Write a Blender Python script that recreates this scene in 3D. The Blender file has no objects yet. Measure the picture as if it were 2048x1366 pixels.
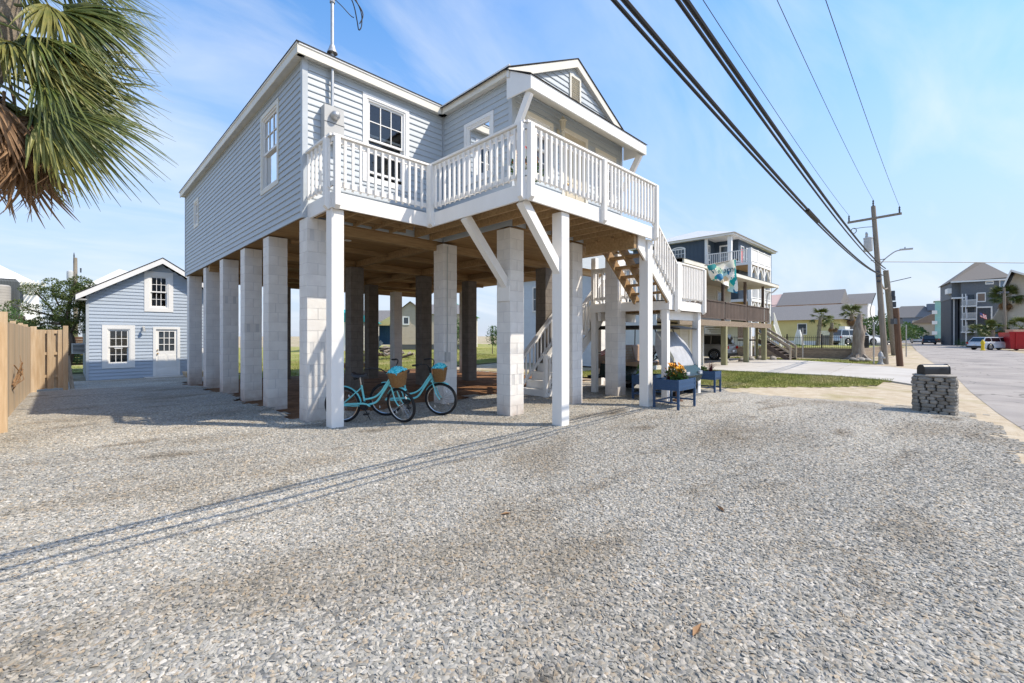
import bpy, math, random
from mathutils import Vector, Matrix
V = Vector
RND = random.Random(11)
SC = bpy.context.scene
COL = SC.collection
pi = math.pi

# ------------------------------------------------------------------ camera, sky, sun, exposure
# world axes: X runs along the house front (to the right and away), Y along its side (to the left and away)
cam_d = bpy.data.cameras.new('camera'); cam = bpy.data.objects.new('camera', cam_d); COL.objects.link(cam)
cam.location = (0, 0, 1.6); cam.rotation_euler = (math.radians(90), 0, math.radians(-45))
cam_d.sensor_width = 36; cam_d.lens = 15.6; cam_d.shift_y = -0.0054
cam_d.clip_start = 0.05; cam_d.clip_end = 4000
SC.camera = cam

SUN_EL = math.radians(50.0)
SUN_AZ = (0.60, -0.80)                       # horizontal direction towards the sun
w = bpy.data.worlds.new('World'); SC.world = w; w.use_nodes = True
nt = w.node_tree; nt.nodes.clear()
n_out = nt.nodes.new('ShaderNodeOutputWorld'); n_bg = nt.nodes.new('ShaderNodeBackground')
n_sky = nt.nodes.new('ShaderNodeTexSky'); n_sky.sky_type = 'NISHITA'; n_sky.sun_disc = False
n_sky.sun_elevation = SUN_EL; n_sky.sun_rotation = math.atan2(SUN_AZ[0], SUN_AZ[1])
n_sky.altitude = 10; n_sky.air_density = 1.0; n_sky.dust_density = 0.6; n_sky.ozone_density = 2.2
# thin high cloud, spread evenly over the whole dome
n_tc = nt.nodes.new('ShaderNodeTexCoord'); n_sep = nt.nodes.new('ShaderNodeSeparateXYZ')
nt.links.new(n_tc.outputs['Generated'], n_sep.inputs[0])
n_zc = nt.nodes.new('ShaderNodeMath'); n_zc.operation = 'MAXIMUM'; n_zc.inputs[1].default_value = 0.0
nt.links.new(n_sep.outputs['Z'], n_zc.inputs[0])
n_za = nt.nodes.new('ShaderNodeMath'); n_za.operation = 'ADD'; n_za.inputs[1].default_value = 0.22
nt.links.new(n_zc.outputs[0], n_za.inputs[0])
n_dx = nt.nodes.new('ShaderNodeMath'); n_dx.operation = 'DIVIDE'; n_dy = nt.nodes.new('ShaderNodeMath'); n_dy.operation = 'DIVIDE'
nt.links.new(n_sep.outputs['X'], n_dx.inputs[0]); nt.links.new(n_za.outputs[0], n_dx.inputs[1])
nt.links.new(n_sep.outputs['Y'], n_dy.inputs[0]); nt.links.new(n_za.outputs[0], n_dy.inputs[1])
n_cmb = nt.nodes.new('ShaderNodeCombineXYZ'); nt.links.new(n_dx.outputs[0], n_cmb.inputs[0]); nt.links.new(n_dy.outputs[0], n_cmb.inputs[1])
n_map = nt.nodes.new('ShaderNodeMapping'); n_map.inputs['Rotation'].default_value = (0, 0, 0.5); n_map.inputs['Scale'].default_value = (0.75, 2.0, 1)
nt.links.new(n_cmb.outputs[0], n_map.inputs[0])
n_no = nt.nodes.new('ShaderNodeTexNoise'); n_no.inputs['Scale'].default_value = 1.1; n_no.inputs['Detail'].default_value = 7
n_no.inputs['Roughness'].default_value = 0.55; n_no.inputs['Distortion'].default_value = 0.6
nt.links.new(n_map.outputs[0], n_no.inputs['Vector'])
n_rmp = nt.nodes.new('ShaderNodeMapRange'); n_rmp.inputs['From Min'].default_value = 0.44; n_rmp.inputs['From Max'].default_value = 0.78
n_rmp.inputs['To Max'].default_value = 0.60
nt.links.new(n_no.outputs['Fac'], n_rmp.inputs['Value'])
n_hs = nt.nodes.new('ShaderNodeHueSaturation'); n_hs.inputs['Saturation'].default_value = 1.27; n_hs.inputs['Hue'].default_value = 0.498; nt.links.new(n_sky.outputs[0], n_hs.inputs['Color'])
n_mx = nt.nodes.new('ShaderNodeMix'); n_mx.data_type = 'RGBA'
n_hz = nt.nodes.new('ShaderNodeMapRange'); n_hz.interpolation_type = 'SMOOTHSTEP'; n_hz.inputs['From Min'].default_value = 0.0; n_hz.inputs['From Max'].default_value = 0.70; n_hz.inputs['To Min'].default_value = 0.90; n_hz.inputs['To Max'].default_value = 0.0
nt.links.new(n_zc.outputs[0], n_hz.inputs['Value'])
n_mh = nt.nodes.new('ShaderNodeMix'); n_mh.data_type = 'RGBA'; nt.links.new(n_hz.outputs[0], n_mh.inputs['Factor']); nt.links.new(n_hs.outputs[0], n_mh.inputs[6]); n_mh.inputs[7].default_value = (1.85, 2.15, 2.75, 1)
nt.links.new(n_rmp.outputs[0], n_mx.inputs['Factor']); nt.links.new(n_mh.outputs[2], n_mx.inputs[6])
n_mx.inputs[7].default_value = (3.3, 3.4, 3.55, 1)
nt.links.new(n_mx.outputs[2], n_bg.inputs['Color']); n_bg.inputs['Strength'].default_value = 0.15
nt.links.new(n_bg.outputs[0], n_out.inputs['Surface'])

sd = bpy.data.lights.new('sun', 'SUN'); sd.energy = 2.6; sd.angle = math.radians(0.53); sd.color = (1.0, 0.905, 0.765)
sun = bpy.data.objects.new('sun', sd); COL.objects.link(sun)
sdir = V((SUN_AZ[0] * math.cos(SUN_EL), SUN_AZ[1] * math.cos(SUN_EL), math.sin(SUN_EL)))
sun.rotation_euler = sdir.to_track_quat('Z', 'Y').to_euler(); sun.location = sdir * 60

vs = SC.view_settings
vs.view_transform = 'Standard'; vs.look = 'None'; vs.exposure = 1.08; vs.gamma = 1.0; vs.use_curve_mapping = False

cy = SC.cycles; cy.max_bounces = 7; cy.diffuse_bounces = 4; cy.glossy_bounces = 3; cy.transmission_bounces = 4; cy.transparent_max_bounces = 12; cy.caustics_reflective = False; cy.caustics_refractive = False; cy.use_denoising = True
# ------------------------------------------------------------------ materials
MATS = {}
def pm(name, col, rough=0.6, col2=None, scale=3.0, detail=4.0, stretch=(1, 1, 1), bump=0.0, bscale=60.0, metal=0.0, rnd=0.0,
       lap=0.0, spec=0.4, lo=0.35, hi=0.65, groove=None, bdist=0.01, col3=None, scale3=0.6, lo3=0.5, hi3=0.7, trans=0.0):
    m = bpy.data.materials.new(name); m.use_nodes = True; t = m.node_tree; nd = t.nodes; lk = t.links
    b = nd['Principled BSDF']; b.inputs['Roughness'].default_value = rough; b.inputs['Metallic'].default_value = metal
    b.inputs['Specular IOR Level'].default_value = spec
    tc = nd.new('ShaderNodeTexCoord'); mp = nd.new('ShaderNodeMapping'); mp.inputs['Scale'].default_value = stretch
    lk.new(tc.outputs['Object'], mp.inputs[0])
    if rnd:
        oi = nd.new('ShaderNodeObjectInfo'); mu = nd.new('ShaderNodeMath'); mu.operation = 'MULTIPLY'; mu.inputs[1].default_value = 37.0
        lk.new(oi.outputs['Random'], mu.inputs[0]); cb = nd.new('ShaderNodeCombineXYZ')
        for i in range(3): lk.new(mu.outputs[0], cb.inputs[i])
        lk.new(cb.outputs[0], mp.inputs['Location'])
    c2 = col2 if col2 else tuple(c * 0.86 for c in col)
    no = nd.new('ShaderNodeTexNoise'); no.inputs['Scale'].default_value = scale; no.inputs['Detail'].default_value = detail
    no.inputs['Roughness'].default_value = 0.6
    lk.new(mp.outputs[0], no.inputs['Vector'])
    mr = nd.new('ShaderNodeMapRange'); mr.inputs['From Min'].default_value = lo; mr.inputs['From Max'].default_value = hi
    lk.new(no.outputs['Fac'], mr.inputs['Value'])
    mx = nd.new('ShaderNodeMix'); mx.data_type = 'RGBA'; mx.inputs[6].default_value = (*col, 1); mx.inputs[7].default_value = (*c2, 1)
    lk.new(mr.outputs[0], mx.inputs['Factor']); out = mx.outputs[2]
    if col3:
        n3 = nd.new('ShaderNodeTexNoise'); n3.inputs['Scale'].default_value = scale3; n3.inputs['Detail'].default_value = 5
        lk.new(tc.outputs['Object'], n3.inputs['Vector'])
        m3 = nd.new('ShaderNodeMapRange'); m3.inputs['From Min'].default_value = lo3; m3.inputs['From Max'].default_value = hi3
        lk.new(n3.outputs['Fac'], m3.inputs['Value'])
        x3 = nd.new('ShaderNodeMix'); x3.data_type = 'RGBA'; lk.new(m3.outputs[0], x3.inputs['Factor'])
        lk.new(out, x3.inputs[6]); x3.inputs[7].default_value = (*col3, 1); out = x3.outputs[2]
    if rnd:
        hs = nd.new('ShaderNodeHueSaturation'); ma = nd.new('ShaderNodeMapRange'); ma.inputs['To Min'].default_value = 1 - rnd; ma.inputs['To Max'].default_value = 1 + rnd
        lk.new(oi.outputs['Random'], ma.inputs['Value']); lk.new(ma.outputs[0], hs.inputs['Value']); lk.new(out, hs.inputs['Color']); out = hs.outputs[0]
    lk.new(out, b.inputs['Base Color'])
    h = None
    if bump:
        bn = nd.new('ShaderNodeTexNoise'); bn.inputs['Scale'].default_value = bscale; bn.inputs['Detail'].default_value = 4
        lk.new(mp.outputs[0], bn.inputs['Vector']); h = bn.outputs['Fac']
    if lap or groove:
        sp = nd.new('ShaderNodeSeparateXYZ'); lk.new(tc.outputs['Object'], sp.inputs[0])
        ax, per = ('Z', lap) if lap else groove
        if ax == 'H':
            ad = nd.new('ShaderNodeMath'); ad.operation = 'ADD'; lk.new(sp.outputs['X'], ad.inputs[0]); lk.new(sp.outputs['Y'], ad.inputs[1]); src = ad.outputs[0]
        else: src = sp.outputs[ax]
        dv = nd.new('ShaderNodeMath'); dv.operation = 'DIVIDE'; dv.inputs[1].default_value = per; lk.new(src, dv.inputs[0])
        fr = nd.new('ShaderNodeMath'); fr.operation = 'FRACT'; lk.new(dv.outputs[0], fr.inputs[0])
        if lap:
            sb = nd.new('ShaderNodeMath'); sb.operation = 'SUBTRACT'; sb.inputs[0].default_value = 1.0; lk.new(fr.outputs[0], sb.inputs[1]); hh = sb.outputs[0]
        else:
            gt = nd.new('ShaderNodeMath'); gt.operation = 'GREATER_THAN'; gt.inputs[1].default_value = 0.08; lk.new(fr.outputs[0], gt.inputs[0]); hh = gt.outputs[0]
        b2 = nd.new('ShaderNodeBump'); b2.inputs['Strength'].default_value = 0.9; b2.inputs['Distance'].default_value = 0.02
        lk.new(hh, b2.inputs['Height']); lk.new(b2.outputs[0], b.inputs['Normal'])
    if h is not None:
        bp = nd.new('ShaderNodeBump'); bp.inputs['Strength'].default_value = bump; bp.inputs['Distance'].default_value = bdist
        lk.new(h, bp.inputs['Height'])
        if lap or groove: lk.new(b2.outputs[0], bp.inputs['Normal'])
        lk.new(bp.outputs[0], b.inputs['Normal'])
    if trans:
        tl = nd.new('ShaderNodeBsdfTranslucent'); lk.new(out, tl.inputs['Color']); ms = nd.new('ShaderNodeMixShader'); ms.inputs[0].default_value = trans
        o = nd['Material Output']; lk.new(b.outputs[0], ms.inputs[1]); lk.new(tl.outputs[0], ms.inputs[2]); lk.new(ms.outputs[0], o.inputs['Surface'])
    MATS[name] = m
    return m

def glass(name, tint=(0.75, 0.8, 0.82), rough=0.02, opaque=0.0, refl=1.0):
    m = bpy.data.materials.new(name); m.use_nodes = True; t = m.node_tree; nd = t.nodes; lk = t.links; nd.remove(nd['Principled BSDF'])
    o = nd['Material Output']; g = nd.new('ShaderNodeBsdfGlossy'); g.inputs['Roughness'].default_value = rough; g.inputs['Color'].default_value = (refl, refl, refl, 1)
    tr = nd.new('ShaderNodeBsdfTransparent'); tr.inputs['Color'].default_value = (*tint, 1)
    fr = nd.new('ShaderNodeFresnel'); fr.inputs['IOR'].default_value = 1.7
    no = nd.new('ShaderNodeTexNoise'); no.inputs['Scale'].default_value = 1.3; tc = nd.new('ShaderNodeTexCoord'); lk.new(tc.outputs['Object'], no.inputs['Vector'])
    bp = nd.new('ShaderNodeBump'); bp.inputs['Strength'].default_value = 0.06; bp.inputs['Distance'].default_value = 0.05; lk.new(no.outputs['Fac'], bp.inputs['Height'])
    lk.new(bp.outputs[0], g.inputs['Normal'])
    ms = nd.new('ShaderNodeMixShader'); lk.new(fr.outputs[0], ms.inputs[0]); lk.new(tr.outputs[0], ms.inputs[1]); lk.new(g.outputs[0], ms.inputs[2])
    lk.new(ms.outputs[0], o.inputs['Surface']); MATS[name] = m
    return m

pm('white_paint', (0.85, 0.825, 0.78), 0.55, (0.79, 0.765, 0.72), 1.6, bump=0.08, bscale=40, stretch=(1, 1, 0.4))
pm('white_trim', (0.80, 0.79, 0.76), 0.5, (0.74, 0.73, 0.70), 1.2)
pm('cream_trim', (0.74, 0.70, 0.60), 0.5, (0.64, 0.61, 0.53), 1.2)
pm('soffit', (0.72, 0.70, 0.64), 0.6, groove=('H', 0.11))
pm('siding_blue', (0.455, 0.495, 0.52), 0.5, (0.42, 0.46, 0.49), 2.2, bump=0.12, bscale=30, stretch=(0.3, 0.3, 6), rnd=0.025)
pm('corner_blue', (0.47, 0.51, 0.54), 0.5)
pm('siding_shed', (0.42, 0.48, 0.55), 0.5, (0.38, 0.44, 0.51), 2.0, bump=0.1, bscale=30, stretch=(0.3, 0.3, 5), rnd=0.03)
pm('shed_weathered', (0.42, 0.46, 0.48), 0.75, (0.18, 0.19, 0.19), 5, lap=0.13, bump=0.4, bscale=20)
pm('block_white', (0.79, 0.765, 0.72), 0.7, (0.70, 0.675, 0.635), 3.0, bump=0.35, bscale=90, rnd=0.03, col3=(0.60, 0.55, 0.50), scale3=1.4, lo3=0.58, hi3=0.85)
pm('mortar_white', (0.62, 0.61, 0.59), 0.8, bump=0.3)
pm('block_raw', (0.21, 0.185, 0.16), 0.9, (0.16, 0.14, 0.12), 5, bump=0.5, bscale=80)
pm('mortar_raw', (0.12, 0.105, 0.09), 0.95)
pm('pine', (0.39, 0.255, 0.125), 0.7, (0.26, 0.16, 0.072), 4, detail=6, stretch=(0.5, 5, 5), bump=0.15, bscale=20, rnd=0.14)
pm('ply', (0.36, 0.22, 0.09), 0.75, (0.25, 0.145, 0.058), 2.5, detail=6, stretch=(0.6, 4, 1), bump=0.1, bscale=20)
pm('shingle', (0.045, 0.042, 0.042), 0.9, (0.025, 0.024, 0.024), 30, bump=0.4, bscale=50)
pm('galv', (0.50, 0.50, 0.49), 0.42, (0.42, 0.42, 0.41), 6, metal=0.6)
pm('meter_grey', (0.50, 0.50, 0.48), 0.5)
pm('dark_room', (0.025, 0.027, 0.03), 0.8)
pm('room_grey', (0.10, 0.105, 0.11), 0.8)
pm('curtain', (0.66, 0.65, 0.68), 0.85, (0.52, 0.51, 0.55), 9, stretch=(3, 3, 0.2))
pm('blind', (0.62, 0.62, 0.60), 0.6, groove=('Z', 0.05))
pm('black_rubber', (0.016, 0.016, 0.017), 0.75)
pm('black_plastic', (0.02, 0.02, 0.022), 0.45)
pm('black_metal', (0.012, 0.012, 0.014), 0.4)
pm('cable', (0.008, 0.008, 0.009), 0.6)
pm('wire_thin', (0.03, 0.03, 0.035), 0.5)
pm('aqua', (0.19, 0.66, 0.68), 0.28, (0.18, 0.62, 0.64), 3, spec=0.6)
pm('chrome', (0.62, 0.62, 0.62), 0.22, metal=1.0)
pm('tyre', (0.014, 0.014, 0.015), 0.8)
pm('wicker', (0.34, 0.18, 0.062), 0.65, (0.24, 0.12, 0.04), 40, bump=0.5, bscale=90, rnd=0.1)
pm('towel', (0.02, 0.42, 0.47), 0.9, (0.22, 0.68, 0.68), 22, lo=0.45, hi=0.55)
pm('planter_blue', (0.022, 0.068, 0.155), 0.45, (0.019, 0.06, 0.14), 3)
pm('soil', (0.05, 0.03, 0.02), 0.95, bump=0.8, bscale=50)
pm('petal', (0.85, 0.47, 0.012), 0.6, (0.85, 0.30, 0.01), 9, rnd=0.12)
pm('petal_red', (0.65, 0.03, 0.02), 0.6, rnd=0.2)
pm('petal_white', (0.75, 0.75, 0.68), 0.6)
pm('flower_eye', (0.05, 0.018, 0.008), 0.9)
pm('leaf_green', (0.075, 0.15, 0.03), 0.55, (0.05, 0.11, 0.02), 8, rnd=0.25, trans=0.25)
pm('leaf_purple', (0.13, 0.022, 0.03), 0.5, (0.07, 0.014, 0.022), 8, rnd=0.3, trans=0.15)
pm('palm_green', (0.17, 0.185, 0.045), 0.45, (0.085, 0.125, 0.028), 5, rnd=0.25, trans=0.25, spec=0.5)
pm('palm_yellow', (0.30, 0.27, 0.07), 0.5, (0.17, 0.19, 0.05), 5, rnd=0.2, trans=0.25)
pm('palm_dead', (0.33, 0.20, 0.105), 0.75, (0.19, 0.105, 0.05), 6, rnd=0.25, trans=0.2)
pm('palm_trunk', (0.34, 0.29, 0.23), 0.9, (0.20, 0.16, 0.12), 7, bump=0.9, bscale=14, bdist=0.03)
pm('bark', (0.15, 0.11, 0.08), 0.9, (0.08, 0.058, 0.042), 9, bump=0.8, bscale=18, bdist=0.03, stretch=(1, 1, 0.3))
pm('deadwood', (0.30, 0.26, 0.21), 0.85, (0.17, 0.13, 0.10), 7, bump=0.8, bscale=12, bdist=0.04, stretch=(1, 1, 0.25))
pm('cedar', (0.060, 0.095, 0.022), 0.6, (0.10, 0.125, 0.025), 2.5, rnd=0.1, trans=0.15)
pm('bush', (0.055, 0.115, 0.028), 0.6, (0.085, 0.155, 0.035), 3, trans=0.2)
pm('fence_wood', (0.57, 0.435, 0.285), 0.75, (0.46, 0.33, 0.20), 5, detail=6, stretch=(4, 4, 0.35), bump=0.25, bscale=30, rnd=0.13)
pm('fence_grey', (0.46, 0.39, 0.30), 0.8, (0.30, 0.24, 0.18), 5, detail=6, stretch=(4, 4, 0.35), bump=0.2, bscale=30, rnd=0.12)
pm('weathered', (0.135, 0.10, 0.08), 0.85, (0.075, 0.055, 0.045), 5, stretch=(4, 4, 0.4), bump=0.2, rnd=0.22)
pm('weathered_light', (0.30, 0.235, 0.17), 0.85, (0.20, 0.15, 0.105), 5, stretch=(1, 1, 4), bump=0.2, rnd=0.15)
pm('treated', (0.31, 0.30, 0.17), 0.8, (0.22, 0.20, 0.11), 4, stretch=(4, 4, 0.4), bump=0.2)
pm('pole_wood', (0.30, 0.26, 0.21), 0.85, (0.19, 0.16, 0.125), 5, detail=6, stretch=(5, 5, 0.25), bump=0.4, bscale=25)
pm('pole_brown', (0.16, 0.09, 0.055), 0.85, (0.10, 0.055, 0.033), 5, stretch=(5, 5, 0.3), bump=0.4, bscale=25)
pm('insulator', (0.06, 0.07, 0.09), 0.35)
pm('transformer', (0.52, 0.53, 0.53), 0.4)
pm('fieldstone', (0.31, 0.28, 0.235), 0.85, (0.20, 0.185, 0.165), 7, bump=0.6, bscale=40, rnd=0.28)
pm('mortar_dark', (0.07, 0.062, 0.053), 0.95)
pm('mailbox', (0.018, 0.019, 0.022), 0.38, bump=0.05)
pm('hydrant', (0.42, 0.43, 0.43), 0.5, (0.32, 0.33, 0.33), 6)
pm('yellow_paint', (0.75, 0.52, 0.02), 0.5)
pm('kayak', (0.85, 0.42, 0.01), 0.4)
pm('cart_tan', (0.42, 0.28, 0.18), 0.55, (0.36, 0.235, 0.15), 6)
pm('cart_green', (0.008, 0.035, 0.035), 0.25, spec=0.6)
pm('cover_grey', (0.42, 0.43, 0.45), 0.75, (0.34, 0.35, 0.37), 5, bump=0.5, bscale=9, bdist=0.03)
pm('flag_red', (0.6, 0.05, 0.05), 0.8); pm('flag_white', (0.75, 0.75, 0.75), 0.8); pm('flag_blue', (0.04, 0.06, 0.22), 0.8)
pm('teal', (0.0, 0.28, 0.30), 0.8); pm('cushion_blue', (0.015, 0.05, 0.25), 0.8)
pm('cream_siding', (0.62, 0.58, 0.48), 0.6, (0.57, 0.53, 0.44), 2, lap=0.13)
pm('cream_ceiling', (0.60, 0.56, 0.46), 0.7)
pm('cream_door', (0.60, 0.53, 0.40), 0.6)
pm('navy_siding', (0.050, 0.075, 0.105), 0.55, (0.044, 0.066, 0.095), 2, groove=('H', 0.35))
pm('metal_roof', (0.62, 0.61, 0.58), 0.45, (0.56, 0.55, 0.52), 1.5, groove=('H', 0.45))
pm('roof_grey', (0.21, 0.20, 0.195), 0.9, (0.15, 0.145, 0.14), 12, bump=0.3, bscale=8)
pm('roof_taupe', (0.20, 0.18, 0.16), 0.9, (0.16, 0.145, 0.13), 12)
pm('yellow_siding', (0.66, 0.56, 0.24), 0.7, (0.62, 0.52, 0.22), 1, lap=0.2)
pm('pink_siding', (0.60, 0.42, 0.36), 0.7, (0.56, 0.39, 0.33), 1, lap=0.2)
pm('grey_shake', (0.165, 0.175, 0.185), 0.8, (0.125, 0.135, 0.145), 6, lap=0.2, bump=0.3, bscale=6)
pm('dark_grey', (0.075, 0.08, 0.088), 0.8, lap=0.2)
pm('teal_siding', (0.34, 0.60, 0.53), 0.7, lap=0.2)
pm('tan_siding', (0.46, 0.39, 0.30), 0.7, (0.42, 0.355, 0.27), 2, lap=0.18)
pm('beige_siding', (0.52, 0.47, 0.39), 0.7, (0.47, 0.425, 0.35), 2, lap=0.3)
pm('brown_siding', (0.26, 0.19, 0.14), 0.8, lap=0.2)
pm('slate_siding', (0.16, 0.20, 0.26), 0.8, lap=0.2)
pm('blue_house', (0.06, 0.15, 0.27), 0.7, groove=('H', 0.3))
pm('foundation', (0.10, 0.105, 0.11), 0.9)
pm('win_dark', (0.045, 0.06, 0.075), 0.12, (0.03, 0.04, 0.05), 2, spec=0.8)
pm('win_sky', (0.08, 0.14, 0.22), 0.08, spec=1.0)
pm('car_white', (0.70, 0.71, 0.72), 0.22, spec=0.6); pm('car_black', (0.012, 0.013, 0.015), 0.2, spec=0.6)
pm('car_silver', (0.36, 0.35, 0.33), 0.28, metal=0.3); pm('car_navy', (0.02, 0.024, 0.035), 0.22, spec=0.6)
pm('car_grey', (0.12, 0.125, 0.13), 0.25, spec=0.6)
pm('car_glass', (0.012, 0.014, 0.017), 0.06, spec=0.9)
pm('tail_red', (0.45, 0.015, 0.012), 0.25); pm('lamp_clear', (0.75, 0.75, 0.75), 0.15)
pm('rim', (0.45, 0.45, 0.46), 0.3, metal=0.8)
pm('dumpster', (0.42, 0.012, 0.018), 0.45, (0.36, 0.010, 0.015), 2)
pm('concrete', (0.50, 0.47, 0.42), 0.85, (0.44, 0.41, 0.365), 1.2, bump=0.15, bscale=70, col3=(0.40, 0.36, 0.31), scale3=0.35)
pm('tank_grey', (0.085, 0.095, 0.095), 0.6, groove=('H', 0.12)); pm('tank_beige', (0.42, 0.39, 0.34), 0.6, groove=('Z', 0.12))
pm('brass', (0.45, 0.28, 0.1), 0.35, metal=0.8)
pm('lamp_cream', (0.55, 0.50, 0.38), 0.5)
glass('glass'); glass('glass_lamp', (0.9, 0.88, 0.8))
MT = MATS
def splash(name, z1, col):
    m = MATS[name]; t = m.node_tree; nd = t.nodes; lk = t.links; b = nd['Principled BSDF']; src = b.inputs['Base Color'].links[0].from_socket
    ge = nd.new('ShaderNodeNewGeometry'); sp = nd.new('ShaderNodeSeparateXYZ'); lk.new(ge.outputs['Position'], sp.inputs[0])
    no = nd.new('ShaderNodeTexNoise'); no.inputs['Scale'].default_value = 7; no.inputs['Detail'].default_value = 6; lk.new(ge.outputs['Position'], no.inputs['Vector'])
    mr = nd.new('ShaderNodeMapRange'); mr.inputs['From Min'].default_value = z1; mr.inputs['From Max'].default_value = -.05; lk.new(sp.outputs['Z'], mr.inputs['Value'])
    mu = nd.new('ShaderNodeMath'); mu.operation = 'MULTIPLY'; lk.new(mr.outputs[0], mu.inputs[0]); lk.new(no.outputs['Fac'], mu.inputs[1])
    mx = nd.new('ShaderNodeMix'); mx.data_type = 'RGBA'; lk.new(mu.outputs[0], mx.inputs['Factor']); lk.new(src, mx.inputs[6]); mx.inputs[7].default_value = (*col, 1); lk.new(mx.outputs[2], b.inputs['Base Color'])
splash('block_white', .42, (.30, .19, .12)); splash('mortar_white', .42, (.26, .16, .10))

# ------------------------------------------------------------------ mesh helpers
class MB:
    def __init__(s): s.v = []; s.f = []; s.m = []; s.k = 0
    def add(s, vs, fs):
        o = len(s.v); s.v += [tuple(p) for p in vs]; s.f += [tuple(i + o for i in f) for f in fs]; s.m += [s.k] * len(fs); return s
    def mat(s, k): s.k = k; return s
    def box(s, x0, x1, y0, y1, z0, z1):
        return s.add([(x0, y0, z0), (x1, y0, z0), (x1, y1, z0), (x0, y1, z0), (x0, y0, z1), (x1, y0, z1), (x1, y1, z1), (x0, y1, z1)],
                     [(0, 3, 2, 1), (4, 5, 6, 7), (0, 1, 5, 4), (1, 2, 6, 5), (2, 3, 7, 6), (3, 0, 4, 7)])
    def cbox(s, x0, x1, y0, y1, z0, z1, b=0.01):      # box with chamfered vertical and top edges
        p = [(x0 + b, y0), (x1 - b, y0), (x1, y0 + b), (x1, y1 - b), (x1 - b, y1), (x0 + b, y1), (x0, y1 - b), (x0, y0 + b)]
        cx, cy = (x0 + x1) / 2, (y0 + y1) / 2; kx = 1 - 2 * b / (x1 - x0); ky = 1 - 2 * b / (y1 - y0)
        vs = [(x, y, z0) for x, y in p] + [(x, y, z1 - b) for x, y in p] + [(cx + (x - cx) * kx, cy + (y - cy) * ky, z1) for x, y in p]
        fs = [tuple(range(7, -1, -1)), tuple(range(16, 24))]
        for r in (0, 8):
            fs += [(r + i, r + (i + 1) % 8, r + 8 + (i + 1) % 8, r + 8 + i) for i in range(8)]
        return s.add(vs, fs)
    def obox(s, c, a, b, d):                         # half-axis vectors
        c, a, b, d = V(c), V(a), V(b), V(d); vs = []
        for k in (-1, 1):
            for i, j in ((-1, -1), (1, -1), (1, 1), (-1, 1)): vs.append(c + a * i + b * j + d * k)
        return s.add(vs, [(0, 3, 2, 1), (4, 5, 6, 7), (0, 1, 5, 4), (1, 2, 6, 5), (2, 3, 7, 6), (3, 0, 4, 7)])
    def beam(s, p, q, wd, ht, up=(0, 0, 1)):
        p, q = V(p), V(q); d = q - p; L = d.length; d.normalize(); u = V(up); sd = d.cross(u)
        if sd.length < 1e-5: sd = d.cross(V((0, 1, 0)))
        sd.normalize(); u = sd.cross(d)
        return s.obox((p + q) / 2, d * (L / 2), sd * (wd / 2), u * (ht / 2))
    def tube(s, pts, r, n=8, closed=False, caps=True):
        pts = [V(p) for p in pts]; N = len(pts); rs = r if isinstance(r, (list, tuple)) else [r] * N
        vs = []; prev = None
        for i, p in enumerate(pts):
            a = pts[(i - 1) % N] if (closed or i > 0) else p; b = pts[(i + 1) % N] if (closed or i < N - 1) else p
            t = (b - a)
            if t.length < 1e-9: t = V((0, 0, 1))
            t.normalize()
            if prev is None:
                u = t.cross(V((0, 0, 1)))
                if u.length < 1e-3: u = t.cross(V((1, 0, 0)))
            else: u = prev - t * prev.dot(t)
            u.normalize(); prev = u; w_ = t.cross(u)
            for k in range(n):
                an = 2 * pi * k / n; vs.append(p + (u * math.cos(an) + w_ * math.sin(an)) * rs[i])
        fs = []
        for i in range(N if closed else N - 1):
            j = (i + 1) % N
            for k in range(n): fs.append((i * n + k, i * n + (k + 1) % n, j * n + (k + 1) % n, j * n + k))
        if caps and not closed: fs += [tuple(range(n - 1, -1, -1)), tuple((N - 1) * n + k for k in range(n))]
        return s.add(vs, fs)
    def lathe(s, prof, c=(0, 0, 0), n=16, axis='Z'):
        c = V(c); vs = []
        for r, h in prof:
            for k in range(n):
                a = 2 * pi * k / n; x, y = r * math.cos(a), r * math.sin(a)
                q = V((x, y, h)) if axis == 'Z' else (V((x, h, y)) if axis == 'Y' else V((h, x, y)))
                vs.append(c + q)
        fs = []
        for i in range(len(prof) - 1):
            for k in range(n): fs.append((i * n + k, i * n + (k + 1) % n, (i + 1) * n + (k + 1) % n, (i + 1) * n + k))
        fs += [tuple(range(n - 1, -1, -1)), tuple((len(prof) - 1) * n + k for k in range(n))]
        return s.add(vs, fs)
    def prism(s, poly, d):
        n = len(poly); d = V(d); vs = [V(p) for p in poly] + [V(p) + d for p in poly]
        return s.add(vs, [tuple(range(n - 1, -1, -1)), tuple(range(n, 2 * n))] + [(i, (i + 1) % n, n + (i + 1) % n, n + i) for i in range(n)])
    def ball(s, c, r, n=10, m=6):
        c = V(c); r = r if isinstance(r, (tuple, list)) else (r, r, r); vs = [c + V((0, 0, -r[2]))]
        for i in range(1, m):
            ph = -pi / 2 + pi * i / m
            for k in range(n):
                a = 2 * pi * k / n; vs.append(c + V((r[0] * math.cos(ph) * math.cos(a), r[1] * math.cos(ph) * math.sin(a), r[2] * math.sin(ph))))
        vs.append(c + V((0, 0, r[2]))); fs = [(0, 1 + (k + 1) % n, 1 + k) for k in range(n)]
        for i in range(m - 2):
            for k in range(n): a = 1 + i * n; fs.append((a + k, a + (k + 1) % n, a + n + (k + 1) % n, a + n + k))
        a = 1 + (m - 2) * n; fs += [(a + k, a + (k + 1) % n, len(vs) - 1) for k in range(n)]
        return s.add(vs, fs)
    def xf(s, M):
        s.v = [tuple(M @ V(p)) for p in s.v]; return s
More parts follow.
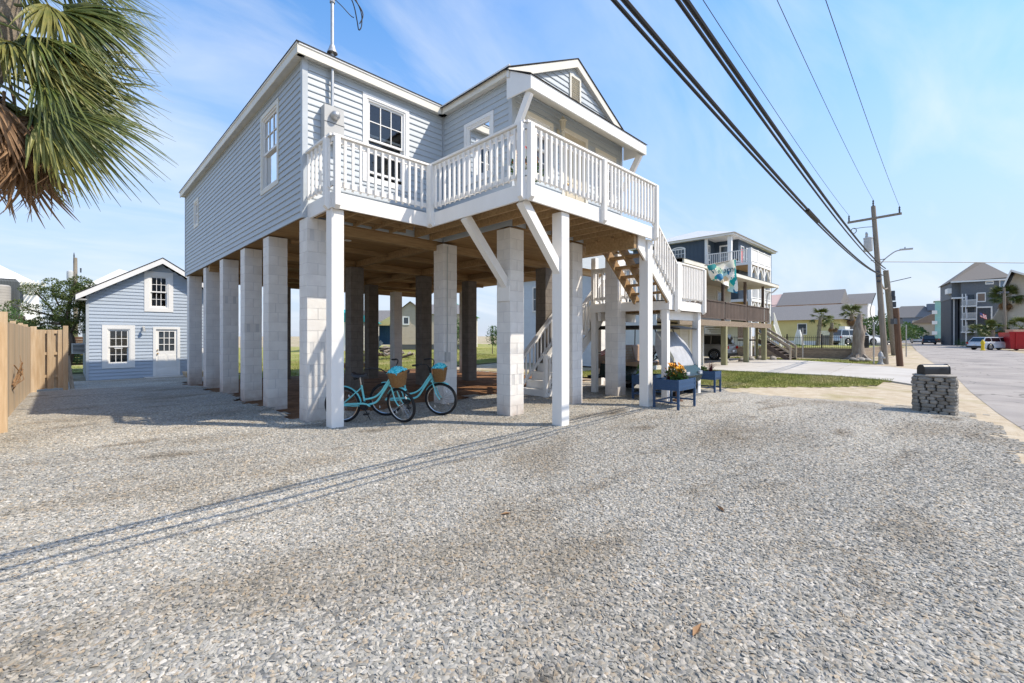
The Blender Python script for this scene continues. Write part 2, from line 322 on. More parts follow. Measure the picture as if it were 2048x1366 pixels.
    def mesh(s, name, mats, smooth=False):
        me = bpy.data.meshes.new(name); me.from_pydata(s.v, [], s.f)
        for m in (mats if isinstance(mats, (list, tuple)) else [mats]): me.materials.append(MT[m] if isinstance(m, str) else m)
        if any(s.m): me.polygons.foreach_set('material_index', s.m)
        if smooth:
            me.polygons.foreach_set('use_smooth', [True] * len(s.f))
            try: me.set_sharp_from_angle(angle=math.radians(42))
            except Exception: pass
        me.update(); return me

def link(name, me, parent=None, loc=None, rot=None, world=True):
    o = bpy.data.objects.new(name, me); COL.objects.link(o)
    if parent is not None:
        o.parent = parent
        if world and parent.type == 'EMPTY': o.matrix_parent_inverse = Matrix.Translation(-V(parent.location))
    if loc is not None: o.location = loc
    if rot is not None: o.rotation_euler = rot
    return o
def put(name, mb, mats, parent=None, smooth=False, loc=None, rot=None, world=True):
    return link(name, mb.mesh(name, mats, smooth), parent, loc, rot, world)
def tag(o, label=None, cat=None, group=None, kind=None):
    if label: o['label'] = label
    if cat: o['category'] = cat
    if group: o['group'] = group
    if kind: o['kind'] = kind
    return o
def thing(name, label, cat, loc=(0, 0, 0), rz=0, group=None):
    o = bpy.data.objects.new(name, None); COL.objects.link(o); o.location = loc; o.rotation_euler = (0, 0, rz); o.empty_display_size = 0.2
    return tag(o, label, cat, group)
def copy_tree(o, parent=None):
    c = o.copy(); COL.objects.link(c)
    if parent is not None: c.parent = parent
    for ch in o.children: copy_tree(ch, c)
    return c
def sheet(name, pts, z, mat, label=None, kind='structure', cat=None):
    mb = MB(); mb.add([(x, y, z) for x, y in pts], [tuple(range(len(pts)))]); o = put(name, mb, mat); return tag(o, label, cat, kind=kind)
def wobble(pts, step=0.35, amp=0.12, seed=1):
    r = random.Random(seed); out = []
    for i in range(len(pts)):
        a, b = V((*pts[i], 0)), V((*pts[(i + 1) % len(pts)], 0)); d = b - a; n = max(1, int(d.length / step)); nn = V((-d.y, d.x, 0)).normalized()
        for k in range(n):
            p = a + d * (k / n) + nn * r.uniform(-amp, amp); out.append((p.x, p.y))
    return out

# a wall panel: dir e along the wall, normal n outwards; ops = openings (a0, a1, z0, z1)
def P(o, e, n, a, z, k=0.0): return V(o) + V(e) * a + V(n) * k + V((0, 0, z))
def wall_holes(mb, o, e, n, L, z0, z1, ops, k=0.0, top=None):
    xs = sorted({0.0, L, *[q for op in ops for q in op[:2]]}); zs = sorted({z0, z1, *[q for op in ops for q in op[2:4]]})
    for i in range(len(xs) - 1):
        for j in range(len(zs) - 1):
            cx, cz = (xs[i] + xs[i + 1]) / 2, (zs[j] + zs[j + 1]) / 2
            if any(a < cx < b and c < cz < d for a, b, c, d in ops): continue
            q = [P(o, e, n, xs[i], zs[j], k), P(o, e, n, xs[i + 1], zs[j], k), P(o, e, n, xs[i + 1], zs[j + 1], k), P(o, e, n, xs[i], zs[j + 1], k)]
            mb.add(q, [(0, 1, 2, 3)])
def siding(parent, mat, o, e, n, L, z0, z1, ops=(), ex=0.126, span=None, name='siding_board', inset=0.0):
    z = z0
    while z < z1 - 0.02:
        zt = min(z + ex, z1); zm = (z + zt) / 2; lo, hi = (inset, L - inset) if span is None else span(zm)
        cuts = sorted([(a, b) for a, b, c, d in ops if c < zm < d]); segs = []; cur = lo
        for a, b in cuts:
            if a > cur: segs.append((cur, a))
            cur = max(cur, b)
        if hi > cur: segs.append((cur, hi))
        if span is None and L > 3.0:      # butt joints between lengths of siding
            q = []
            for a, b in segs:
                c = a + 0.4 + RND.random() * 3.2
                while c < b - 0.4: q.append((a, c - .0015)); a = c + .0015; c += 3.6
                q.append((a, b))
            segs = q
        for a, b in segs:
            if b - a < 0.03: continue
            if span is None: a2, b2 = a, b
            else: l2, h2 = span(zt); a2, b2 = max(a, l2), min(b, h2)
            kb, kt = 0.024, 0.006
            vs_ = [P(o, e, n, a, z, 0), P(o, e, n, b, z, 0), P(o, e, n, b, z, kb), P(o, e, n, a, z, kb),
                   P(o, e, n, a, z + 0.02, kb), P(o, e, n, b, z + 0.02, kb), P(o, e, n, b2, zt, kt), P(o, e, n, a2, zt, kt), P(o, e, n, b2, zt, 0), P(o, e, n, a2, zt, 0)]
            put(name, MB().add(vs_, [(0, 1, 2, 3), (3, 2, 5, 4), (4, 5, 6, 7), (7, 6, 8, 9), (0, 3, 4, 7, 9), (1, 8, 6, 5, 2)]), mat, parent)
        z = zt
def frame_ring(mb, o, e, n, a0, a1, z0, z1, w_, k0, k1):
    def bar(x0, x1, y0, y1):
        c = P(o, e, n, (x0 + x1) / 2, (y0 + y1) / 2, (k0 + k1) / 2)
        mb.obox(c, V(e) * ((x1 - x0) / 2), V(n) * ((k1 - k0) / 2), V((0, 0, (y1 - y0) / 2)))
    bar(a0, a0 + w_, z0, z1); bar(a1 - w_, a1, z0, z1); bar(a0 + w_, a1 - w_, z0, z0 + w_); bar(a0 + w_, a1 - w_, z1 - w_, z1)
    return bar
# double-hung window; (a0..z1) is the outside of the casing
def window(parent, o, e, n, a0, a1, z0, z1, cas=0.09, grid=((3, 2), (1, 1)), back='dark_room', casing='white_trim', sash='white_trim', depth=0.25, open_=0.0, single=False, name='window'):
    mb = MB(); frame_ring(mb, o, e, n, a0, a1, z0, z1, cas, -0.02, 0.035)
    win = put(name, mb, casing, parent)
    b0, b1, c0, c1 = a0 + cas, a1 - cas, z0 + cas, z1 - cas
    fr = MB(); bar = frame_ring(fr, o, e, n, b0, b1, c0, c1, 0.035, -0.07, 0.018)
    zm = (c0 + c1) / 2; sw = 0.045
    sashes = [(c0 + .035, c1 - .035, 0.0)] if single else [(c0 + .035 + open_, zm + .02 + open_, -0.045), (zm - .02, c1 - .035, -0.012)]
    panes = []
    for i, (s0, s1, k) in enumerate(sashes):
        frame_ring(fr, o, e, n, b0 + .035, b1 - .035, s0, s1, sw, k - .04, k)
        g0, g1, h0, h1 = b0 + .035 + sw, b1 - .035 - sw, s0 + sw, s1 - sw
        cols, rows = grid[0] if (single or i == 1) else grid[1]
        for q in range(1, cols):
            x = g0 + (g1 - g0) * q / cols; fr.obox(P(o, e, n, x, (h0 + h1) / 2, k - .012), V(e) * .009, V(n) * .009, V((0, 0, (h1 - h0) / 2)))
        for q in range(1, rows):
            y = h0 + (h1 - h0) * q / rows; fr.obox(P(o, e, n, (g0 + g1) / 2, y, k - .012), V(e) * ((g1 - g0) / 2), V(n) * .0085, V((0, 0, .009)))
        for cx in range(cols):
            for ry in range(rows):
                x0, x1 = g0 + (g1 - g0) * cx / cols, g0 + (g1 - g0) * (cx + 1) / cols; y0, y1 = h0 + (h1 - h0) * ry / rows, h0 + (h1 - h0) * (ry + 1) / rows
                panes.append(MB().add([P(o, e, n, x0, y0, k - .02), P(o, e, n, x1, y0, k - .02), P(o, e, n, x1, y1, k - .02), P(o, e, n, x0, y1, k - .02)], [(0, 1, 2, 3)]))
    put('sash', fr, sash, win)
    for p in panes: put('pane', p, 'glass', win)
    bk = MB(); kk = -depth
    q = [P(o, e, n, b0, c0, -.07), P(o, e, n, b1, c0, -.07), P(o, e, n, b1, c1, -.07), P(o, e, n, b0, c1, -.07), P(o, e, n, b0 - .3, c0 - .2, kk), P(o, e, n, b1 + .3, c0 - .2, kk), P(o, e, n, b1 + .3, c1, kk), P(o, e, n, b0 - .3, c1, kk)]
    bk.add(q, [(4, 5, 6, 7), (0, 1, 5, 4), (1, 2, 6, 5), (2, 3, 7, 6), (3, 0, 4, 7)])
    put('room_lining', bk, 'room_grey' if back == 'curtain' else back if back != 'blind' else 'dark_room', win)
    if back == 'curtain':
        cu = MB(); N = 24
        for sgn in (0, 1):
            A, Bq = (b0, b0 + (b1 - b0) * .46) if sgn == 0 else (b0 + (b1 - b0) * .54, b1); vs_ = []
            for j in range(5):
                t = j / 4; pinch = 1 - .45 * math.sin(pi * min(1, t * 1.25)) ** 2
                for i in range(N + 1):
                    s_ = i / N; x = (A + (Bq - A) * s_ * pinch) if sgn == 0 else (Bq - (Bq - A) * (1 - s_) * pinch)
                    vs_.append(P(o, e, n, x, c0 + (c1 - c0) * t, -.14 + .015 * math.sin(s_ * 40)))
            cu.add(vs_, [(j * (N + 1) + i, j * (N + 1) + i + 1, (j + 1) * (N + 1) + i + 1, (j + 1) * (N + 1) + i) for j in range(4) for i in range(N)])
        put('curtain', cu, 'curtain', win, True)
    if back == 'blind':
        bl = MB(); z = c0
        while z < c1: bl.obox(P(o, e, n, (b0 + b1) / 2, z, -.13), V(e) * ((b1 - b0) / 2), V(n) * .012 + V((0, 0, .012)), (V((0, 0, 1)) - V(n)).normalized() * .0012); z += .05
        put('blind', bl, 'blind', win)
    return win

def leaf_cloud(mb, blobs, n, size, seed=1, asp=0.45):
    r = random.Random(seed); tot = sum(b[3] * b[4] * b[5] for b in blobs)
    for b in blobs:
        cnt = int(n * b[3] * b[4] * b[5] / tot)
        for _ in range(cnt):
            while True:
                p = V((r.uniform(-1, 1), r.uniform(-1, 1), r.uniform(-1, 1)))
                if 0.25 < p.length < 1: break
            p = p.normalized() * (p.length ** 0.5); c = V(b[:3]) + V((p.x * b[3], p.y * b[4], p.z * b[5]))
            d = (p + V((r.uniform(-1, 1), r.uniform(-1, 1), r.uniform(-.6, 1)))).normalized(); s_ = d.cross(V((r.uniform(-1, 1), r.uniform(-1, 1), r.uniform(-1, 1)))).normalized()
            L = size * r.uniform(.6, 1.3); wv = s_ * L * asp
            mb.add([c, c + d * L * .5 + wv * .5, c + d * L, c + d * L * .5 - wv * .5], [(0, 1, 2, 3)])
    return mb
def limb(mb, pts, r0, r1, n=7):
    N = len(pts); mb.tube(pts, [r0 + (r1 - r0) * i / (N - 1) for i in range(N)], n)

# fan-palm frond: petiole along +X from the origin, leaflets in a folded drooping fan
def frond_mesh(name, mat, seed, reach=1.0, leaf=0.95, n=34, spread=2.5, droop=0.5, pet=0.9, seg=5, width=0.028, ragged=0.25):
    r = random.Random(seed); mb = MB(); pts = [V((pet * t, 0, -.10 * droop * t * t)) for t in (0, .35, .7, 1)]
    mb.tube(pts, [.022, .017, .014, .011], 5)
    hub = pts[-1]
    for i in range(n):
        a = (-.5 + i / (n - 1)) * spread * 1.0; L = leaf * (1 - .35 * abs(a / spread * 1.6) ** 2) * r.uniform(1 - ragged, 1.04)
        d = V((math.cos(a), math.sin(a), .10 * math.cos(2 * a) + r.uniform(-.13, .13))); d.normalize(); up = V((-.15 * math.cos(a), -.15 * math.sin(a), 1)).normalized(); sd = d.cross(up).normalized()
        dr = droop * r.uniform(.55, 1.5); bend = r.uniform(.0, 1.0) < .25; vs_ = []
        for k in range(seg + 1):
            t = k / seg; fall = dr * (t ** 2.2) * L * .55 + (L * .5 * max(0, t - .55) if bend else 0)
            c = hub + d * (L * t * (1 - .16 * dr * t)) - V((0, 0, fall)); w_ = width * (math.sin(pi * min(1, .18 + t * .55)) * (1 - t ** 3)) + .002
            vs_ += [c - sd * w_, c + up * w_ * -.55, c + sd * w_]
        fs = []
        for k in range(seg):
            b = 3 * k; fs += [(b, b + 1, b + 4, b + 3), (b + 1, b + 2, b + 5, b + 4)]
        mb.add(vs_, fs)
    return mb.mesh(name, mat)

# ------------------------------------------------------------------ ground
def ground_mat(name, cols, scale, bump=0.5, bscale=40, big=None):
    m = bpy.data.materials.new(name); m.use_nodes = True; t = m.node_tree; nd = t.nodes; lk = t.links; b = nd['Principled BSDF']
    b.inputs['Roughness'].default_value = 0.95; b.inputs['Specular IOR Level'].default_value = 0.15
    ge = nd.new('ShaderNodeNewGeometry'); no = nd.new('ShaderNodeTexNoise'); no.inputs['Scale'].default_value = scale; no.inputs['Detail'].default_value = 8; no.inputs['Roughness'].default_value = 0.65
    lk.new(ge.outputs['Position'], no.inputs['Vector']); cr = nd.new('ShaderNodeValToRGB'); e = cr.color_ramp.elements
    e[0].position = 0.30; e[0].color = (*cols[0], 1); e[1].position = 0.70; e[1].color = (*cols[-1], 1)
    for i, c in enumerate(cols[1:-1]): q = e.new(0.30 + 0.40 * (i + 1) / (len(cols) - 1)); q.color = (*c, 1)
    lk.new(no.outputs['Fac'], cr.inputs[0]); out = cr.outputs[0]
    if big:
        n2 = nd.new('ShaderNodeTexNoise'); n2.inputs['Scale'].default_value = big[0]; n2.inputs['Detail'].default_value = 5; lk.new(ge.outputs['Position'], n2.inputs['Vector'])
        mr = nd.new('ShaderNodeMapRange'); mr.inputs['From Min'].default_value = big[2]; mr.inputs['From Max'].default_value = big[3]; lk.new(n2.outputs['Fac'], mr.inputs['Value'])
        mx = nd.new('ShaderNodeMix'); mx.data_type = 'RGBA'; lk.new(mr.outputs[0], mx.inputs['Factor']); lk.new(out, mx.inputs[6]); mx.inputs[7].default_value = (*big[1], 1); out = mx.outputs[2]
    lk.new(out, b.inputs['Base Color'])
    bn = nd.new('ShaderNodeTexNoise'); bn.inputs['Scale'].default_value = bscale; bn.inputs['Detail'].default_value = 5; lk.new(ge.outputs['Position'], bn.inputs['Vector'])
    bp = nd.new('ShaderNodeBump'); bp.inputs['Strength'].default_value = bump; bp.inputs['Distance'].default_value = 0.03; lk.new(bn.outputs['Fac'], bp.inputs['Height']); lk.new(bp.outputs[0], b.inputs['Normal'])
    MATS[name] = m; return m
ground_mat('sand', [(0.30, 0.235, 0.155), (0.42, 0.345, 0.24), (0.50, 0.43, 0.32)], 1.2, 0.5, 25, (0.25, (0.20, 0.20, 0.07), 0.52, 0.68))
ground_mat('sand_light', [(0.38, 0.30, 0.20), (0.47, 0.39, 0.28), (0.54, 0.47, 0.36)], 2.5, 0.7, 30, (0.7, (0.30, 0.26, 0.12), 0.55, 0.75))
ground_mat('pebble_sand', [(0.26, 0.22, 0.17), (0.44, 0.38, 0.30), (0.55, 0.50, 0.42)], 9, 0.8, 18)
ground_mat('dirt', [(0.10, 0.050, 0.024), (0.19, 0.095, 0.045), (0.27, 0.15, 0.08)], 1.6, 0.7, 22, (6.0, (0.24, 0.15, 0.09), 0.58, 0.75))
ground_mat('lawn', [(0.17, 0.195, 0.045), (0.245, 0.255, 0.07), (0.36, 0.33, 0.13)], 1.4, 0.6, 30, (0.45, (0.42, 0.35, 0.18), 0.52, 0.74))
ground_mat('asphalt', [(0.30, 0.268, 0.24), (0.35, 0.318, 0.285), (0.39, 0.355, 0.32)], 2.0, 0.3, 60, (0.5, (0.235, 0.215, 0.20), 0.45, 0.7))

# cracks and a few tar patches in the asphalt
m = MATS['asphalt']; t = m.node_tree; nd = t.nodes; lk = t.links; b = nd['Principled BSDF']; src = b.inputs['Base Color'].links[0].from_socket
ge = nd.new('ShaderNodeNewGeometry'); nz = nd.new('ShaderNodeTexNoise'); nz.inputs['Scale'].default_value = 1.3; nz.inputs['Detail'].default_value = 5; lk.new(ge.outputs['Position'], nz.inputs['Vector'])
mv = nd.new('ShaderNodeMix'); mv.data_type = 'VECTOR'; mv.inputs['Factor'].default_value = .5; lk.new(ge.outputs['Position'], mv.inputs[4]); lk.new(nz.outputs['Color'], mv.inputs[5])
mp = nd.new('ShaderNodeMapping'); mp.inputs['Scale'].default_value = (.9, 1.5, 1); lk.new(mv.outputs[1], mp.inputs[0])
vo = nd.new('ShaderNodeTexVoronoi'); vo.feature = 'DISTANCE_TO_EDGE'; vo.inputs['Scale'].default_value = .62; lk.new(mp.outputs[0], vo.inputs['Vector'])
mr = nd.new('ShaderNodeMapRange'); mr.inputs['From Min'].default_value = .004; mr.inputs['From Max'].default_value = .014; mr.inputs['To Min'].default_value = .6; mr.inputs['To Max'].default_value = 0; lk.new(vo.outputs['Distance'], mr.inputs['Value'])
mx = nd.new('ShaderNodeMix'); mx.data_type = 'RGBA'; lk.new(mr.outputs[0], mx.inputs['Factor']); lk.new(src, mx.inputs[6]); mx.inputs[7].default_value = (.10, .09, .08, 1); lk.new(mx.outputs[2], b.inputs['Base Color'])

# gravel colours: each stone takes a colour of its own, dust and dark damp patches lie across them
def gravel_mat(name, stones):
    m = bpy.data.materials.new(name); m.use_nodes = True; t = m.node_tree; nd = t.nodes; lk = t.links; b = nd['Principled BSDF']
    b.inputs['Roughness'].default_value = 0.85; b.inputs['Specular IOR Level'].default_value = 0.25
    ge = nd.new('ShaderNodeNewGeometry'); cr = nd.new('ShaderNodeValToRGB'); cr.color_ramp.interpolation = 'CONSTANT'
    wm = lambda c: (c[0] * 1.05, c[1] * .995, c[2] * .90)
    pal = [(0.29, 0.29, 0.275), (0.35, 0.35, 0.335), (0.24, 0.245, 0.24), (0.41, 0.405, 0.385), (0.31, 0.315, 0.32), (0.46, 0.45, 0.425), (0.37, 0.345, 0.305), (0.20, 0.205, 0.205), (0.385, 0.385, 0.375), (0.40, 0.35, 0.285), (0.33, 0.33, 0.315), (0.52, 0.51, 0.49)]
    pal = [wm(c) for c in pal]
    e = cr.color_ramp.elements; e[0].color = (*pal[0], 1); e[1].position = 1 / len(pal); e[1].color = (*pal[1], 1)
    for i in range(2, len(pal)): q = e.new(i / len(pal)); q.color = (*pal[i], 1)
    if stones: oi = nd.new('ShaderNodeObjectInfo'); lk.new(oi.outputs['Random'], cr.inputs[0])
    else:
        vo = nd.new('ShaderNodeTexVoronoi'); vo.inputs['Scale'].default_value = 36; lk.new(ge.outputs['Position'], vo.inputs['Vector'])
        sp = nd.new('ShaderNodeSeparateColor'); lk.new(vo.outputs['Color'], sp.inputs[0]); lk.new(sp.outputs[0], cr.inputs[0])
        bp = nd.new('ShaderNodeBump'); bp.inputs['Strength'].default_value = 1.0; bp.inputs['Distance'].default_value = 0.012; bp.invert = True
        lk.new(vo.outputs['Distance'], bp.inputs['Height']); lk.new(bp.outputs[0], b.inputs['Normal'])
    out = cr.outputs[0]
    for sc, st, col, lo, hi, amt in ((0.42, (1.0, 1.9, 1), (0.66, 0.60, 0.52), 0.51, 0.69, 0.75), (0.8, (0.7, 1.7, 1), (0.44, 0.385, 0.32), 0.59, 0.72, 0.75), (0.28, (0.6, 1.5, 1), (1.28, 1.27, 1.25), 0.50, 0.66, 0.9)):
        mp = nd.new('ShaderNodeMapping'); mp.inputs['Scale'].default_value = st; mp.inputs['Location'].default_value = (sc * 31, 7.7, 0); mp.inputs['Rotation'].default_value = (0, 0, 0.5); lk.new(ge.outputs['Position'], mp.inputs[0])
        no = nd.new('ShaderNodeTexNoise'); no.inputs['Scale'].default_value = sc; no.inputs['Detail'].default_value = 6; lk.new(mp.outputs[0], no.inputs['Vector'])
        mr = nd.new('ShaderNodeMapRange'); mr.inputs['From Min'].default_value = lo; mr.inputs['From Max'].default_value = hi; mr.inputs['To Max'].default_value = amt; lk.new(no.outputs['Fac'], mr.inputs['Value'])
        mx = nd.new('ShaderNodeMix'); mx.data_type = 'RGBA'; mx.blend_type = 'MULTIPLY'; lk.new(mr.outputs[0], mx.inputs['Factor']); lk.new(out, mx.inputs[6]); mx.inputs[7].default_value = (*col, 1); out = mx.outputs[2]
    hs = nd.new('ShaderNodeHueSaturation'); hs.inputs['Value'].default_value = 0.91 if stones else 0.82; hs.inputs['Saturation'].default_value = 1.0; lk.new(out, hs.inputs['Color'])  # bed colour darkened to stand in for the shade between stones
    lk.new(hs.outputs[0], b.inputs['Base Color']); MATS[name] = m; return m
gravel_mat('gravel_bed', False); gravel_mat('gravel_stone', True)

def scatter_group(name, kind, mat, seed=0):
    g = bpy.data.node_groups.new(name, 'GeometryNodeTree')
    g.interface.new_socket('Geometry', in_out='INPUT', socket_type='NodeSocketGeometry'); g.interface.new_socket('Geometry', in_out='OUTPUT', socket_type='NodeSocketGeometry')
    N = g.nodes; L = g.links; gi = N.new('NodeGroupInput'); go = N.new('NodeGroupOutput')
    dp = N.new('GeometryNodeDistributePointsOnFaces'); dp.inputs['Seed'].default_value = seed; L.new(gi.outputs[0], dp.inputs['Mesh'])
    na = N.new('GeometryNodeInputNamedAttribute'); na.data_type = 'FLOAT'; na.inputs['Name'].default_value = 'dens'; L.new(na.outputs['Attribute'], dp.inputs['Density'])
    ji = N.new('GeometryNodeJoinGeometry'); nv = 7 if kind == 'stone' else 5
    for i in range(nv):
        if kind == 'stone':
            ic = N.new('GeometryNodeMeshIcoSphere'); ic.inputs['Radius'].default_value = 1.0; ic.inputs['Subdivisions'].default_value = 2
            sp = N.new('GeometryNodeSetPosition'); no = N.new('ShaderNodeTexNoise'); no.noise_dimensions = '4D'; no.inputs['W'].default_value = i * 3.7 + 1; no.inputs['Scale'].default_value = 0.75; no.inputs['Detail'].default_value = 1
            po = N.new('GeometryNodeInputPosition'); L.new(po.outputs[0], no.inputs['Vector'])
            sb = N.new('ShaderNodeVectorMath'); sb.operation = 'SUBTRACT'; sb.inputs[1].default_value = (.5, .5, .5); L.new(no.outputs['Color'], sb.inputs[0])
            ml = N.new('ShaderNodeVectorMath'); ml.operation = 'SCALE'; ml.inputs['Scale'].default_value = 2.3; L.new(sb.outputs[0], ml.inputs[0])
            L.new(ic.outputs[0], sp.inputs['Geometry']); L.new(ml.outputs[0], sp.inputs['Offset']); src = sp.outputs[0]
        else:
            co = N.new('GeometryNodeMeshCone'); co.inputs['Vertices'].default_value = 3; co.inputs['Radius Top'].default_value = 0.0; co.inputs['Radius Bottom'].default_value = 0.07 + .02 * i; co.inputs['Depth'].default_value = 1.0; src = co.outputs[0]
        sm = N.new('GeometryNodeSetMaterial'); sm.inputs['Material'].default_value = mat; L.new(src, sm.inputs['Geometry'])
        gti = N.new('GeometryNodeGeometryToInstance'); L.new(sm.outputs[0], gti.inputs[0]); L.new(gti.outputs[0], ji.inputs[0])
    io = N.new('GeometryNodeInstanceOnPoints'); io.inputs['Pick Instance'].default_value = True; L.new(dp.outputs['Points'], io.inputs['Points']); L.new(ji.outputs[0], io.inputs['Instance'])
    rr = N.new('FunctionNodeRandomValue'); rr.data_type = 'FLOAT_VECTOR'; rr.inputs['Seed'].default_value = 5
    rs = N.new('FunctionNodeRandomValue'); rs.data_type = 'FLOAT_VECTOR'; rs.inputs['Seed'].default_value = 9
    if kind == 'stone':
        rr.inputs[0].default_value = (-.42, -.42, 0); rr.inputs[1].default_value = (.42, .42, 6.283)
        rs.inputs[0].default_value = (.0055, .0045, .003); rs.inputs[1].default_value = (.0235, .0155, .0085)
    else:
        rr.inputs[0].default_value = (-.6, -.6, 0); rr.inputs[1].default_value = (.6, .6, 6.283)
        rs.inputs[0].default_value = (.05, .05, .04); rs.inputs[1].default_value = (.09, .09, .10)
    L.new(rr.outputs[0], io.inputs['Rotation']); L.new(rs.outputs[0], io.inputs['Scale'])
    jo = N.new('GeometryNodeJoinGeometry'); L.new(gi.outputs[0], jo.inputs[0]); L.new(io.outputs[0], jo.inputs[0]); L.new(jo.outputs[0], go.inputs[0])
    return g
def grid_sheet(name, x0, x1, y0, y1, step, zf, keep, dens, mat, gmat, kind):
    nx, ny = int((x1 - x0) / step), int((y1 - y0) / step); vs_ = [(x0 + i * step, y0 + j * step, zf(x0 + i * step, y0 + j * step)) for j in range(ny + 1) for i in range(nx + 1)]
    fs = []; dn = []
    for j in range(ny):
        for i in range(nx):
            cx, cy = x0 + (i + .5) * step, y0 + (j + .5) * step
            if not keep(cx, cy): continue
            a = j * (nx + 1) + i; fs.append((a, a + 1, a + nx + 2, a + nx + 1)); dn.append(dens(cx, cy))
    me = bpy.data.meshes.new(name); me.from_pydata(vs_, [], fs); me.materials.append(MT[mat])
    at = me.attributes.new('dens', 'FLOAT', 'FACE'); at.data.foreach_set('value', dn); me.polygons.foreach_set('use_smooth', [True] * len(fs)); me.update()
    o = link(name, me); md = o.modifiers.new('scatter', 'NODES'); md.node_group = scatter_group(name + '_scatter', kind, MT[gmat], 3)
    return o
def sst(a, b, x): t = min(1, max(0, (x - a) / (b - a))); return t * t * (3 - 2 * t)
def zs(x, y): return -.22 * sst(13.5, 24.0, y) * (1 - sst(14, 24, x)) * (1 - sst(40, 70, y))      # the yard falls slightly towards the shed
gm_ = MB()
for a in (((-900, -900), (1600, -900), (1600, -6), (-900, -6)), ((-900, 70), (1600, 70), (1600, 1600), (-900, 1600)), ((-900, -6), (-24, -6), (-24, 70), (-900, 70)), ((26, -6), (1600, -6), (1600, 70), (26, 70))): gm_.add([(x, y, -.065) for x, y in a], [(0, 1, 2, 3)])
for i in range(50):
    for j in range(76):
        x, y = -24 + i, -6 + j; gm_.add([(p, q, -.065 + zs(p, q)) for p, q in ((x, y), (x + 1, y), (x + 1, y + 1), (x, y + 1))], [(0, 1, 2, 3)])
tag(put('ground', gm_, 'sand'), 'sandy ground with thin grass reaching to the horizon', 'ground', kind='structure')
def und(x, y): return 0.018 * math.sin(x * .9 + .4 * y) * math.cos(y * .7 - .3 * x) + 0.012 * math.sin(2.3 * x + 1.1) * math.sin(1.9 * y)
def gdens(x, y):
    D = (x + y) / 1.414
    if D < 0.6 or abs(x - y) / 1.414 > 1.32 * D + .8: return 0.0
    d = math.hypot(x, y); return 2300 if d < 4.5 else 2300 * max(0.0, 1 - (d - 4.5) / 9.5) ** 1.5
def gz(x, y):      # the gravel thins out to nothing along the road and the sand
    t = min(1.0, max(0.0, (y - road_y(x) - .45) / .9), max(0.0, (13.75 - x) / .9)); return (und(x, y) + .014) * t - .030 * (1 - t) + zs(x, y)
def edge(x, y): return .18 * math.sin(3.1 * x + 1.7 * y) + .12 * math.sin(7.3 * y - 2.1 * x)
def road_y(x):   # near edge of the road
    for (xa, ya), (xb, yb) in zip(ROAD_N, ROAD_N[1:]):
        if xa <= x <= xb: return ya + (yb - ya) * (x - xa) / (xb - xa)
    return -2
ROAD_N = [(-60, -4.6), (0, -1.7), (10, -1.0), (14, -.62), (18.7, -.3), (24, -.05), (45, 1.6), (65, 3.0), (120, 6.4), (260, 24)]
ROAD_F = [(-60, -11), (0, -8.2), (24, -6.6), (45, -5.2), (76, -4.0), (110, -1.4), (140, 1.8), (260, 17)]
def in_dirt(x, y): return 3.05 + .5 * edge(x, y) < x < 13.4 and 8.95 + edge(x, y) < y < 20.8
ej = random.Random(5)
g = grid_sheet('gravel', -9.0, 14.6, -1.8, 25.0, 0.1, gz, lambda x, y: x < 13.7 + edge(x, y) + ej.uniform(-.12, .12) and y > road_y(x) + .35 + .6 * edge(x, y) + ej.uniform(-.12, .12) and not in_dirt(x, y) and y < 24.75 + .4 * edge(x, y) and not (x > 4.6 and y > 20.8), gdens, 'gravel_bed', 'gravel_stone', 'stone')
tag(g, 'loose grey crushed stone covering the yard', 'gravel', kind='stuff')
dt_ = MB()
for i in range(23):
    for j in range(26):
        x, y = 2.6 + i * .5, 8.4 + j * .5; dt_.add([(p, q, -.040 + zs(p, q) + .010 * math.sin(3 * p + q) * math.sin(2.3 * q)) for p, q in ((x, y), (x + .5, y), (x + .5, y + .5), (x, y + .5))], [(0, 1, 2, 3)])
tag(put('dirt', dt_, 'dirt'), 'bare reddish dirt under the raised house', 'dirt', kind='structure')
sheet('road', ROAD_N + ROAD_F[::-1], -0.030, 'asphalt', 'sun-bleached asphalt road leading away along the houses', cat='road')
sheet('road_shoulder', wobble([(2, -3.4), (34, -1.4), (64, 1.5), (64, 4.2), (45, 3.4), (34.5, 3.6), (34, 9.5), (13.0, 9.5), (12.5, 1.5), (2, .0)], 0.6, .12, 3), -0.036, 'sand_light', 'strip of pale sand between gravel and road', cat='sand')
def cut(x): return 0.25 * math.sin(1.7 * x) + .12 * math.sin(5.1 * x)
def in_strip(x, y):
    lim = 4.9 - (x - 14.6) * 0.75 if x < 18.6 else 1.75
    return 14.55 + .4 * cut(y) < x < 21.6 and y > max(lim, 1.7) + .5 * cut(x) and y < 12
og = grid_sheet('grass', 14.0, 21.8, 1.2, 12, 0.2, lambda x, y: -0.018 + .01 * math.sin(x * 3) * math.sin(y * 2.3), in_strip, lambda x, y: 420, 'lawn', 'leaf_green' if False else 'lawn', 'blade')
tag(og, 'short green grass strip beside the pale driveway', 'grass', kind='stuff')
ol = grid_sheet('lawn', -12, 60, 20.9, 70, 0.6, lambda x, y: -0.012 + zs(x, y) + .02 * math.sin(x * .5) * math.sin(y * .4), lambda x, y: not (-.6 < x < 4.6 and y < 24.8) and not (.2 < x < 6 and 24 < y < 31), lambda x, y: 160 if y < 34 and 4 < x < 26 else 25 if y < 45 else 0, 'lawn', 'lawn', 'blade')
tag(ol, 'sunlit green lawn behind the raised house', 'grass', kind='stuff')
